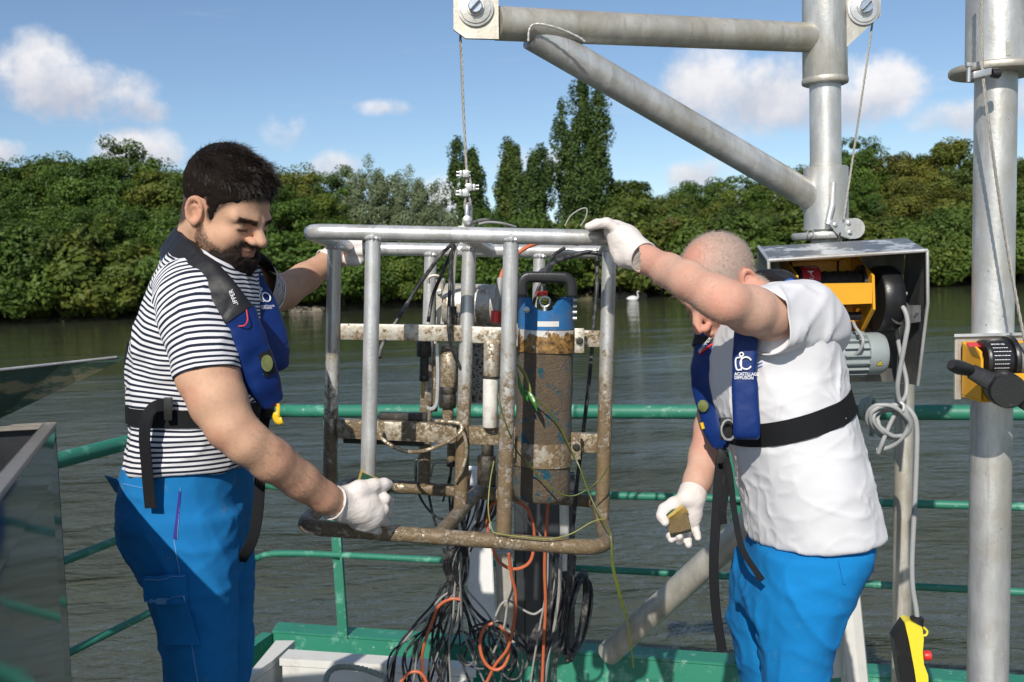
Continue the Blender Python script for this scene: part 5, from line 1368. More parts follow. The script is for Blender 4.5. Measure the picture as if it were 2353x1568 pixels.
def axis(lo, hi, h, fine=None, hf=None):
    if fine is None: return np.arange(lo, hi + h, h)
    a = np.arange(lo, fine[0], h) if lo < fine[0] else np.array([])
    b = np.arange(fine[0], fine[1], hf)
    c = np.arange(fine[1], hi + h, h)
    return np.concatenate([a, b, c])

class Field:
    def __init__(s, xs, ys, zs):
        s.ax = [np.asarray(q, np.float32) for q in (xs, ys, zs)]
        s.F = np.ones([len(q) for q in s.ax], np.float32)
    def sub(s, lo, hi, m):
        sl = []
        for a, l, h in zip(s.ax, lo, hi):
            i0 = int(np.searchsorted(a, l - m)); i1 = int(np.searchsorted(a, h + m)); sl.append(slice(max(0, i0 - 1), min(len(a), i1 + 1)))
        return tuple(sl)
    def grid(s, sl):
        return (s.ax[0][sl[0]][:, None, None], s.ax[1][sl[1]][None, :, None], s.ax[2][sl[2]][None, None, :])
    def put(s, fn, lo, hi, k=.0, m=.03, op='u'):
        sl = s.sub(lo, hi, m + k)
        X, Y, Z = s.grid(sl); d = fn(X, Y, Z).astype(np.float32)
        if op == 'u': s.F[sl] = smin(s.F[sl], d, k)
        elif op == 'sub': s.F[sl] = smax(s.F[sl], -d, k)
        return s
    def cut(s, p, nrm, k=0.004):
        """keep the side the normal points away from"""
        X, Y, Z = s.grid((slice(None),) * 3); n = np.asarray(nrm, float); n = n / np.linalg.norm(n)
        d = (X - p[0]) * n[0] + (Y - p[1]) * n[1] + (Z - p[2]) * n[2]
        s.F = smax(s.F, d.astype(np.float32), k); return s
    def cone(s, a, b, ra, rb, k=.0, op='u'):
        a = np.asarray(a, float); b = np.asarray(b, float); ba = b - a; L2 = float(ba @ ba) + 1e-12
        def f(X, Y, Z):
            t = np.clip(((X - a[0]) * ba[0] + (Y - a[1]) * ba[1] + (Z - a[2]) * ba[2]) / L2, 0, 1)
            return np.sqrt((X - a[0] - t * ba[0]) ** 2 + (Y - a[1] - t * ba[1]) ** 2 + (Z - a[2] - t * ba[2]) ** 2) - (ra + (rb - ra) * t)
        r = max(ra, rb)
        return s.put(f, np.minimum(a, b) - r, np.maximum(a, b) + r, k, op=op)
    def chain(s, pts, rad, k=.012, op='u'):
        for i in range(len(pts) - 1): s.cone(pts[i], pts[i + 1], rad[i], rad[i + 1], k if i == 0 else min(k, .012), op)
        return s
    def ell(s, c, r, Rm=None, k=.0, op='u'):
        c = np.asarray(c, float); r = np.asarray(r, float); Rm = np.eye(3) if Rm is None else np.asarray(Rm)
        def f(X, Y, Z):
            dx, dy, dz = X - c[0], Y - c[1], Z - c[2]
            q = [(dx * Rm[0][i] + dy * Rm[1][i] + dz * Rm[2][i]) for i in range(3)]
            k0 = np.sqrt((q[0] / r[0]) ** 2 + (q[1] / r[1]) ** 2 + (q[2] / r[2]) ** 2)
            k1 = np.sqrt((q[0] / r[0] ** 2) ** 2 + (q[1] / r[1] ** 2) ** 2 + (q[2] / r[2] ** 2) ** 2) + 1e-6
            return k0 * (k0 - 1) / k1
        R = r.max()
        return s.put(f, c - R, c + R, k, op=op)
    def stack(s, lev, k=.0, e=2.3, op='u', infl=0.0, dl=0, dr=0):
        """lev: (v, left u, right u, Y, half depth): stacked superellipses, top to bottom"""
        zs, cx, cy, rx, ry = [], [], [], [], []
        for (v, l, r, Yc, d) in lev:
            l, r = l + dl, r + dr
            p = A((l + r) / 2, v, Yc); zs.append(p[2]); cx.append(p[0]); cy.append(Yc); t_ = ((l + r) / 2 - PW / 2) / PF; w_ = (r - l) / 2 * Yc / PF; rx.append(max(w_ * .72, math.sqrt(max(1e-6, w_ * w_ - (.92 * d * t_) ** 2))) + infl); ry.append(d + infl)
        o = np.argsort(zs); zs = np.array(zs)[o]; S = [np.array(q)[o] for q in (cx, cy, rx, ry)]
        zf = np.linspace(zs[0], zs[-1], 200)
        # smooth the profiles a little
        prof = []
        for q in S:
            y = np.interp(zf, zs, q); ker = np.hanning(25); ker /= ker.sum(); prof.append(np.convolve(np.pad(y, 12, mode='edge'), ker, 'valid'))
        def f(X, Y, Z):
            z = Z.ravel(); q = [np.interp(z, zf, y)[None, None, :] for y in prof]
            rr = (np.abs((X - q[0]) / q[2]) ** e + np.abs((Y - q[1]) / q[3]) ** e) ** (1 / e)
            d = (rr - 1) * np.minimum(q[2], q[3])
            dz = np.maximum(Z - zs[-1], zs[0] - Z)
            return np.where(dz > 0, np.sqrt(np.maximum(d, 0) ** 2 + dz ** 2) + np.minimum(d, 0) * 0, np.maximum(d, dz))
        lo = (min(c - r for c, r in zip(S[0], S[2])), min(c - r for c, r in zip(S[1], S[3])), zs[0]); hi = (max(c + r for c, r in zip(S[0], S[2])), max(c + r for c, r in zip(S[1], S[3])), zs[-1])
        return s.put(f, lo, hi, k, op=op)
    def mesh(s, smooth=2):
        F = s.F; nx, ny, nz = F.shape
        ins = F < 0
        c = [ins[i:nx - 1 + i, j:ny - 1 + j, k:nz - 1 + k] for i in (0, 1) for j in (0, 1) for k in (0, 1)]
        cnt = sum(q.astype(np.int8) for q in c); act = (cnt > 0) & (cnt < 8)
        I, J, K = np.nonzero(act); n = len(I)
        idm = np.full(act.shape, -1, np.int32); idm[I, J, K] = np.arange(n)
        offs = [(i, j, k) for i in (0, 1) for j in (0, 1) for k in (0, 1)]
        val = np.stack([F[I + a, J + b, K + d] for (a, b, d) in offs], 1)
        pos = np.stack([np.stack([s.ax[0][I + a], s.ax[1][J + b], s.ax[2][K + d]], 1) for (a, b, d) in offs], 1)
        acc = np.zeros((n, 3)); num = np.zeros(n)
        for a in range(8):
            for b in range(a + 1, 8):
                if sum(abs(x - y) for x, y in zip(offs[a], offs[b])) != 1: continue
                m = (val[:, a] < 0) != (val[:, b] < 0)
                t = np.where(m, val[:, a] / (val[:, a] - val[:, b] + 1e-12), 0)
                acc += np.where(m[:, None], pos[:, a] + (pos[:, b] - pos[:, a]) * t[:, None], 0); num += m
        V = acc / np.maximum(num, 1)[:, None]
        Q = []
        for axn in range(3):
            a = [slice(None)] * 3; b = [slice(None)] * 3; a[axn] = slice(0, -1); b[axn] = slice(1, None)
            x = ins[tuple(a)] != ins[tuple(b)]
            I, J, K = np.nonzero(x); p = np.stack([I, J, K], 1); o1, o2 = [(1, 2), (2, 0), (0, 1)][axn]
            ok = (p[:, o1] > 0) & (p[:, o2] > 0) & (p[:, o1] < F.shape[o1] - 1) & (p[:, o2] < F.shape[o2] - 1); p = p[ok]
            sgn = ins[tuple(a)][p[:, 0], p[:, 1], p[:, 2]]
            d1 = np.zeros(3, int); d1[o1] = 1; d2 = np.zeros(3, int); d2[o2] = 1
            g = lambda q: idm[q[:, 0], q[:, 1], q[:, 2]]
            f = np.stack([g(p - d1 - d2), g(p - d2), g(p), g(p - d1)], 1)
            f[~sgn] = f[~sgn][:, ::-1]; Q.append(f)
        Q = np.concatenate(Q); Q = Q[(Q >= 0).all(1)]
        E = np.concatenate([Q[:, [0, 1]], Q[:, [1, 2]], Q[:, [2, 3]], Q[:, [3, 0]]])
        for _ in range(smooth):
            S_ = np.zeros_like(V); C_ = np.zeros(len(V))
            np.add.at(S_, E[:, 0], V[E[:, 1]]); np.add.at(S_, E[:, 1], V[E[:, 0]]); np.add.at(C_, E[:, 0], 1); np.add.at(C_, E[:, 1], 1)
            V = V * .5 + .5 * S_ / np.maximum(C_, 1)[:, None]
        return V, Q

def vnormals(V, Q):
    n = np.cross(V[Q[:, 2]] - V[Q[:, 0]], V[Q[:, 3]] - V[Q[:, 1]]); N = np.zeros_like(V)
    for i in range(4): np.add.at(N, Q[:, i], n)
    return N / (np.linalg.norm(N, axis=1)[:, None] + 1e-12)

def vnoise(P, seed=0):
    """smooth value noise in [-1, 1]"""
    P = P + seed * 17.31; i = np.floor(P).astype(np.int64); f = P - i; f = f * f * (3 - 2 * f); out = 0
    for a in (0, 1):
        for b in (0, 1):
            for c in (0, 1):
                h = (i[:, 0] + a) * 374761393 + (i[:, 1] + b) * 668265263 + (i[:, 2] + c) * 2147483647 + seed * 1013
                h = (h ^ (h >> 13)) * 1274126177; h = h ^ (h >> 16); r = (h & 0xffff) / 32767.5 - 1
                w = (f[:, 0] if a else 1 - f[:, 0]) * (f[:, 1] if b else 1 - f[:, 1]) * (f[:, 2] if c else 1 - f[:, 2]); out = out + w * r
    return out

def np_mesh(name, V, Q, mat, parent=None, attrs=None, smooth=True):
    me = bpy.data.meshes.new(name); n = len(V); m = len(Q); k = Q.shape[1]
    me.vertices.add(n); me.vertices.foreach_set('co', V.astype(np.float32).ravel())
    me.loops.add(m * k); me.loops.foreach_set('vertex_index', Q.astype(np.int32).ravel())
    me.polygons.add(m); me.polygons.foreach_set('loop_start', np.arange(m, dtype=np.int32) * k)
    me.update(calc_edges=True); me.validate()
    for a, d in (attrs or {}).items():
        q = me.attributes.new(a, 'FLOAT', 'POINT'); q.data.foreach_set('value', np.asarray(d, np.float32))
    for m_ in (mat if isinstance(mat, (list, tuple)) else [mat]): me.materials.append(m_)
    if smooth: me.shade_smooth()
    return link(bpy.data.objects.new(name, me), parent)

def strands(name, roots, dirs, lens, width, mat, parent, seed=0, curl=.25, bend=None, seg=3):
    """fine tapered hairs as real geometry"""
    rg = np.random.RandomState(seed); n = len(roots)
    d = dirs / (np.linalg.norm(dirs, axis=1)[:, None] + 1e-9)
    side = np.cross(d, rg.normal(size=(n, 3))); side /= np.linalg.norm(side, axis=1)[:, None] + 1e-9
    V = []; w = width * rg.uniform(.7, 1.2, n)
    for s in range(seg + 1):
        t = s / seg
        p = roots + d * (lens * t)[:, None] + side * (curl * lens * t * t)[:, None]
        if bend is not None: p = p + bend * (lens * t * t)[:, None]
        b = np.cross(d, side)
        ww = (w * (1 - .85 * t))[:, None]
        V.append(np.stack([p + side * ww, p - side * ww * .5 + b * ww * .87, p - side * ww * .5 - b * ww * .87], 1))
    V = np.stack(V, 1)   # n, seg+1, 3, 3
    idx = np.arange(n * (seg + 1) * 3).reshape(n, seg + 1, 3); Q = []
    for s in range(seg):
        for k in range(3):
            l = (k + 1) % 3; Q.append(np.stack([idx[:, s, k], idx[:, s, l], idx[:, s + 1, l], idx[:, s + 1, k]], 1))
    return np_mesh(name, V.reshape(-1, 3), np.concatenate(Q), mat, parent)

# ------------------------------------------------------------------ head
class Head:
    """local axes: x forward, y left, z up; metres"""
    def __init__(s, c, yawdir, pitch, scale=1.0, roll=0.0, b=0, ey=0, n0=0, n1=0, j=0, er=0, ex=0):
        s.b, s.ey, s.n0, s.n1, s.j, s.er, s.ex = b, ey, n0, n1, j, er, ex
        fh = Vector(yawdir).normalized(); z = Vector((0, 0, 1))
        f = fh * math.cos(pitch) - z * math.sin(pitch); up = fh * math.sin(pitch) + z * math.cos(pitch); left = up.cross(f)
        if roll:
            q = Matrix.Rotation(roll, 3, f); up = q @ up; left = q @ left
        s.R = np.array([f, left, up]).T; s.c = np.array(c); s.k = scale
    def loc(s, X, Y, Z):
        dx, dy, dz = (X - s.c[0]) / s.k, (Y - s.c[1]) / s.k, (Z - s.c[2]) / s.k
        return [dx * s.R[0][i] + dy * s.R[1][i] + dz * s.R[2][i] for i in range(3)]
    def locp(s, P): return ((P - s.c) / s.k) @ s.R
    def w(s, x, y, z): return s.c + s.k * (s.R @ np.array((x, y, z)))
    def d(s, x, y, z): return s.R @ np.array((x, y, z))
    @staticmethod
    def _ell(x, y, z, c, r):
        q = ((x - c[0]) / r[0], (y - c[1]) / r[1], (z - c[2]) / r[2])
        k0 = np.sqrt(q[0] ** 2 + q[1] ** 2 + q[2] ** 2); k1 = np.sqrt((q[0] / r[0]) ** 2 + (q[1] / r[1]) ** 2 + (q[2] / r[2]) ** 2) + 1e-6
        return k0 * (k0 - 1) / k1
    @staticmethod
    def _cone(x, y, z, a, b, ra, rb):
        ba = [b[i] - a[i] for i in range(3)]; L = sum(q * q for q in ba)
        t = np.clip(((x - a[0]) * ba[0] + (y - a[1]) * ba[1] + (z - a[2]) * ba[2]) / L, 0, 1)
        return np.sqrt((x - a[0] - t * ba[0]) ** 2 + (y - a[1] - t * ba[1]) ** 2 + (z - a[2] - t * ba[2]) ** 2) - (ra + (rb - ra) * t)
    def skull(s, x, y, z):
        E, C = s._ell, s._cone; ay = np.abs(y); j = s.j
        d = E(x, y, z, (-.014, 0, .036), (.092, .076, .086))
        d = smin(d, E(x, y, z, (.036, 0, -.020 + j * .5), (.055, .056, .086)), .03)
        d = smin(d, E(x, ay, z, (.042, .010, -.080 + j), (.050, .043, .038)), .025)
        d = smin(d, C(x, ay, z, (.0, .055, -.058 + j), (.070, .019, -.100 + j), .015, .018), .03)
        d = smin(d, E(x, y, z, (.076, 0, -.104 + j), (.022, .024, .018)), .02)
        return d
    def sdf(s, X, Y, Z):
        x, y, z = s.loc(X, Y, Z); E, C = s._ell, s._cone; ay = np.abs(y); b, e, n0, n1, j = s.b, s.ey, s.n0, s.n1, s.j
        d = s.skull(x, y, z)
        d = smin(d, C(x, ay, z, (.084, .010, .024 + b), (.070, .047, .026 + b), .0125, .010), .016)     # brow
        d = smax(d, -E(x, ay, z, (.099, .031, .003 + e), (.022, .020, .0135)), .009)                     # eye socket
        d = smin(d, E(x, ay, z, (.0735, .031, .002 + e), (.0140, .0155, .0118)), .004)                   # lidded eye
        d = smax(d, -C(x, ay, z, (.0900, .018, -.0040 + e), (.083, .044, -.0055 + e), .0018, .0014), .002)   # lid line
        d = smin(d, E(x, ay, z, (.060, .039, -.032 + e * .6), (.024, .020, .020)), .018)                 # cheek
        d = smin(d, C(x, y, z, (.088, 0, .010 + n0), (.1140, 0, -.029 + n1), .0085, .0118), .010)         # nose
        d = smin(d, E(x, ay, z, (.102, .0140, -.0335 + n1), (.013, .0085, .0085)), .006)
        d = smax(d, -E(x, ay, z, (.107, .0065, -.0415 + n1), (.006, .0035, .004)), .003)                 # nostril
        q = j * .8
        d = smin(d, C(x, ay, z, (.0940, .004, -.0595 + q), (.083, .024, -.0645 + q), .0060, .004), .005)     # lips
        d = smin(d, C(x, ay, z, (.0925, .000, -.0705 + q), (.083, .021, -.0665 + q), .0064, .0045), .005)
        d = smax(d, -C(x, ay, z, (.1020, .000, -.0652 + q), (.085, .026, -.0660 + q), .0010, .0008), .0015)
        # ears: a tilted shell with rim, hollow and lobe
        ze = z - s.er; ex = x + .016 - s.ex + ze * .22
        er = np.sqrt((ex / .0160) ** 2 + ((ze - .002) / .0255) ** 2)
        ye = .0730 + .008 * np.clip(-(ex) / .02 + .3, -.4, 1.2)
        sh = np.maximum((er - 1) * .018, np.abs(ay - ye) - .0045)
        rim = np.sqrt((np.maximum(np.abs(er - .93), 0) * .020) ** 2 + (ay - ye - .0035) ** 2) - .0036
        hol = np.maximum((er - .66) * .018, np.abs(ay - ye - .006) - .0085)
        anti = np.sqrt((np.abs(np.sqrt(((ex + .001) / .0088) ** 2 + ((ze + .004) / .0145) ** 2) - 1) * .011) ** 2 + (ay - ye + .001) ** 2) - .0026
        ear = smin(smin(smax(sh, -hol, .003), rim, .003), anti, .003)
        ear = smin(ear, np.sqrt((x + .008 - s.ex) ** 2 + (ay - .072) ** 2 + ((ze + .022) / 1.2) ** 2) - .0066, .006)
        d = smin(d, ear, .005)
        return d * s.k
    def add(s, fld, k=.02):
        r = .165 * s.k
        fld.put(s.sdf, s.c - r, s.c + r, k)

def project(bvh, u, v, off=.0):
    """where the line of sight through (u, v) meets the surface, lifted by off"""
    d = ray(u, v).normalized(); h = bvh.ray_cast(CAM, d)
    if h[0] is None: return None
    n = h[1]; n = -n if n.dot(d) > 0 else n
    return h[0] + n * off, n
def patch(bvh, corners, nu, nv, off, thick):
    """cloth patch lying on a surface: corners (u, v) in order tl, tr, br, bl"""
    top = []; V = []; F = []
    for j in range(nv + 1):
        for i in range(nu + 1):
            s, t = i / nu, j / nv
            u = (corners[0][0] * (1 - s) + corners[1][0] * s) * (1 - t) + (corners[3][0] * (1 - s) + corners[2][0] * s) * t
            v = (corners[0][1] * (1 - s) + corners[1][1] * s) * (1 - t) + (corners[3][1] * (1 - s) + corners[2][1] * s) * t
            r = project(bvh, u, v, 0)
            top.append(r)
    last = next((r for r in top if r), None)
    if last is None: return None
    for r in top:
        if r is None: r = last
        last = r; V.append(r[0] + r[1] * (off + thick))
    n = len(V); last = top[0] or last
    for r in top:
        if r is None: r = last
        last = r; V.append(r[0] + r[1] * (off - .002))
    w = nu + 1
    for j in range(nv):
        for i in range(nu):
            a = j * w + i; F.append((a, a + 1, a + w + 1, a + w)); F.append((n + a, n + a + w, n + a + w + 1, n + a + 1))
    for i in range(nu): F.append((i, n + i, n + i + 1, i + 1)); b = nv * w + i; F.append((b, b + 1, n + b + 1, n + b))
    for j in range(nv): a = j * w; F.append((a, a + w, n + a + w, n + a)); b = a + nu; F.append((b, n + b, n + b + w, b + w))
    return MB().add(V, F)
def ring(bvh, c, up, n=48, off=.003, r0=.6):
    up = Vector(up).normalized(); x, y = frame_from(up, Vector((1, 0, 0))); P = []; N = []
    for i in range(n):
        a = 2 * math.pi * i / n; d = x * math.cos(a) + y * math.sin(a); h = bvh.ray_cast(Vector(c) + d * r0, -d)
        if h[0] is None: continue
        P.append(h[0] + d * off); N.append(d)
    return P, N
def band(P, N, up, w, t):
    """closed belt"""
    up = Vector(up).normalized(); V = []; F = []; n = len(P)
    for p, d in zip(P, N): V += [p + up * w / 2, p + up * w / 2 + d * t, p - up * w / 2 + d * t, p - up * w / 2]
    for i in range(n):
        j = (i + 1) % n
        for k in range(4): l = (k + 1) % 4; F.append((4 * i + k, 4 * i + l, 4 * j + l, 4 * j + k))
    return MB().add(V, F)
# ------------------------------------------------------------------ the two workers
def m_skin(name, col, red, fleck=0.0):
    n = NT(name); a = n.noise(14, 5, .6); b = n.noise(160, 3, .6)
    c = n.mix(n.step(a, .35, .7), tuple(x * .92 for x in col), tuple(min(1, x * 1.06) for x in col))
    c = n.mix(n.math('MULTIPLY', n.step(n.noise(11, 4), .45, .7), .42), c, red)
    c = n.mix(n.attr('flush'), c, red)
    if fleck: c = n.mix(n.math('MULTIPLY', n.step(n.noise(230, 2), .60, .70), fleck), c, (.30, .13, .06))
    c = n.mix(n.attr('grey'), c, (.34, .30, .265))
    c = n.mix(n.attr('lip'), c, (.36, .13, .10))
    c = n.mix(n.attr('dark'), c, (.018, .012, .009))
    c = n.mix(n.math('MULTIPLY', n.step(n.noise(75, 4, .6), .50, .72), .30), c, tuple(x * .72 for x in col))
    n.set(col=c, rough=n.lerp(b, .48, .75), sss=.10, spec=.35, nrm=n.bump(n.math('ADD', n.math('ADD', b, n.noise(420, 2)), n.math('MULTIPLY', n.noise(28, 3), 1.6)), .30, .0022))
    n.b.inputs['Subsurface Radius'].default_value = (.012, .005, .003)
    n.b.inputs['Subsurface Scale'].default_value = .6
    return n.m
def m_cloth(name, col, rough=.8, var=.08, weave=900, bump=.15, dirt=None, sheen=.05, big=.35):
    n = NT(name); a = n.noise(7, 5, .6)
    c = n.mix(a, tuple(x * (1 - var) for x in col), tuple(min(1, x * (1 + var)) for x in col))
    if dirt: c = n.mix(n.math('MULTIPLY', n.step(n.noise(16, 7, .7), .60, .74), .65), c, dirt)
    w = n.noise(weave, 2); f = n.noise(38, 4, .5)
    n.set(col=c, rough=rough, sheen=sheen, spec=.3, nrm=n.bump(n.math('ADD', n.math('MULTIPLY', w, .10), n.math('MULTIPLY', f, 1.0)), bump + big * .3, .004))
    return n.m
def gather(e, root_name, names, first):
    """put the pieces of one garment under one part of the person"""
    kids = [o for o in COL.objects if o.parent == e]
    root = next(o for o in kids if o.name.split('.')[0] == first); root.name = root_name; root.data.name = root_name
    for o in kids:
        if o is not root and o.name.split('.')[0] in names:
            o.parent = root; o.matrix_parent_inverse = Matrix.Identity(4)
            for g in [q for q in COL.objects if q.parent == o]: g.parent = root; g.matrix_parent_inverse = Matrix.Identity(4)
VEST = ('collar', 'front_lobe', 'lobe_top', 'piping', 'red_trim', 'belt', 'back_strap', 'strap_end', 'crotch_strap', 'clip', 'whistle', 'red_tag')
def men_materials():
    m_skin('skin_tan', (.55, .325, .21), (.50, .20, .13)); m_skin('skin_fair', (.56, .345, .255), (.58, .215, .15), .16)
    m_cloth('trouser_blue', (.006, .150, .39), .92, .22, 700, .22, (.12, .19, .25), 0)
    m_cloth('trouser_azure', (.003, .175, .45), .92, .10, 700, .2, (.04, .24, .5), 0)
    m_plain('thread_blue', (.10, .28, .52), .8, 0, .1, 60, 0)
    m_cloth('tee_white', (.63, .625, .64), .85, .02, 1000, .08)
    m_cloth('vest_blue', (.004, .024, .135), .46, .12, 900, .18, None, 0, .8); m_cloth('vest_black', (.012, .012, .014), .5, .15, 700, .2, None, 0, .6)
    m_cloth('piping_blue', (.02, .10, .42), .5); m_cloth('pocket_lining', (.035, .03, .22), .8)
    n = NT('stripe_tee'); s = n.attr('stripe'); p = n.math('SINE', n.math('MULTIPLY', s, 2 * math.pi / .0099))
    navy = n.step(p, .02, .28); f = n.noise(38, 4, .5)
    n.set(col=n.mix(navy, (.70, .69, .71), (.012, .017, .034)), rough=.85, spec=.25, nrm=n.bump(n.math('ADD', n.math('MULTIPLY', n.noise(900, 2), .1), f), .2, .004))
    n = NT('glove_latex'); a = n.noise(60, 5, .6); cr = n.noise(30, 3, .5, n.map(n.pos(), (1, 1, 3)))
    gc = n.mix(n.math('MULTIPLY', n.step(n.noise(38, 7, .72), .60, .72), .45), n.mix(a, (.64, .575, .53), (.73, .665, .615)), (.36, .28, .20))
    n.set(col=gc, rough=.5, sss=.05, nrm=n.bump(n.math('ADD', a, n.math('MULTIPLY', cr, 1.5)), .22, .0025))
    n.b.inputs['Subsurface Radius'].default_value = (.006, .003, .002)
    m_plain('hair_strand', (.026, .017, .012), .34, 0, .8, 140, 0, spec=.8); m_plain('hair_dark', (.012, .008, .006), .95, 0, .4, 120, .1, spec=.1); m_plain('beard_dark', (.017, .011, .008), .8, 0, .4, 90, .1, spec=.2)
    m_plain('hair_grey', (.42, .37, .32), .5, 0, .5, 220, 0); m_plain('arm_hair', (.16, .09, .045), .5, 0, .3, 100, 0); m_plain('arm_hair_fair', (.62, .45, .32), .5, 0, .3, 100, 0)
    m_plain('buckle', (.02, .02, .02), .3, 0, .1, 40, .05); m_plain('whistle_yellow', (.80, .50, .02), .35, 0, .05, 40, 0)
    m_plain('badge_lens', (.15, .17, .06), .12, 0, .6, 90, 0); m_plain('boot', (.03, .028, .025), .6, 0, .3, 30, .2)
    m_plain('green_print', (.05, .55, .12), .5, 0, .05, 40, 0)
men_materials()

def ramp(x, a, b): return np.clip((x - a) / (b - a), 0, 1) ** 2 * (3 - 2 * np.clip((x - a) / (b - a), 0, 1))

def cloth_mesh(name, fld, mat, parent, folds=(), attrs=None, smooth=3, pre=None):
    V, Q = fld.mesh(smooth); N = vnormals(V, Q); d = np.zeros(len(V))
    for (M, amp, seed, mask) in folds:
        q = vnoise(V @ np.array(M).T, seed); w = mask(V) if mask is not None else 1.0
        d += amp * w * (((1 - np.abs(q)) ** 4) * 1.1 - .30 + .35 * q)
    V = V + N * d[:, None]
    at_ = {k: f(V) for k, f in (attrs or {}).items()}
    o = np_mesh(name, V, Q, mat, parent, at_)
    return o, BVHTree.FromPolygons(V.tolist(), Q.tolist()), V, Q

def basis(d, f_along, f_across):
    """noise space stretched along direction d"""
    d = np.array(d, float); d /= np.linalg.norm(d); h = np.array((0, 1, .3)) if abs(d[1]) < .8 else np.array((1, 0, .2)); a = np.cross(d, h); a /= np.linalg.norm(a); b = np.cross(d, a)
    return np.stack([d * f_along, a * f_across, b * f_across])

def glove(name, parent, build, lo, hi, h=.0023, cuff=None):
    f = Field(axis(lo[0], hi[0], h), axis(lo[1], hi[1], h), axis(lo[2], hi[2], h)); build(f)
    V, Q = f.mesh(2); N = vnormals(V, Q)
    V = V + N * (.0004 * vnoise(V * 60, 3) + .0004 * vnoise(V @ basis((1, 0, .4), 50, 230).T, 5))[:, None]
    o = np_mesh(name, V, Q, MT('glove_latex'), parent)
    if cuff:
        c, d, r = cuff; x, y = frame_from(Vector(d)); mb = MB(); mb.tube([Vector(c) + x * (math.cos(a) * r) + y * (math.sin(a) * r) for a in np.linspace(0, 6.283, 29)[:-1]], .0019, 8, closed=True); mb.build('cuff_roll', MT('glove_latex'), o)
    return o

def sleeve_loft(name, path, rad, hem_t, mat, parent, seg=64, rings=44, amp=.004, seed=1, stripe=False, sag=0.0, tilt=0.0):
    """open cloth tube: outer and inner wall, hem at the end; rad rows follow path rows"""
    q = np.array(smooth_path([tuple(at(*p)) + (r,) for p, r in zip(path, rad)], 12)); t = np.linspace(0, len(q) - 1, rings); ii = np.arange(len(q))
    P = np.stack([np.interp(t, ii, q[:, k]) for k in range(3)], 1); R = np.interp(t, ii, q[:, 3])
    V = []; D = []; a = None; L = 0; S = []
    for i in range(rings):
        tg = P[min(i + 1, rings - 1)] - P[max(i - 1, 0)]; tg /= np.linalg.norm(tg)
        up = np.array((0, 0, 1.0)); up -= tg * (up @ tg); up /= np.linalg.norm(up); sd_ = np.cross(tg, up)
        if i: L += np.linalg.norm(P[i] - P[i - 1])
        w = np.linspace(0, 2 * np.pi, seg, endpoint=False); h = (i / (rings - 1)) ** 2
        c = np.cos(w)[:, None] * up[None] + np.sin(w)[:, None] * sd_[None]
        low = np.clip(-np.cos(w), 0, 1)[:, None]
        V.append(P[i] + c * R[i] * (1 + sag * h * low) + tg[None] * (tilt * h * np.cos(w))[:, None]); D.append(c); S.append(np.full(seg, L))
    V = np.array(V); D = np.array(D); S = np.array(S); flat = V.reshape(-1, 3); dd = D.reshape(-1, 3)
    ax_ = P[-1] - P[0]
    w = amp * ((1 - np.abs(vnoise(flat @ basis(np.cross(ax_, (0, 1, .2)), 5, 22).T, seed))) ** 4 - .3) + amp * .8 * ((1 - np.abs(vnoise(flat @ basis(ax_ + np.array((0, 0, -.2)), 4, 20).T, seed + 5))) ** 4 - .3)
    outer = flat + dd * w[:, None]; k = rings // 2
    inner = (outer.reshape(rings, seg, 3)[k:] - D[k:] * .0022).reshape(-1, 3); n0 = rings * seg
    idx = np.arange(rings * seg).reshape(rings, seg); jd = n0 + np.arange((rings - k) * seg).reshape(rings - k, seg); Q = []
    r1 = np.roll(idx, -1, 1); Q.append(np.stack([idx[:-1], idx[1:], r1[1:], r1[:-1]], -1).reshape(-1, 4))
    s1 = np.roll(jd, -1, 1); Q.append(np.stack([jd[:-1], s1[:-1], s1[1:], jd[1:]], -1).reshape(-1, 4)); Q.append(np.stack([idx[-1], jd[-1], s1[-1], r1[-1]], -1))
    VV = np.concatenate([outer, inner]); at_ = None
    if stripe: at_ = {'stripe': np.concatenate([S.ravel(), S[k:].ravel()]) + .003 * vnoise(VV * 12, 4)}
    return np_mesh(name, VV, np.concatenate(Q), MT(mat), parent, at_)

def puffy(name, S, mat, parent, n=5, seg=40, e=3.4, amp=.0035, seed=1):
    """padded fabric lobe with soft wrinkles; S rows: u, v, Y, normal(3), width, thickness"""
    S = smooth_path(S, n); mb = MB(); mb.sweep([at(*q[:3]) for q in S], [q[6] for q in S], [q[7] for q in S], [Vector(q[3:6]) for q in S], seg, e)
    V = np.array(mb.v); c = np.repeat(np.array([at(*q[:3]) for q in S]), seg, 0); N = V - c; N /= np.linalg.norm(N, axis=1)[:, None] + 1e-9
    w = vnoise(V @ basis((.8, 0, .35), 9, 34).T, seed); d = amp * (w * .8 + .5 * vnoise(V * 45, seed + 3) - .6 * np.exp(-(vnoise(V @ basis((.7, .2, .7), 6, 16).T, seed + 7) / .10) ** 2))
    V = V + N * d[:, None]; mb.v = [tuple(q) for q in V]
    o = mb.build(name, MT(mat), parent, angle=70); return o, BVHTree.FromPolygons(mb.v, mb.f)

def boots(parent, cs):
    for c in cs:
        mb = MB(); c = Vector(c); mb.ball(c + Vector((0, 0, .05)), .06, 14, 8, (1.9, .8, .85)); mb.build('boot', MT('boot'), parent)

def limb_hair(body_V, body_Q, sel, n, ln, mat, parent, seed, drift):
    N = vnormals(body_V, body_Q); idx = np.nonzero(sel)[0]
    if len(idx) == 0: return
    rg = np.random.RandomState(seed); i = rg.choice(idx, n); p = body_V[i] + rg.normal(size=(n, 3)) * .002 - N[i] * .001
    d = N[i] * .5 + np.array(drift) + rg.normal(size=(n, 3)) * .35
    strands('arm_hair', p, d, ln * rg.uniform(.5, 1.2, n), .00015, MT(mat), parent, seed, .3, None, 2)

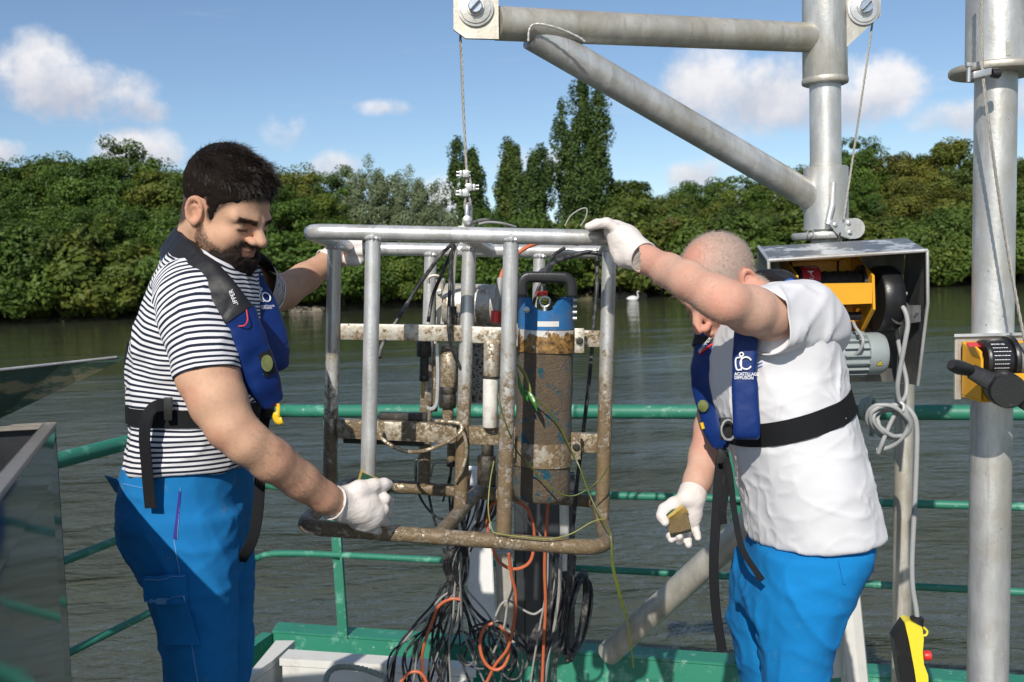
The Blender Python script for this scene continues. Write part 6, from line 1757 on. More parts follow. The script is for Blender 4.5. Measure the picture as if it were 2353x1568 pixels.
def man_striped():
    deck = at(430, 1100, 2.06).z - .82
    e = thing('person', (at(430, 1100, 2.06).x, 2.06, deck), 'worker in striped tee and blue life vest scrubbing the cage rail with a sponge', 'person')
    H = Head(A(519, 474, 2.03), (math.cos(R_(25)), -math.sin(R_(25)), 0), R_(29), .985, 0, -.020, -.012, -.012, .002, .008, -.018, .010)
    # ---- body
    lo = at(240, 1250, 1.70); x0, x1 = at(255, 700, 2.1).x, -.27
    hc = H.c
    f = Field(axis(x0, x1, .006, (hc[0] - .14, hc[0] + .155), .0026), axis(1.70, 2.60, .006, (hc[1] - .15, hc[1] + .12), .0026), axis(at(430, 1240, 2.0).z, at(430, 300, 2.0).z, .006, (hc[2] - .16, hc[2] + .15), .0026))
    f.stack([(575, 415, 520, 2.08, .07), (625, 400, 560, 2.08, .12), (720, 365, 570, 2.06, .14), (900, 340, 565, 2.06, .12), (1150, 340, 550, 2.06, .12)], 0)
    arm = [(448, 690, 1.93, .064), (478, 862, 1.875, .0585), (502, 925, 1.852, .0530), (530, 980, 1.838, .0450), (567, 1016, 1.842, .0412), (623, 1057, 1.872, .0405), (690, 1104, 1.925, .0352), (745, 1143, 1.968, .0302), (782, 1162, 2.00, .0280)]
    f.chain([A(*q[:3]) for q in arm], [q[3] for q in arm], .02)
    f.ell(A(512, 998, 1.838), (.015, .020, .016), None, .016)
    f.ell(A(600, 1030, 1.850), (.034, .020, .022), None, .018)
    arm2 = [(560, 660, 2.20, .06), (612, 675, 2.29, .046), (650, 672, 2.35, .041), (700, 640, 2.42, .036), (757, 601, 2.49, .029), (785, 585, 2.51, .027)]
    f.chain([A(*q[:3]) for q in arm2], [q[3] for q in arm2], .02)
    H.add(f, .0)
    f.chain([H.w(-.028, 0, -.045), A(466, 585, 2.06), A(455, 645, 2.08)], [.056, .059, .066], .03)
    V, Q = f.mesh(1)
    L = H.locp(V); x, y, z = L.T; near = np.linalg.norm(L, axis=1) < .19; ay = np.abs(y)
    HLX, HLZ = [-.11, -.075, -.045, -.020, .006, .016, .026, .036, .050, .065, .080, .10], [-.100, -.088, -.066, -.034, .000, -.026, -.030, -.004, .018, .032, .042, .044]
    jz = H.j * .8
    bl = np.interp(x, [.004, .014, .026, .045, .07, .09], [-.024, -.032, -.046, -.058, -.060, -.040])
    beard = ramp(bl - z, -.006, .014) * ramp(x, .004, .014) * (1 - ramp(-z - .120, 0, .012)) * near
    lip = near * (ramp(x, .082, .088) * (1 - ramp(ay, .018, .024)) * ramp(z, -.078 + jz, -.074 + jz) * (1 - ramp(z, -.059 + jz, -.056 + jz)))
    mous = near * (x > .075) * (1 - ramp(ay, .028, .036)) * ramp(z, -.064 + jz - .6 * np.clip(ay - .016, 0, 1), -.058 + jz - .6 * np.clip(ay - .016, 0, 1)) * (1 - ramp(z, -.046 + jz, -.040 + jz))
    stub = .5 + .5 * vnoise(V * 420, 3)
    beard = np.clip(np.maximum(beard, mous * .9) * (1 - lip), 0, 1)
    brow = near * ramp(x, .055, .065) * ramp(z, .019 + H.b, .022 + H.b) * (1 - ramp(z, .029 + H.b, .033 + H.b)) * ramp(ay, .009, .013) * (1 - ramp(ay, .048, .054))
    lash = near * (x > .07) * ramp(z, -.0080 + H.ey, -.0060 + H.ey) * (1 - ramp(z, -.002 + H.ey, .0005 + H.ey)) * ramp(ay, .016, .019) * (1 - ramp(ay, .042, .046))
    hl = np.interp(x, HLX, HLZ)
    inear = (np.sqrt(((x + .006) / .021) ** 2 + ((z + .016) / .031) ** 2) < 1) & (ay > .066)
    scalp = near * ramp(z - hl, -.006, .012) * (1 - inear)
    dark = np.clip(np.maximum.reduce([beard * (.28 + .30 * stub + .45 * ramp(x, .035, .065)), brow * .9, lash * .8, scalp * .92]), 0, .95)
    earm = near * inear
    flush = np.clip(.35 * earm + near * .18 * np.exp(-(((x - .112) / .02) ** 2 + (y / .02) ** 2 + ((z + .03) / .016) ** 2)) + near * .22 * np.exp(-(((x - .07) / .02) ** 2 + ((ay - .045) / .02) ** 2 + ((z + .034) / .02) ** 2)), 0, 1)
    body = np_mesh('body', V, Q, MT('skin_tan'), e, {'dark': dark, 'lip': np.clip(lip * .35, 0, 1), 'flush': flush * (dark < .3)})
    # ---- hair and beard: shell + strands
    def shell(name, thick, mat, h=.003):
        g = Field(*[axis(c - .17, c + .17, h) for c in H.c])
        def fn(X, Y, Z):
            a, b, c = H.loc(X, Y, Z); return H.skull(a, b, c) - thick(a, b, c)
        g.put(fn, H.c - .165, H.c + .165)
        V, Q = g.mesh(2); N = vnormals(V, Q)
        V = V + N * (.0012 * (1 - 2 * np.abs(vnoise(V @ basis(H.R @ np.array([.8, -.4, -.2]), 26, 95).T, 1))) + .0012 * vnoise(V * 150, 2))[:, None]
        return np_mesh(name, V, Q, MT(mat), e), V, N
    def t_hair(a, b, c):
        m = ramp(c - np.interp(a, HLX, HLZ) - .004 * np.sin(b * 150) - .004 * np.sin(b * 63 + 1) - .003 * np.sin(a * 170), -.002, .020) * (1 - (np.sqrt(((a + .006) / .019) ** 2 + ((c + .016) / .029) ** 2) < 1) * (np.abs(b) > .06)); top = ramp(c, .035, .10)
        return m * (.0012 + .0010 * top + .013 * top * ramp(a, .0, .07)) - .006 * (1 - m)
    hair, HV, HN = shell('hair', t_hair, 'hair_dark')
    LH = H.locp(HV); hl = np.interp(LH[:, 0], HLX, HLZ)
    ine = (np.sqrt(((LH[:, 0] + .006) / .019) ** 2 + ((LH[:, 2] + .016) / .029) ** 2) < 1) & (np.abs(LH[:, 1]) > .06)
    ok = np.nonzero((LH[:, 2] > hl + .006) & ~ine)[0]; rg = np.random.RandomState(2); i = rg.choice(ok, 13000); l = LH[i]
    top = ramp(l[:, 2], .030, .09); comb = H.R @ np.array([.8, -.35, -.10]); down = H.R @ np.array([.10, 0, -1.0])
    lock = vnoise(HV[i] * 62, 9)[:, None] * (H.R @ np.array([0, 1, 0]))[None] * .9 + vnoise(HV[i] * 55, 19)[:, None] * (H.R @ np.array([.3, 0, 1]))[None] * .55
    d = HN[i] * (.20 + .42 * top)[:, None] + comb[None] * top[:, None] + down[None] * (1 - top)[:, None] * .9 + lock * (.25 + .75 * top)[:, None] + rg.normal(size=(len(i), 3)) * .12
    strands('hair_strands', HV[i] - HN[i] * .004, d, (.006 + .026 * top) * rg.uniform(.5, 1.3, len(i)), .00052, MT('hair_strand'), hair, 3, .16, (HN[i] * -.25))
    def t_beard(a, b, c):
        bl = np.interp(a, [-.012, .008, .022, .045, .07, .09], [-.010, -.016, -.046, -.064, -.066, -.050]); m = ramp(bl - c, -.002, .018) * ramp(a, .035, .058) * (1 - ramp(-c - .114, 0, .014))
        lp = (1 - ramp(np.abs(b), .017, .024)) * ramp(c, -.078 + jz, -.075 + jz) * (1 - ramp(c, -.059 + jz, -.056 + jz)) * ramp(a, .07, .08)
        return m * (1 - lp) * (.0015 + .0055 * ramp(a, .03, .075)) - .006 * (1 - m * (1 - lp))
    beardo, BV, BN = shell('beard', t_beard, 'beard_dark', .0028)
    LB = H.locp(BV); x, y, z = LB.T; bl = np.interp(x, [-.012, .008, .022, .045, .07, .09], [-.006, -.012, -.042, -.060, -.062, -.046])
    lp = (np.abs(y) < .019) & (z > -.077 + jz) & (z < -.057 + jz) & (x > .075)
    ok = np.nonzero((z < bl) & (x > .040) & (z > -.125) & ~lp)[0]; i = rg.choice(ok, 6500); l = LB[i]
    d = BN[i] * .55 + (H.R @ np.array([.15, 0, -.9]))[None] * .8 + rg.normal(size=(len(i), 3)) * .35
    strands('beard_strands', BV[i] - BN[i] * .003, d, (.003 + .004 * ramp(l[:, 0], .02, .07)) * rg.uniform(.6, 1.3, len(i)), .00024, MT('beard_dark'), beardo, 4, .4)
    N = vnormals(V, Q)
    bi = np.nonzero(beard > .35)[0]; i = rg.choice(bi, 9000)
    strands('stubble', V[i] + rg.normal(size=(len(i), 3)) * .001, N[i] * .5 + (H.R @ np.array([.15, 0, -.9]))[None] * .7 + rg.normal(size=(len(i), 3)) * .3, rg.uniform(.003, .007, len(i)), .00022, MT('beard_dark'), beardo, 14, .3, None, 2)
    bi = np.nonzero(brow > .3)[0]; i = rg.choice(bi, 420)
    strands('eyebrow', V[i], N[i] * .3 + np.sign(L[i][:, 1:2]) * (H.R @ np.array([-.3, 1, 0.1]))[None] * .9 + rg.normal(size=(len(i), 3)) * .2, np.full(len(i), .007), .00028, MT('beard_dark'), hair, 5, .2)
    # forearm hair
    z0 = at(500, 900, 1.85).z
    sel = (V[:, 0] > at(585, 1000, 1.85).x) & (V[:, 2] < at(600, 980, 1.86).z)
    limb_hair(V, Q, sel, 1700, .012, 'arm_hair', body, 8, (.5, .1, -.5))
    # ---- striped tee
    hem = A(430, 1062, 2.06)
    f = Field(axis(at(255, 900, 2.06).x, at(640, 900, 2.06).x, .0055), axis(1.80, 2.33, .0055), axis(at(430, 1120, 2.06).z, at(430, 540, 2.06).z, .0055))
    f.stack([(566, 400, 525, 2.09, .085), (590, 372, 575, 2.085, .14), (625, 354, 600, 2.08, .172), (680, 333, 610, 2.07, .185), (740, 314, 612, 2.06, .188), (800, 299, 607, 2.06, .178), (880, 292, 603, 2.06, .166), (960, 297, 605, 2.06, .166), (1030, 288, 600, 2.06, .170), (1085, 277, 592, 2.06, .174), (1110, 276, 590, 2.06, .174)], 0, dl=10)
    f.cut(hem, (-.02, 0, -1))
    f.cone(A(455, 578, 2.07), A(500, 480, 2.05), .058, .058, .004, 'sub')
    ztop, zbot = at(430, 620, 2.06).z, at(430, 1000, 2.06).z
    def stripe(V):
        th = np.interp(V[:, 2], [zbot - .05, zbot, (ztop + zbot) / 2, ztop], [0.0, .02, .20, .62])
        return V[:, 2] + th * (V[:, 0] - at(450, 800, 2.06).x) + .0035 * vnoise(V * 9, 4) + .003 * vnoise(V * 22, 6)
    waist = lambda V: np.clip((at(430, 700, 2.06).z - V[:, 2]) / .12, .15, 1)
    tee, tb, TV, TQ = cloth_mesh('tee_shirt', f, MT('stripe_tee'), e, [(basis((1, 0, .15), 4.5, 26), .0050, 1, waist), (basis((.6, 0, -.8), 4, 15), .0045, 2, None)], {'stripe': stripe})
    sleeve_loft('sleeve', [(418, 655, 2.02), (440, 678, 1.965), (456, 725, 1.92), (470, 795, 1.89), (480, 862, 1.873)], [.060, .078, .077, .070, .0640], 0, 'stripe_tee', tee, stripe=True, amp=.0035, seed=2)
    sleeve_loft('sleeve', [(560, 645, 2.13), (580, 658, 2.20), (600, 668, 2.26), (612, 672, 2.285)], [.07, .062, .054, .050], 0, 'stripe_tee', tee, stripe=True, amp=.003, seed=3)
    # ---- trousers
    f = Field(axis(at(240, 1200, 2.06).x, at(620, 1200, 2.06).x, .0065), axis(1.82, 2.34, .0065), axis(deck, at(430, 1040, 2.06).z, .0065))
    f.stack([(1050, 284, 582, 2.06, .160), (1090, 276, 582, 2.06, .166), (1150, 270, 583, 2.06, .172), (1220, 282, 583, 2.07, .170), (1290, 318, 580, 2.07, .155)], 0, 2.4, dl=6)
    f.stack([(1180, 285, 560, 1.99, .098), (1260, 306, 556, 1.98, .098), (1320, 336, 554, 1.975, .096), (1400, 356, 553, 1.975, .090), (1480, 378, 553, 1.975, .086), (1568, 386, 548, 1.975, .082), (1750, 400, 535, 1.98, .080), (2080, 415, 520, 1.99, .075), (2380, 420, 515, 2.0, .072)], .03, 2.3)
    f.stack([(1200, 380, 584, 2.16, .09), (1320, 420, 584, 2.17, .088), (1400, 432, 583, 2.17, .085), (1480, 436, 580, 2.17, .082), (1568, 436, 572, 2.17, .08), (1750, 440, 560, 2.17, .078), (2050, 450, 550, 2.17, .073), (2250, 455, 548, 2.17, .07)], .02, 2.3)
    kn = lambda V: np.clip((at(430, 1130, 2.06).z - V[:, 2]) / .1, .3, 1)
    tr, trb, _, _ = cloth_mesh('trousers', f, MT('trouser_blue'), e, [(basis((1, .1, -.3), 4, 14), .0050, 11, kn), (basis((.5, 0, -.9), 3.5, 12), .0055, 12, kn), (basis((1, 0, .3), 6, 30), .0028, 14, None)])
    def flap(name, corners, off=.004, th=.004, mat='trouser_blue', nu=8, nv=6):
        mb = patch(trb, corners, nu, nv, off, th)
        if mb: return mb.build(name, MT(mat), tr, angle=60)
    def stitch(name, a, b, w=1.6):
        d = np.array(b, float) - np.array(a, float); n_ = np.array((-d[1], d[0])) / np.linalg.norm(d) * w / 2
        mb = patch(trb, [tuple(np.array(a) - n_), tuple(np.array(b) - n_), tuple(np.array(b) + n_), tuple(np.array(a) + n_)], 12, 1, .0245 if b[1] < 1480 and a[1] > 1300 else .001, .0006)
        if mb: mb.build(name, MT('thread_blue'), tr)
    stitch('seam', (400, 1240), (455, 1568), 2.2); stitch('seam', (415, 1120), (408, 1238), 1.6); stitch('seam', (352, 1322), (430, 1320)); stitch('seam', (355, 1369), (425, 1371))
    stitch('seam', (283, 1112), (330, 1122), 1.6)
    pk = flap('cargo_pocket', [(365, 1372), (428, 1368), (461, 1478), (392, 1476)], .006, .010)
    flap('pocket_flap', [(348, 1318), (434, 1316), (428, 1374), (352, 1372)], .018, .005)
    flap('pocket_slit', [(411, 1128), (416, 1130), (406, 1240), (398, 1238)], .0005, .0012, 'pocket_lining', 2, 10)
    # raised corner of the back pocket flap
    P = [at(*q) for q in ((240, 1093, 2.02), (262, 1100, 1.975), (300, 1104, 1.93), (330, 1116, 1.905))]; Pb = [at(*q) for q in ((262, 1128, 2.01), (284, 1148, 1.965), (310, 1160, 1.925), (325, 1167, 1.905))]
    mb = MB(); n = 4
    mb.add(P + Pb + [p + Vector((0, .004, 0)) for p in P + Pb], [(i, i + 1, n + i + 1, n + i) for i in range(3)] + [(8 + i, 8 + n + i, 8 + n + i + 1, 8 + i + 1) for i in range(3)] + [(i, 8 + i, 9 + i, i + 1) for i in range(3)] + [(n + i, n + i + 1, 8 + n + i + 1, 8 + n + i) for i in range(3)] + [(0, n, 8 + n, 8), (3, 11, 15, 7)]); mb.build('pocket_flap', MT('trouser_blue'), tr, angle=80)
    fx = at(470, 1568, 1.98).x
    boots(e, [(fx - .02, 1.98, deck), (fx + .05, 2.17, deck)])
    # ---- life vest
    v = 'vest_blue'
    bk = smooth_path([(470, 600, 2.235, -.2, .5, .8, .058, .022), (425, 548, 2.17, -.7, .2, .75, .060, .026), (398, 554, 2.07, -.75, -.25, .65, .068, .028), (410, 588, 1.975, -.6, -.65, .55, .078, .030), (454, 630, 1.915, -.2, -.85, .5, .078, .030), (504, 674, 1.888, .2, -.9, .35, .074, .032), (548, 728, 1.885, .5, -.82, .15, .064, .034)], 6)
    def lobe(name, S, mat, parent):
        return puffy(name, S, mat, parent)
    vest = bpy.data.objects.new('life_vest', None); vest.empty_display_size = .05; link(vest, e)
    vest.location = (0, 0, 0)
    def vpart(name, mb, mat, angle=38): return mb.build(name, MT(mat), None, angle=angle)
    collar, cb = lobe('collar', bk, 'vest_black', e)
    fr = smooth_path([(542, 716, 1.888, .5, -.85, .15, .070, .036), (566, 780, 1.895, .62, -.78, 0, .072, .042), (590, 845, 1.91, .66, -.75, 0, .070, .044), (612, 895, 1.925, .7, -.71, 0, .064, .040), (626, 925, 1.935, .7, -.7, 0, .046, .026), (629, 931, 1.937, .7, -.7, 0, .02, .008)], 6)
    near_l, nb = lobe('front_lobe', fr, v, e)
    far_ = smooth_path([(560, 630, 2.10, .5, -.6, .5, .060, .034), (588, 680, 2.085, .72, -.68, .1, .070, .038), (612, 740, 2.075, .78, -.62, 0, .072, .040), (630, 800, 2.07, .8, -.6, 0, .062, .038), (642, 842, 2.07, .8, -.6, 0, .04, .026), (645, 852, 2.07, .8, -.6, 0, .015, .008)], 6)
    farl, fb = lobe('front_lobe', far_, v, e)
    bpy.data.objects.remove(vest)
    # blue piping along the collar
    P = []
    for q in bk[6:]:
        t = 1; c = at(*q[:3]); P.append(c)
    T = [(P[min(i + 1, len(P) - 1)] - P[max(i - 1, 0)]).normalized() for i in range(len(P))]
    E_ = [P[i] + T[i].cross(Vector(bk[6 + i][3:6]).normalized()).normalized() * (bk[6 + i][6] * .5) * (1 if T[i].cross(Vector(bk[6 + i][3:6])).dot(Vector((-.5, 0, -.8))) > 0 else -1) for i in range(len(P))]
    MB().tube(E_, .0048, 8).build('piping', MT('piping_blue'), collar)
    mb = MB(); mb.tube([Vector(q) for q in smooth_path([project(nb, 566, 712, .0005) and project(nb, 566, 712, .0005)[0] or at(566, 712, 1.87), at(569, 735, 1.868), at(562, 748, 1.866), at(548, 750, 1.868)], 5)], .0014, 6); mb.build('red_trim', MT('red'), collar)
    r = project(cb, 541, 690, .001)
    if r: text_part('skipper_print', 'SKIPPER', at(553, 722, 1.90) * 0 + r[0] + Vector((.008, 0, -.018)), Vector((-.30, .0, .95)), Vector((-.9, -.2, -.3)), .0085, MT('white_print'), collar, .0012)
    # badge on the near lobe
    def decal(name, bvh, corners, mat, parent, off=.001, th=.001, nu=6, nv=6):
        mb = patch(bvh, corners, nu, nv, off, th); return mb.build(name, MT(mat), parent, angle=60) if mb else None
    decal('badge', nb, [(593, 815), (618, 803), (632, 855), (609, 868)], 'vest_black', near_l, .001, .002)
    r = project(nb, 611, 835, .004)
    if r:
        x, y = frame_from(r[1], BZ); mb = MB(); mb.prism([r[0] + x * (math.cos(a) * .016) + y * (math.sin(a) * .0115) for a in np.linspace(0, 6.283, 25)[:-1]], r[1] * .002); mb.build('badge_window', MT('badge_lens'), near_l)
        text_part('badge_mark', '0-\u2713' if False else 'o-v', r[0] - BZ * .022 - Vector((.006, 0, 0)), x.cross(r[1]).normalized() * -1, BZ, .004, MT('green_print'), near_l, .001)
    r = project(fb, 609, 690, .0015)
    if r:
        n_ = r[1]; rt = (BZ.cross(n_)).normalized(); rt = rt if rt.dot(_r) > 0 else -rt; upv = n_.cross(rt).normalized()
        text_part('vest_print', 'ACASTILLAGE\nDIFFUSION', r[0] - rt * .018 - upv * .016, rt, upv, .0042, MT('white_print'), farl, .001, bold=.01)
        mb = MB(); c = r[0] + upv * .006
        mb.tube([c + rt * (.004 + math.cos(a) * .010) + upv * (math.sin(a) * .010) for a in np.linspace(0, 6.283, 21)[:-1]], .0016, 6, closed=True)
        mb.tube([Vector(q) for q in smooth_path([c - rt * .006 + upv * .012, c - rt * .012 + upv * .004, c - rt * .012 - upv * .006, c - rt * .006 - upv * .010], 4)], .0014, 6)
        mb.tube([c - rt * .004 + upv * (.018 + .003 * math.sin(a)) + rt * (.003 * math.cos(a)) for a in np.linspace(0, 6.283, 13)[:-1]], .0011, 6, closed=True); mb.build('vest_emblem', MT('white_print'), farl)
    # ---- harness
    W = MT('webbing')
    bp, bn = ring(tb, at(445, 938, 2.06), (.04, 0, 1), 56, .002); belt = band(bp, bn, (.04, 0, 1), .034, .003).build('belt', W, e, angle=30)
    bz = at(430, 938, 1.9).z
    P = [Vector(q) for q in smooth_path([at(291, 800, 2.09), at(289, 850, 2.03), at(306, 880, 1.965), at(340, 915, 1.915), at(378, 942, 1.892)], 5)]
    mb = MB(); mb.sweep(P, .030, .0035, [Vector((-.75, -.6, 0))] * 6 + [Vector((-.5, -.85, .1))] * (len(P) - 6), 8, 6); mb.build('back_strap', W, e)
    P = [Vector(q) for q in smooth_path([at(382, 930, 1.884), at(352, 938, 1.87), at(336, 965, 1.862), at(332, 1010, 1.862), at(337, 1070, 1.866), at(342, 1130, 1.868), at(346, 1168, 1.868)], 6)]
    mb = MB(); mb.sweep(P, .0245, .003, [Vector((-.2, -.95, .2))] * len(P), 8, 6); mb.build('strap_end', W, e)
    mb = MB(); c = at(387, 940, 1.878); mb.box(c, BX * .008, BY * .004, BZ * .022, .002); mb.build('buckle', MT('buckle'), belt)
    # crotch strap, buckle and whistle in front
    P = [Vector(q) for q in smooth_path([at(622, 925, 1.95), at(611, 950, 1.96), at(603, 1000, 1.98), at(598, 1090, 1.98), at(592, 1180, 1.96), at(580, 1240, 1.95), at(562, 1275, 1.96), at(554, 1290, 1.99)], 6)]
    mb = MB(); mb.sweep(P, .022, .003, [Vector((.3, -.95, 0))] * len(P), 8, 6); mb.build('crotch_strap', W, e)
    mb = MB(); mb.box(at(620, 940, 1.945), BX * .009, BY * .005, BZ * .016, .002); mb.build('clip', MT('buckle'), e)
    mb = MB(); P = [Vector(q) for q in smooth_path([at(638, 928, 1.93), at(639, 945, 1.93), at(634, 958, 1.93), at(640, 968, 1.93), at(649, 966, 1.93)], 4)]; mb.tube(P, [.004] * 6 + [.007] * (len(P) - 6), 10, flat=.5); mb.build('whistle', MT('whistle_yellow'), e)
    mb = MB(); mb.tube([at(627, 928, 1.935), at(638, 932, 1.93)], .0035, 8); mb.build('red_tag', MT('red'), e)
    # ---- near hand: back of the hand to the camera, thumb on top, fingers closed round the tube
    def rh(f):
        Wp, K = A(770, 1155, 1.995), None
        f.cone(A(748, 1146, 1.975), A(790, 1162, 2.012), .0330, .0325, .0)
        f.chain([A(790, 1162, 2.015), A(826, 1166, 2.032), A(852, 1176, 2.043)], [.033, .036, .034], .012)
        f.ell(A(822, 1150, 2.030), (.040, .017, .030), None, .015); f.ell(A(838, 1192, 2.040), (.034, .018, .028), None, .015)
        mc = [(848, 1144, 2.038), (851, 1168, 2.032), (847, 1191, 2.033), (838, 1212, 2.040)]
        pi = [(885, 1147, 2.046), (882, 1171, 2.042), (876, 1194, 2.046), (862, 1217, 2.054)]
        di = [(894, 1153, 2.080), (890, 1176, 2.080), (883, 1199, 2.080), (868, 1220, 2.082)]
        ti = [(872, 1156, 2.112), (868, 1179, 2.112), (862, 1200, 2.110), (852, 1218, 2.108)]
        for k in range(4):
            r = [.0110, .0107, .0101, .0090][k]; f.chain([A(*mc[k]), A(*pi[k]), A(*di[k]), A(*ti[k])], [r * 1.10, r * 1.03, r * .94, r * .85], .0035)
        f.chain([A(798, 1140, 2.02), A(826, 1124, 2.02), A(858, 1116, 2.035), A(882, 1113, 2.052), A(894, 1113, 2.062)], [.019, .0165, .0122, .0108, .0092], .014)
        f.cut(A(762, 1154, 1.985), A(745, 1148, 1.97) - A(790, 1164, 2.01))
    glove('glove', e, rh, np.array([A(735, 1240, 1.92)[0], 1.93, A(800, 1262, 2.05)[2]]), np.array([A(915, 1090, 2.14)[0], 2.15, A(800, 1080, 2.0)[2]]), .0021, (A(766, 1156, 1.988), A(790, 1164, 2.01) - A(745, 1148, 1.97), .0335))
    # ---- far hand over the back-left rail
    def lh(f):
        f.cone(A(738, 607, 2.475), A(770, 592, 2.505), .0325, .030, 0); f.chain([A(768, 592, 2.505), A(800, 576, 2.53), A(822, 572, 2.535)], [.028, .030, .026], .012)
        for k in range(4):
            u = 803 + k * 11
            f.chain([A(u, 562, 2.525), A(u + 1, 549, 2.50), A(u + 2, 560, 2.478), A(u + 2, 580, 2.476), A(u + 1, 592, 2.488)], [.0105, .0100, .0098, .0092, .0085], .005)
        f.chain([A(790, 590, 2.50), A(806, 600, 2.485), A(824, 603, 2.480)], [.014, .0115, .0095], .01)
        f.cut(A(744, 604, 2.48), A(738, 607, 2.475) - A(770, 592, 2.505))
    glove('glove', e, lh, A(728, 640, 2.42), np.array([A(850, 540, 2.6)[0], 2.60, A(790, 535, 2.5)[2]]), .0026, (A(747, 603, 2.484), A(770, 592, 2.505) - A(738, 607, 2.475), .0315))
    gather(e, 'life_vest', VEST, 'front_lobe')
    return e

def sponge_striped():
    s = thing('sponge', at(865, 1128, 2.07), 'clean green and yellow scouring sponge held against the cage upright', 'sponge')
    top = [(826, 1110, 2.055), (832, 1088, 2.07), (858, 1100, 2.075), (882, 1112, 2.08), (899, 1120, 2.085), (892, 1136, 2.085), (866, 1140, 2.075), (848, 1128, 2.06)]
    P = [at(*q) for q in top]; mb = MB(); mb.prism(P, Vector((0, .006, .001))); mb.build('scouring_pad', MT('sponge_green'), s, angle=60)
    mb = MB(); mb.prism([p + Vector((-.002, .0065, .0015)) for p in P], Vector((-.004, .016, .003))); mb.build('foam', MT('sponge_yellow'), s, angle=60)

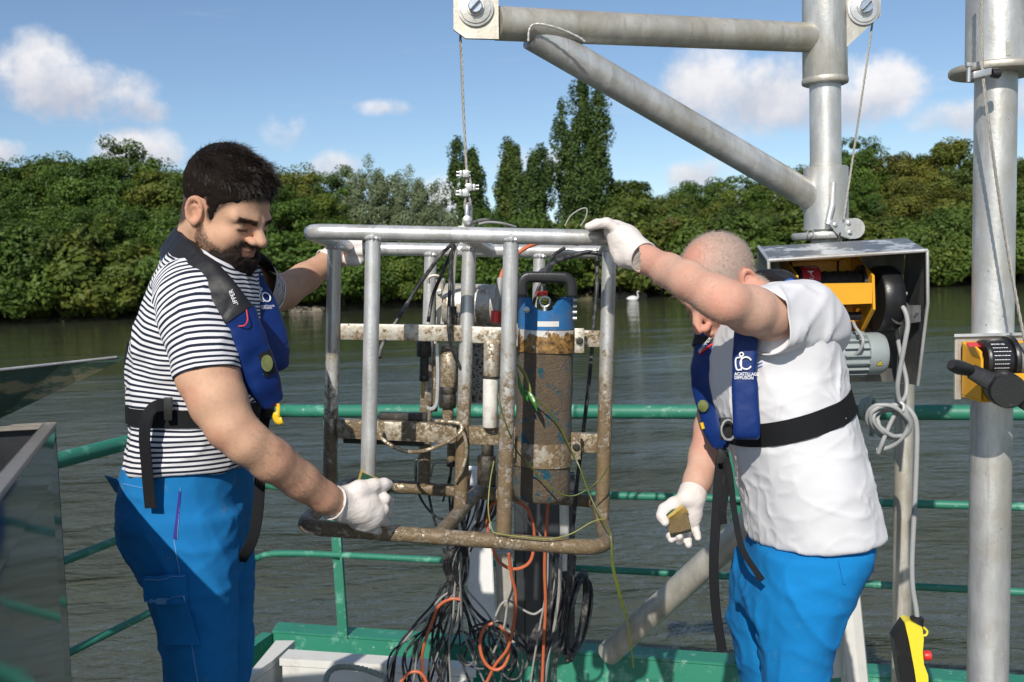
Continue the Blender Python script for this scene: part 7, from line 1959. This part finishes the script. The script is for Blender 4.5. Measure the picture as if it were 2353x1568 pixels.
def man_white():
    deck = at(1870, 1215, 2.05).z - .86
    e = thing('person', (at(1870, 1215, 2.05).x, 2.05, deck), 'balding worker in white tee and blue life vest bending over a sponge in his palm', 'person')
    H = Head(A(1654, 660, 2.16), (-math.cos(R_(33)), -math.sin(R_(33)), 0), R_(38), .95)
    hc = H.c
    f = Field(axis(at(1455, 700, 2.1).x, at(2010, 900, 2.0).x, .006, (hc[0] - .15, hc[0] + .13), .0026), axis(1.70, 2.40, .006, (hc[1] - .14, hc[1] + .13), .0026), axis(at(1800, 1260, 2.05).z, at(1700, 500, 2.05).z, .006, (hc[2] - .16, hc[2] + .13), .0026))
    f.stack([(715, 1740, 1850, 2.08, .09), (770, 1690, 1890, 2.07, .15), (900, 1670, 1930, 2.06, .15), (1230, 1740, 2000, 2.05, .16)], 0)
    arm = [(1838, 722, 1.99, .068), (1765, 722, 1.89, .0480), (1722, 713, 1.85, .0450), (1672, 694, 1.815, .0385), (1640, 679, 1.82, .0380), (1580, 645, 1.88, .0362), (1535, 622, 1.94, .0325), (1490, 599, 2.00, .0278), (1462, 584, 2.03, .027)]
    f.chain([A(*q[:3]) for q in arm], [q[3] for q in arm], .02)
    f.ell(A(1661, 706, 1.805), (.024, .024, .022), None, .022)
    arm2 = [(1690, 770, 2.25, .06), (1660, 880, 2.27, .048), (1638, 985, 2.25, .041), (1622, 1050, 2.21, .037), (1603, 1105, 2.165, .030), (1588, 1142, 2.135, .0275)]
    f.chain([A(*q[:3]) for q in arm2], [q[3] for q in arm2], .02)
    H.add(f, 0)
    f.chain([H.w(-.045, 0, -.050), A(1728, 694, 2.14), A(1775, 750, 2.09)], [.050, .056, .06], .012)
    V, Q = f.mesh(1); N = vnormals(V, Q)
    L = H.locp(V); x, y, z = L.T; near = np.linalg.norm(L, axis=1) < .19; ay = np.abs(y)
    lip = near * (ramp(x, .082, .088) * (1 - ramp(ay, .018, .024)) * ramp(z, -.078, -.074) * (1 - ramp(z, -.059, -.056)))
    brow = near * ramp(x, .055, .065) * ramp(z, .021, .024) * (1 - ramp(z, .031, .035)) * ramp(ay, .009, .013) * (1 - ramp(ay, .048, .054))
    hl = np.interp(x, [-.12, -.06, -.040, -.015, .015, .035, .055, .075, .10], [-.080, -.068, -.035, .030, .016, .030, .052, .076, .084])
    scalp = near * ramp(z - hl, -.006, .010) * (1 - (np.sqrt(((x + .016) / .026) ** 2 + ((z - .002) / .036) ** 2) < 1) * (ay > .066))
    bald = near * np.exp(-(((x - .035) / .065) ** 2 + (y / .050) ** 2)) * ramp(z, .05, .09)
    earm = near * (ay > .070) * (np.sqrt(((x + .016) / .028) ** 2 + ((z - .002) / .040) ** 2) < 1)
    el = np.exp(-(((V - A(1658, 702, 1.79)) / .028) ** 2).sum(1))
    flush = np.clip(earm * .45 + bald * .6 + el * .6 + near * .5 * np.exp(-(((x - .112) / .03) ** 2 + ((z + .03) / .03) ** 2)), 0, 1)
    body = np_mesh('body', V, Q, MT('skin_fair'), e, {'grey': scalp * (1 - .92 * np.clip(bald * 1.3, 0, 1)) * .62, 'dark': np.clip(brow * .25, 0, 1), 'lip': lip * .5, 'flush': flush})
    rg = np.random.RandomState(3); dens = scalp * (1 - .72 * bald); ok = np.nonzero(dens > .05)[0]; w = dens[ok] / dens[ok].sum(); i = rg.choice(ok, 16000, p=w); l = L[i]
    grow = H.R @ np.array([.35, 0, -.5]); d = N[i] * .7 + grow[None] * .45 + rg.normal(size=(len(i), 3)) * .45
    strands('hair', V[i] + rg.normal(size=(len(i), 3)) * .0022, d, rg.uniform(.003, .006, len(i)) * (1 - .3 * bald[i]), .00020, MT('hair_grey'), e, 3, .2)
    sel = (V[:, 0] < at(1690, 700, 1.83).x) & (V[:, 2] > at(1600, 740, 1.9).z) & (V[:, 1] < 2.02)
    limb_hair(V, Q, sel, 900, .010, 'arm_hair_fair', body, 6, (-.5, .1, -.4))
    # ---- white tee
    f = Field(axis(at(1590, 900, 2.05).x, at(2070, 1150, 2.05).x, .0044), axis(1.80, 2.32, .0044), axis(at(1870, 1260, 2.05).z, at(1800, 620, 2.05).z, .0044))
    f.stack([(652, 1745, 1845, 2.10, .09), (668, 1722, 1868, 2.09, .125), (690, 1695, 1890, 2.08, .155), (740, 1655, 1918, 2.07, .182), (800, 1636, 1938, 2.07, .186), (860, 1630, 1952, 2.07, .182), (905, 1634, 1961, 2.06, .178), (950, 1646, 1974, 2.06, .182), (1000, 1662, 1990, 2.06, .188), (1050, 1680, 2003, 2.05, .192), (1100, 1690, 2014, 2.05, .195), (1150, 1697, 2028, 2.05, .196), (1200, 1704, 2041, 2.05, .196), (1250, 1715, 2040, 2.05, .196)], 0, 2.25, dr=-18)
    f.cut(A(1870, 1216, 2.05), (.06, 0, -1))
    f.cone(A(1742, 682, 2.11), A(1690, 600, 2.15), .060, .062, .006, 'sub')
    bz = at(1860, 930, 1.9).z
    zt, zb = at(1800, 700, 2.0).z, at(1850, 1200, 2.0).z
    wmask = lambda V: .5 + .5 * ramp(V[:, 2], zb + .3, zb)
    tuck = lambda V: np.exp(-((V[:, 2] - bz - .02 - (V[:, 0] - at(1860, 930, 1.9).x) * .25) / .045) ** 2)
    tee, tb, TV, TQ = cloth_mesh('tee_shirt', f, MT('tee_white'), e, [(basis((1, 0, .25), 2.2, 15), .0038, 1, wmask), (basis((.7, 0, -.75), 2.2, 13), .0042, 2, None), (basis((1, 0, -.30), 3.5, 32), .0022, 31, wmask), (basis((.9, 0, .4), 3.5, 40), .0016, 41, None), (basis((.25, 0, 1), 5, 26), .007, 9, tuck)])
    sleeve_loft('sleeve', [(1882, 760, 2.05), (1850, 742, 1.985), (1808, 733, 1.935), (1775, 730, 1.90), (1750, 730, 1.878)], [.066, .078, .074, .066, .0610], 0, 'tee_white', tee, amp=.0065, seed=4, sag=.22, tilt=.012)
    mb = patch(tb, [(1738, 838), (1752, 832), (1752, 835), (1738, 841)], 4, 1, .0005, .0006)
    if mb: mb.build('tee_print', MT('piping_blue'), tee)
    mb = patch(tb, [(1738, 846), (1752, 840), (1752, 842), (1738, 848)], 4, 1, .0005, .0006)
    if mb: mb.build('tee_print', MT('piping_blue'), tee)
    # ---- trousers
    f = Field(axis(at(1655, 1300, 2.05).x, at(2050, 1300, 2.05).x, .0065), axis(1.82, 2.33, .0065), axis(deck, at(1870, 1180, 2.05).z, .0065))
    f.stack([(1195, 1730, 2020, 2.05, .172), (1240, 1722, 2010, 2.05, .174), (1290, 1705, 1992, 2.05, .176), (1340, 1690, 1965, 2.05, .172), (1390, 1685, 1935, 2.05, .150)], 0, 2.4, dr=-14)
    f.stack([(1260, 1745, 2004, 1.97, .105), (1320, 1742, 1978, 1.96, .104), (1380, 1742, 1942, 1.955, .100), (1440, 1742, 1925, 1.955, .096), (1500, 1744, 1912, 1.955, .090), (1568, 1758, 1896, 1.955, .086), (1750, 1770, 1890, 1.96, .080), (2050, 1775, 1880, 1.97, .074), (2400, 1780, 1875, 1.98, .07)], .03, 2.3)
    f.stack([(1270, 1695, 1850, 2.14, .092), (1340, 1680, 1810, 2.15, .090), (1400, 1674, 1790, 2.15, .086), (1460, 1678, 1785, 2.15, .084), (1520, 1692, 1785, 2.15, .082), (1568, 1702, 1785, 2.15, .08), (1750, 1715, 1800, 2.15, .075), (2050, 1720, 1800, 2.15, .072), (2260, 1720, 1800, 2.15, .07)], .012, 2.3)
    low = lambda V: ramp(at(1850, 1240, 2.0).z - V[:, 2], -.03, .09)
    tr, trb, _, _ = cloth_mesh('trousers', f, MT('trouser_azure'), e, [(basis((1, 0, .35), 3, 14), .0060, 21, low), (basis((.6, 0, -.8), 3, 12), .0065, 22, low), (basis((1, 0, -.4), 5, 28), .0032, 24, low)])
    mb = patch(trb, [(1926, 1290), (1932, 1289), (1942, 1340), (1937, 1342)], 2, 8, .0, .003)
    if mb: mb.build('pocket_edge', MT('trouser_azure'), tr)
    fx = at(1830, 1568, 1.96).x; boots(e, [(fx - .02, 1.97, deck), (fx - .09, 2.15, deck)])
    # ---- life vest
    puffy('collar', [(1720, 690, 2.17, -.3, .2, .9, .05, .03), (1738, 650, 2.17, -.1, .0, 1, .062, .040), (1772, 640, 2.15, .05, -.2, 1, .070, .042), (1808, 652, 2.11, .25, -.3, .9, .066, .036), (1836, 676, 2.06, .3, -.4, .8, .050, .022)], 'vest_black', e, 7, seed=4, amp=.004)
    mb = MB(); mb.tube([Vector(q) for q in smooth_path([at(1790, 661, 2.03), at(1803, 652, 2.035), at(1818, 646, 2.05), at(1830, 655, 2.05)], 5)], .0055, 8); mb.build('piping', MT('piping_blue'), e)
    farl, fbv = puffy('front_lobe', [(1632, 762, 2.175, -.6, -.75, .2, .066, .036), (1626, 815, 2.155, -.66, -.75, .05, .068, .044), (1624, 850, 2.14, -.68, -.73, 0, .066, .044), (1630, 910, 2.125, -.66, -.75, 0, .062, .042), (1642, 965, 2.105, -.62, -.78, 0, .058, .038), (1655, 1012, 2.09, -.6, -.8, -.1, .044, .028), (1661, 1032, 2.085, -.6, -.8, -.1, .022, .010)], 'vest_blue', e, 6, seed=6)
    puffy('lobe_top', [(1640, 735, 2.18, -.6, -.7, .4, .058, .034), (1632, 765, 2.172, -.6, -.75, .2, .0675, .0385), (1627, 798, 2.160, -.66, -.75, .1, .0695, .0445)], 'vest_black', e, 8, seed=8)
    mb = patch(fbv, [(1607, 812), (1650, 782), (1651, 785), (1608, 816)], 8, 1, .002, .002)
    if mb: mb.build('red_trim', MT('red'), farl)
    r = project(fbv, 1622, 800, .004)
    if r:
        n_ = r[1]; rt = Vector((.62, -.1, .62)); rt = (rt - n_ * rt.dot(n_)).normalized(); upv = n_.cross(rt).normalized()
        text_part('skipper_print', 'SKIPPER', r[0] - rt * .016 - upv * .002, rt, upv, .0085, MT('white_print'), farl, .003)
    nearl, nbv = puffy('front_lobe', [(1716, 745, 1.90, -.25, -.96, .1, .046, .030), (1713, 800, 1.893, -.25, -.96, .1, .047, .032), (1711, 860, 1.888, -.22, -.97, .05, .047, .032), (1713, 920, 1.884, -.22, -.97, 0, .049, .032), (1716, 970, 1.880, -.2, -.97, 0, .052, .032), (1716, 1000, 1.880, -.2, -.97, -.1, .051, .026), (1716, 1010, 1.880, -.2, -.97, -.1, .044, .008)], 'vest_blue', e, 6, seed=11, e=4.2, amp=.0018)
    r = project(nbv, 1706, 835, .001)
    if r:
        n_ = r[1]; rt = BZ.cross(n_).normalized(); rt = rt if rt.dot(_r) > 0 else -rt; upv = n_.cross(rt).normalized(); c = r[0]
        text_part('vest_print', 'ACASTILLAGE\nDIFFUSION', project(nbv, 1688, 863, .001)[0] if project(nbv, 1688, 863) else c, rt, upv, .0062, MT('white_print'), nearl, .0050, bold=.012, xscale=.84)
        mb = MB(); q = c + n_ * .003
        mb.tube([q + rt * (.0065 + math.cos(a) * .0105) + upv * (math.sin(a) * .0115) for a in np.linspace(.5, 5.8, 20)], .0017, 6)
        mb.tube([Vector(w_) for w_ in smooth_path([q - rt * .004 + upv * .011, q - rt * .012 + upv * .008, q - rt * .012 - upv * .006, q - rt * .009 - upv * .013, q - rt * .003 - upv * .012], 5)], .0016, 6)
        mb.tube([q - rt * .002 + upv * .012, q - rt * .002 - upv * .014], .0013, 6)
        mb.tube([q - rt * .002 + upv * (.0165 + .0036 * math.sin(a)) + rt * (.0036 * math.cos(a)) for a in np.linspace(0, 6.283, 13)[:-1]], .0014, 6, closed=True); mb.build('vest_emblem', MT('white_print'), nearl)
    W = MT('webbing')
    up = (-.26, 0, 1)
    bp, bn = ring(tb, at(1850, 933, 2.06), up, 60, .002); belt = band(bp, bn, up, .046, .003).build('belt', W, e, angle=30)
    mb = MB(); c = at(1674, 988, 1.95); mb.tube([c + BX * (math.cos(a) * .013) + BY * (math.cos(a) * -.004) + BZ * (math.sin(a) * .020) for a in np.linspace(0, 6.283, 25)[:-1]], .0026, 8, closed=True); mb.build('d_ring', MT('steel_bright'), belt)
    mb = MB(); mb.box(at(1668, 985, 1.975), BX * .012, BY * .006, BZ * .022, .003); mb.build('belt_buckle', MT('buckle'), belt)
    P = [Vector(q) for q in smooth_path([at(1660, 1030, 2.06), at(1652, 1090, 2.03), at(1645, 1200, 2.0), at(1640, 1300, 1.99), at(1645, 1400, 1.99), at(1660, 1498, 1.99)], 6)]
    mb = MB(); mb.sweep(P, .0195, .003, [Vector((-.3, -.95, 0))] * len(P), 8, 6); mb.build('crotch_strap', W, e)
    P = [Vector(q) for q in smooth_path([at(1664, 1040, 2.03), at(1672, 1090, 2.0), at(1668, 1130, 1.99), at(1661, 1175, 1.98), at(1663, 1205, 1.98)], 6)]
    mb = MB(); mb.sweep(P, .0150, .0025, [Vector((.1, -.98, .1))] * len(P), 8, 6); mb.build('strap_end', W, e)
    P = [Vector(q) for q in smooth_path([at(1666, 1040, 2.02), at(1677, 1090, 1.985), at(1688, 1180, 1.965), at(1705, 1260, 1.93), at(1735, 1310, 1.90), at(1752, 1334, 1.885)], 6)]
    mb = MB(); mb.sweep(P, .0125, .0025, [Vector((-.3, -.95, 0))] * len(P), 8, 6); mb.build('crotch_strap', W, e)
    mb = MB(); mb.box(at(1660, 1048, 2.015), BX * .010, BY * .006, BZ * .015, .003); mb.build('clip', MT('buckle'), e)
    mb = MB(); mb.lathe(at(1617, 933, 2.10), Vector((-.7, -.7, 0)), [(0, .013), (.004, .013), (.006, .010)], 18); mb.build('badge_window', MT('badge_lens'), farl)
    mb = MB(); mb.tube([at(1612, 972, 2.10), at(1616, 985, 2.10)], .004, 8); mb.build('whistle', MT('whistle_yellow'), e)
    # ---- raised hand over the cage corner
    def lh(f):
        f.cone(A(1492, 598, 1.998), A(1462, 580, 2.035), .0305, .030, 0)
        f.chain([A(1462, 580, 2.035), A(1440, 560, 2.055), A(1414, 532, 2.075)], [.0295, .030, .024], .014)
        f.ell(A(1436, 548, 2.06), (.026, .034, .026), None, .018)
        f.chain([A(1452, 590, 2.03), A(1432, 592, 2.045), A(1420, 575, 2.055), A(1413, 556, 2.06)], [.022, .018, .0135, .0105], .014)
        b0 = [(1412, 524, 2.050), (1416, 523, 2.074), (1416, 525, 2.098), (1414, 530, 2.120)]
        for k, q in enumerate(b0):
            dy = [0, .003, .003, .0][k]; Yk = q[2]; dv = [0, -1, 1, 4][k]
            f.chain([A(*q), A(1394, 513 + dv, Yk - .004), A(1371, 515 + dv, Yk - .010), A(1352 + 3 * k, 521 + dv, Yk - .014)], [.0118, .0105, .0097, .0082], .004)
        f.cut(A(1478, 590, 2.015), A(1492, 598, 1.998) - A(1462, 580, 2.035))
    glove('glove', e, lh, np.array([A(1340, 600, 2.0)[0], 1.94, A(1430, 630, 2.0)[2]]), np.array([A(1510, 560, 2.05)[0], 2.17, A(1400, 490, 2.0)[2]]), .0022, (A(1479, 591, 2.013), A(1462, 580, 2.035) - A(1492, 598, 1.998), .0310))
    # ---- open palm with the sponge
    def rh(f):
        f.cone(A(1600, 1112, 2.16), A(1588, 1142, 2.135), .0295, .0270, 0)
        for (u, v, Yq, w) in ((1590, 1140, 2.135, .024),): f.ell(A(u, v, Yq), (.028, .020, .026), None, .014)
        f.chain([A(1580, 1150, 2.13), A(1562, 1180, 2.125), A(1556, 1196, 2.122)], [.020, .0175, .015], .012)
        f.chain([A(1596, 1150, 2.13), A(1592, 1180, 2.13), A(1592, 1196, 2.128)], [.020, .0185, .0165], .012)
        f.cone(A(1586, 1155, 2.132), A(1576, 1190, 2.13), .020, .017, .012)
        f.chain([A(1578, 1146, 2.12), A(1548, 1160, 2.105), A(1527, 1172, 2.10), A(1522, 1186, 2.092), A(1528, 1201, 2.084)], [.017, .0145, .0125, .0112, .0092], .010)
        fg = [[(1556, 1196, 2.125), (1545, 1218, 2.122), (1541, 1233, 2.108), (1543, 1240, 2.096)], [(1568, 1200, 2.125), (1562, 1228, 2.122), (1561, 1242, 2.106), (1561, 1233, 2.090)], [(1581, 1200, 2.127), (1578, 1226, 2.124), (1580, 1242, 2.114), (1582, 1252, 2.102)], [(1594, 1196, 2.128), (1598, 1214, 2.124), (1602, 1228, 2.114), (1604, 1236, 2.104)]]
        for k, c in enumerate(fg):
            r = [.0096, .0098, .0095, .0086][k]; f.chain([A(*q) for q in c], [r * 1.12, r * 1.02, r * .95, r * .85], .0035)
        f.cut(A(1594, 1128, 2.147), A(1600, 1112, 2.16) - A(1588, 1142, 2.135))
    glove('glove', e, rh, np.array([A(1505, 1200, 2.1)[0], 2.04, A(1570, 1275, 2.1)[2]]), np.array([A(1640, 1120, 2.1)[0], 2.20, A(1580, 1100, 2.1)[2]]), .0022, (A(1593, 1130, 2.145), A(1588, 1142, 2.135) - A(1600, 1112, 2.16), .0292))
    gather(e, 'life_vest', VEST, 'front_lobe')
    return e

def sponge_white():
    s = thing('sponge', at(1562, 1200, 2.08), 'mud-soaked yellow sponge with green backing folded in an open palm', 'sponge')
    def slab(name, quad, off, th, mat, nu=6, nv=6, rough=.0012):
        q = [at(*p) for p in quad]; V = []; F = []; w = nu + 1; nn = (q[1] - q[0]).cross(q[3] - q[0]).normalized()
        nn = nn if nn.y < 0 else -nn
        for lay in (0, 1):
            for j in range(nv + 1):
                for i in range(nu + 1):
                    a, b = i / nu, j / nv; p = q[0].lerp(q[1], a).lerp(q[3].lerp(q[2], a), b) + nn * (off + th * lay)
                    V.append(p + Vector((mnoise.noise(p * 90), mnoise.noise(p * 90 + Vector((5, 0, 0))), mnoise.noise(p * 90 + Vector((0, 7, 0))))) * rough)
        m = w * (nv + 1)
        for j in range(nv):
            for i in range(nu): a = j * w + i; F += [(a, a + w, a + w + 1, a + 1), (m + a, m + a + 1, m + a + w + 1, m + a + w)]
        for i in range(nu): b = nv * w + i; F += [(i, i + 1, m + i + 1, m + i), (b, m + b, m + b + 1, b + 1)]
        for j in range(nv): a = j * w; b = a + nu; F += [(a, m + a, m + a + w, a + w), (b, b + w, m + b + w, m + b)]
        return MB().add(V, F).build(name, MT(mat), s, angle=50)
    up_ = [(1533, 1186, 2.078), (1566, 1159, 2.094), (1578, 1172, 2.100), (1533, 1203, 2.100)]
    lo_ = [(1533, 1203, 2.100), (1578, 1171, 2.104), (1589, 1220, 2.082), (1541, 1231, 2.080)]
    slab('foam', up_, .0, .007, 'sponge_yellow'); slab('foam', lo_, .0, .009, 'sponge_dirty')
    slab('scouring_pad', up_, -.004, .0038, 'sponge_green', rough=.0006); slab('scouring_pad', lo_, -.004, .0038, 'sponge_green', rough=.0006)
man_striped(); sponge_striped(); man_white(); sponge_white()
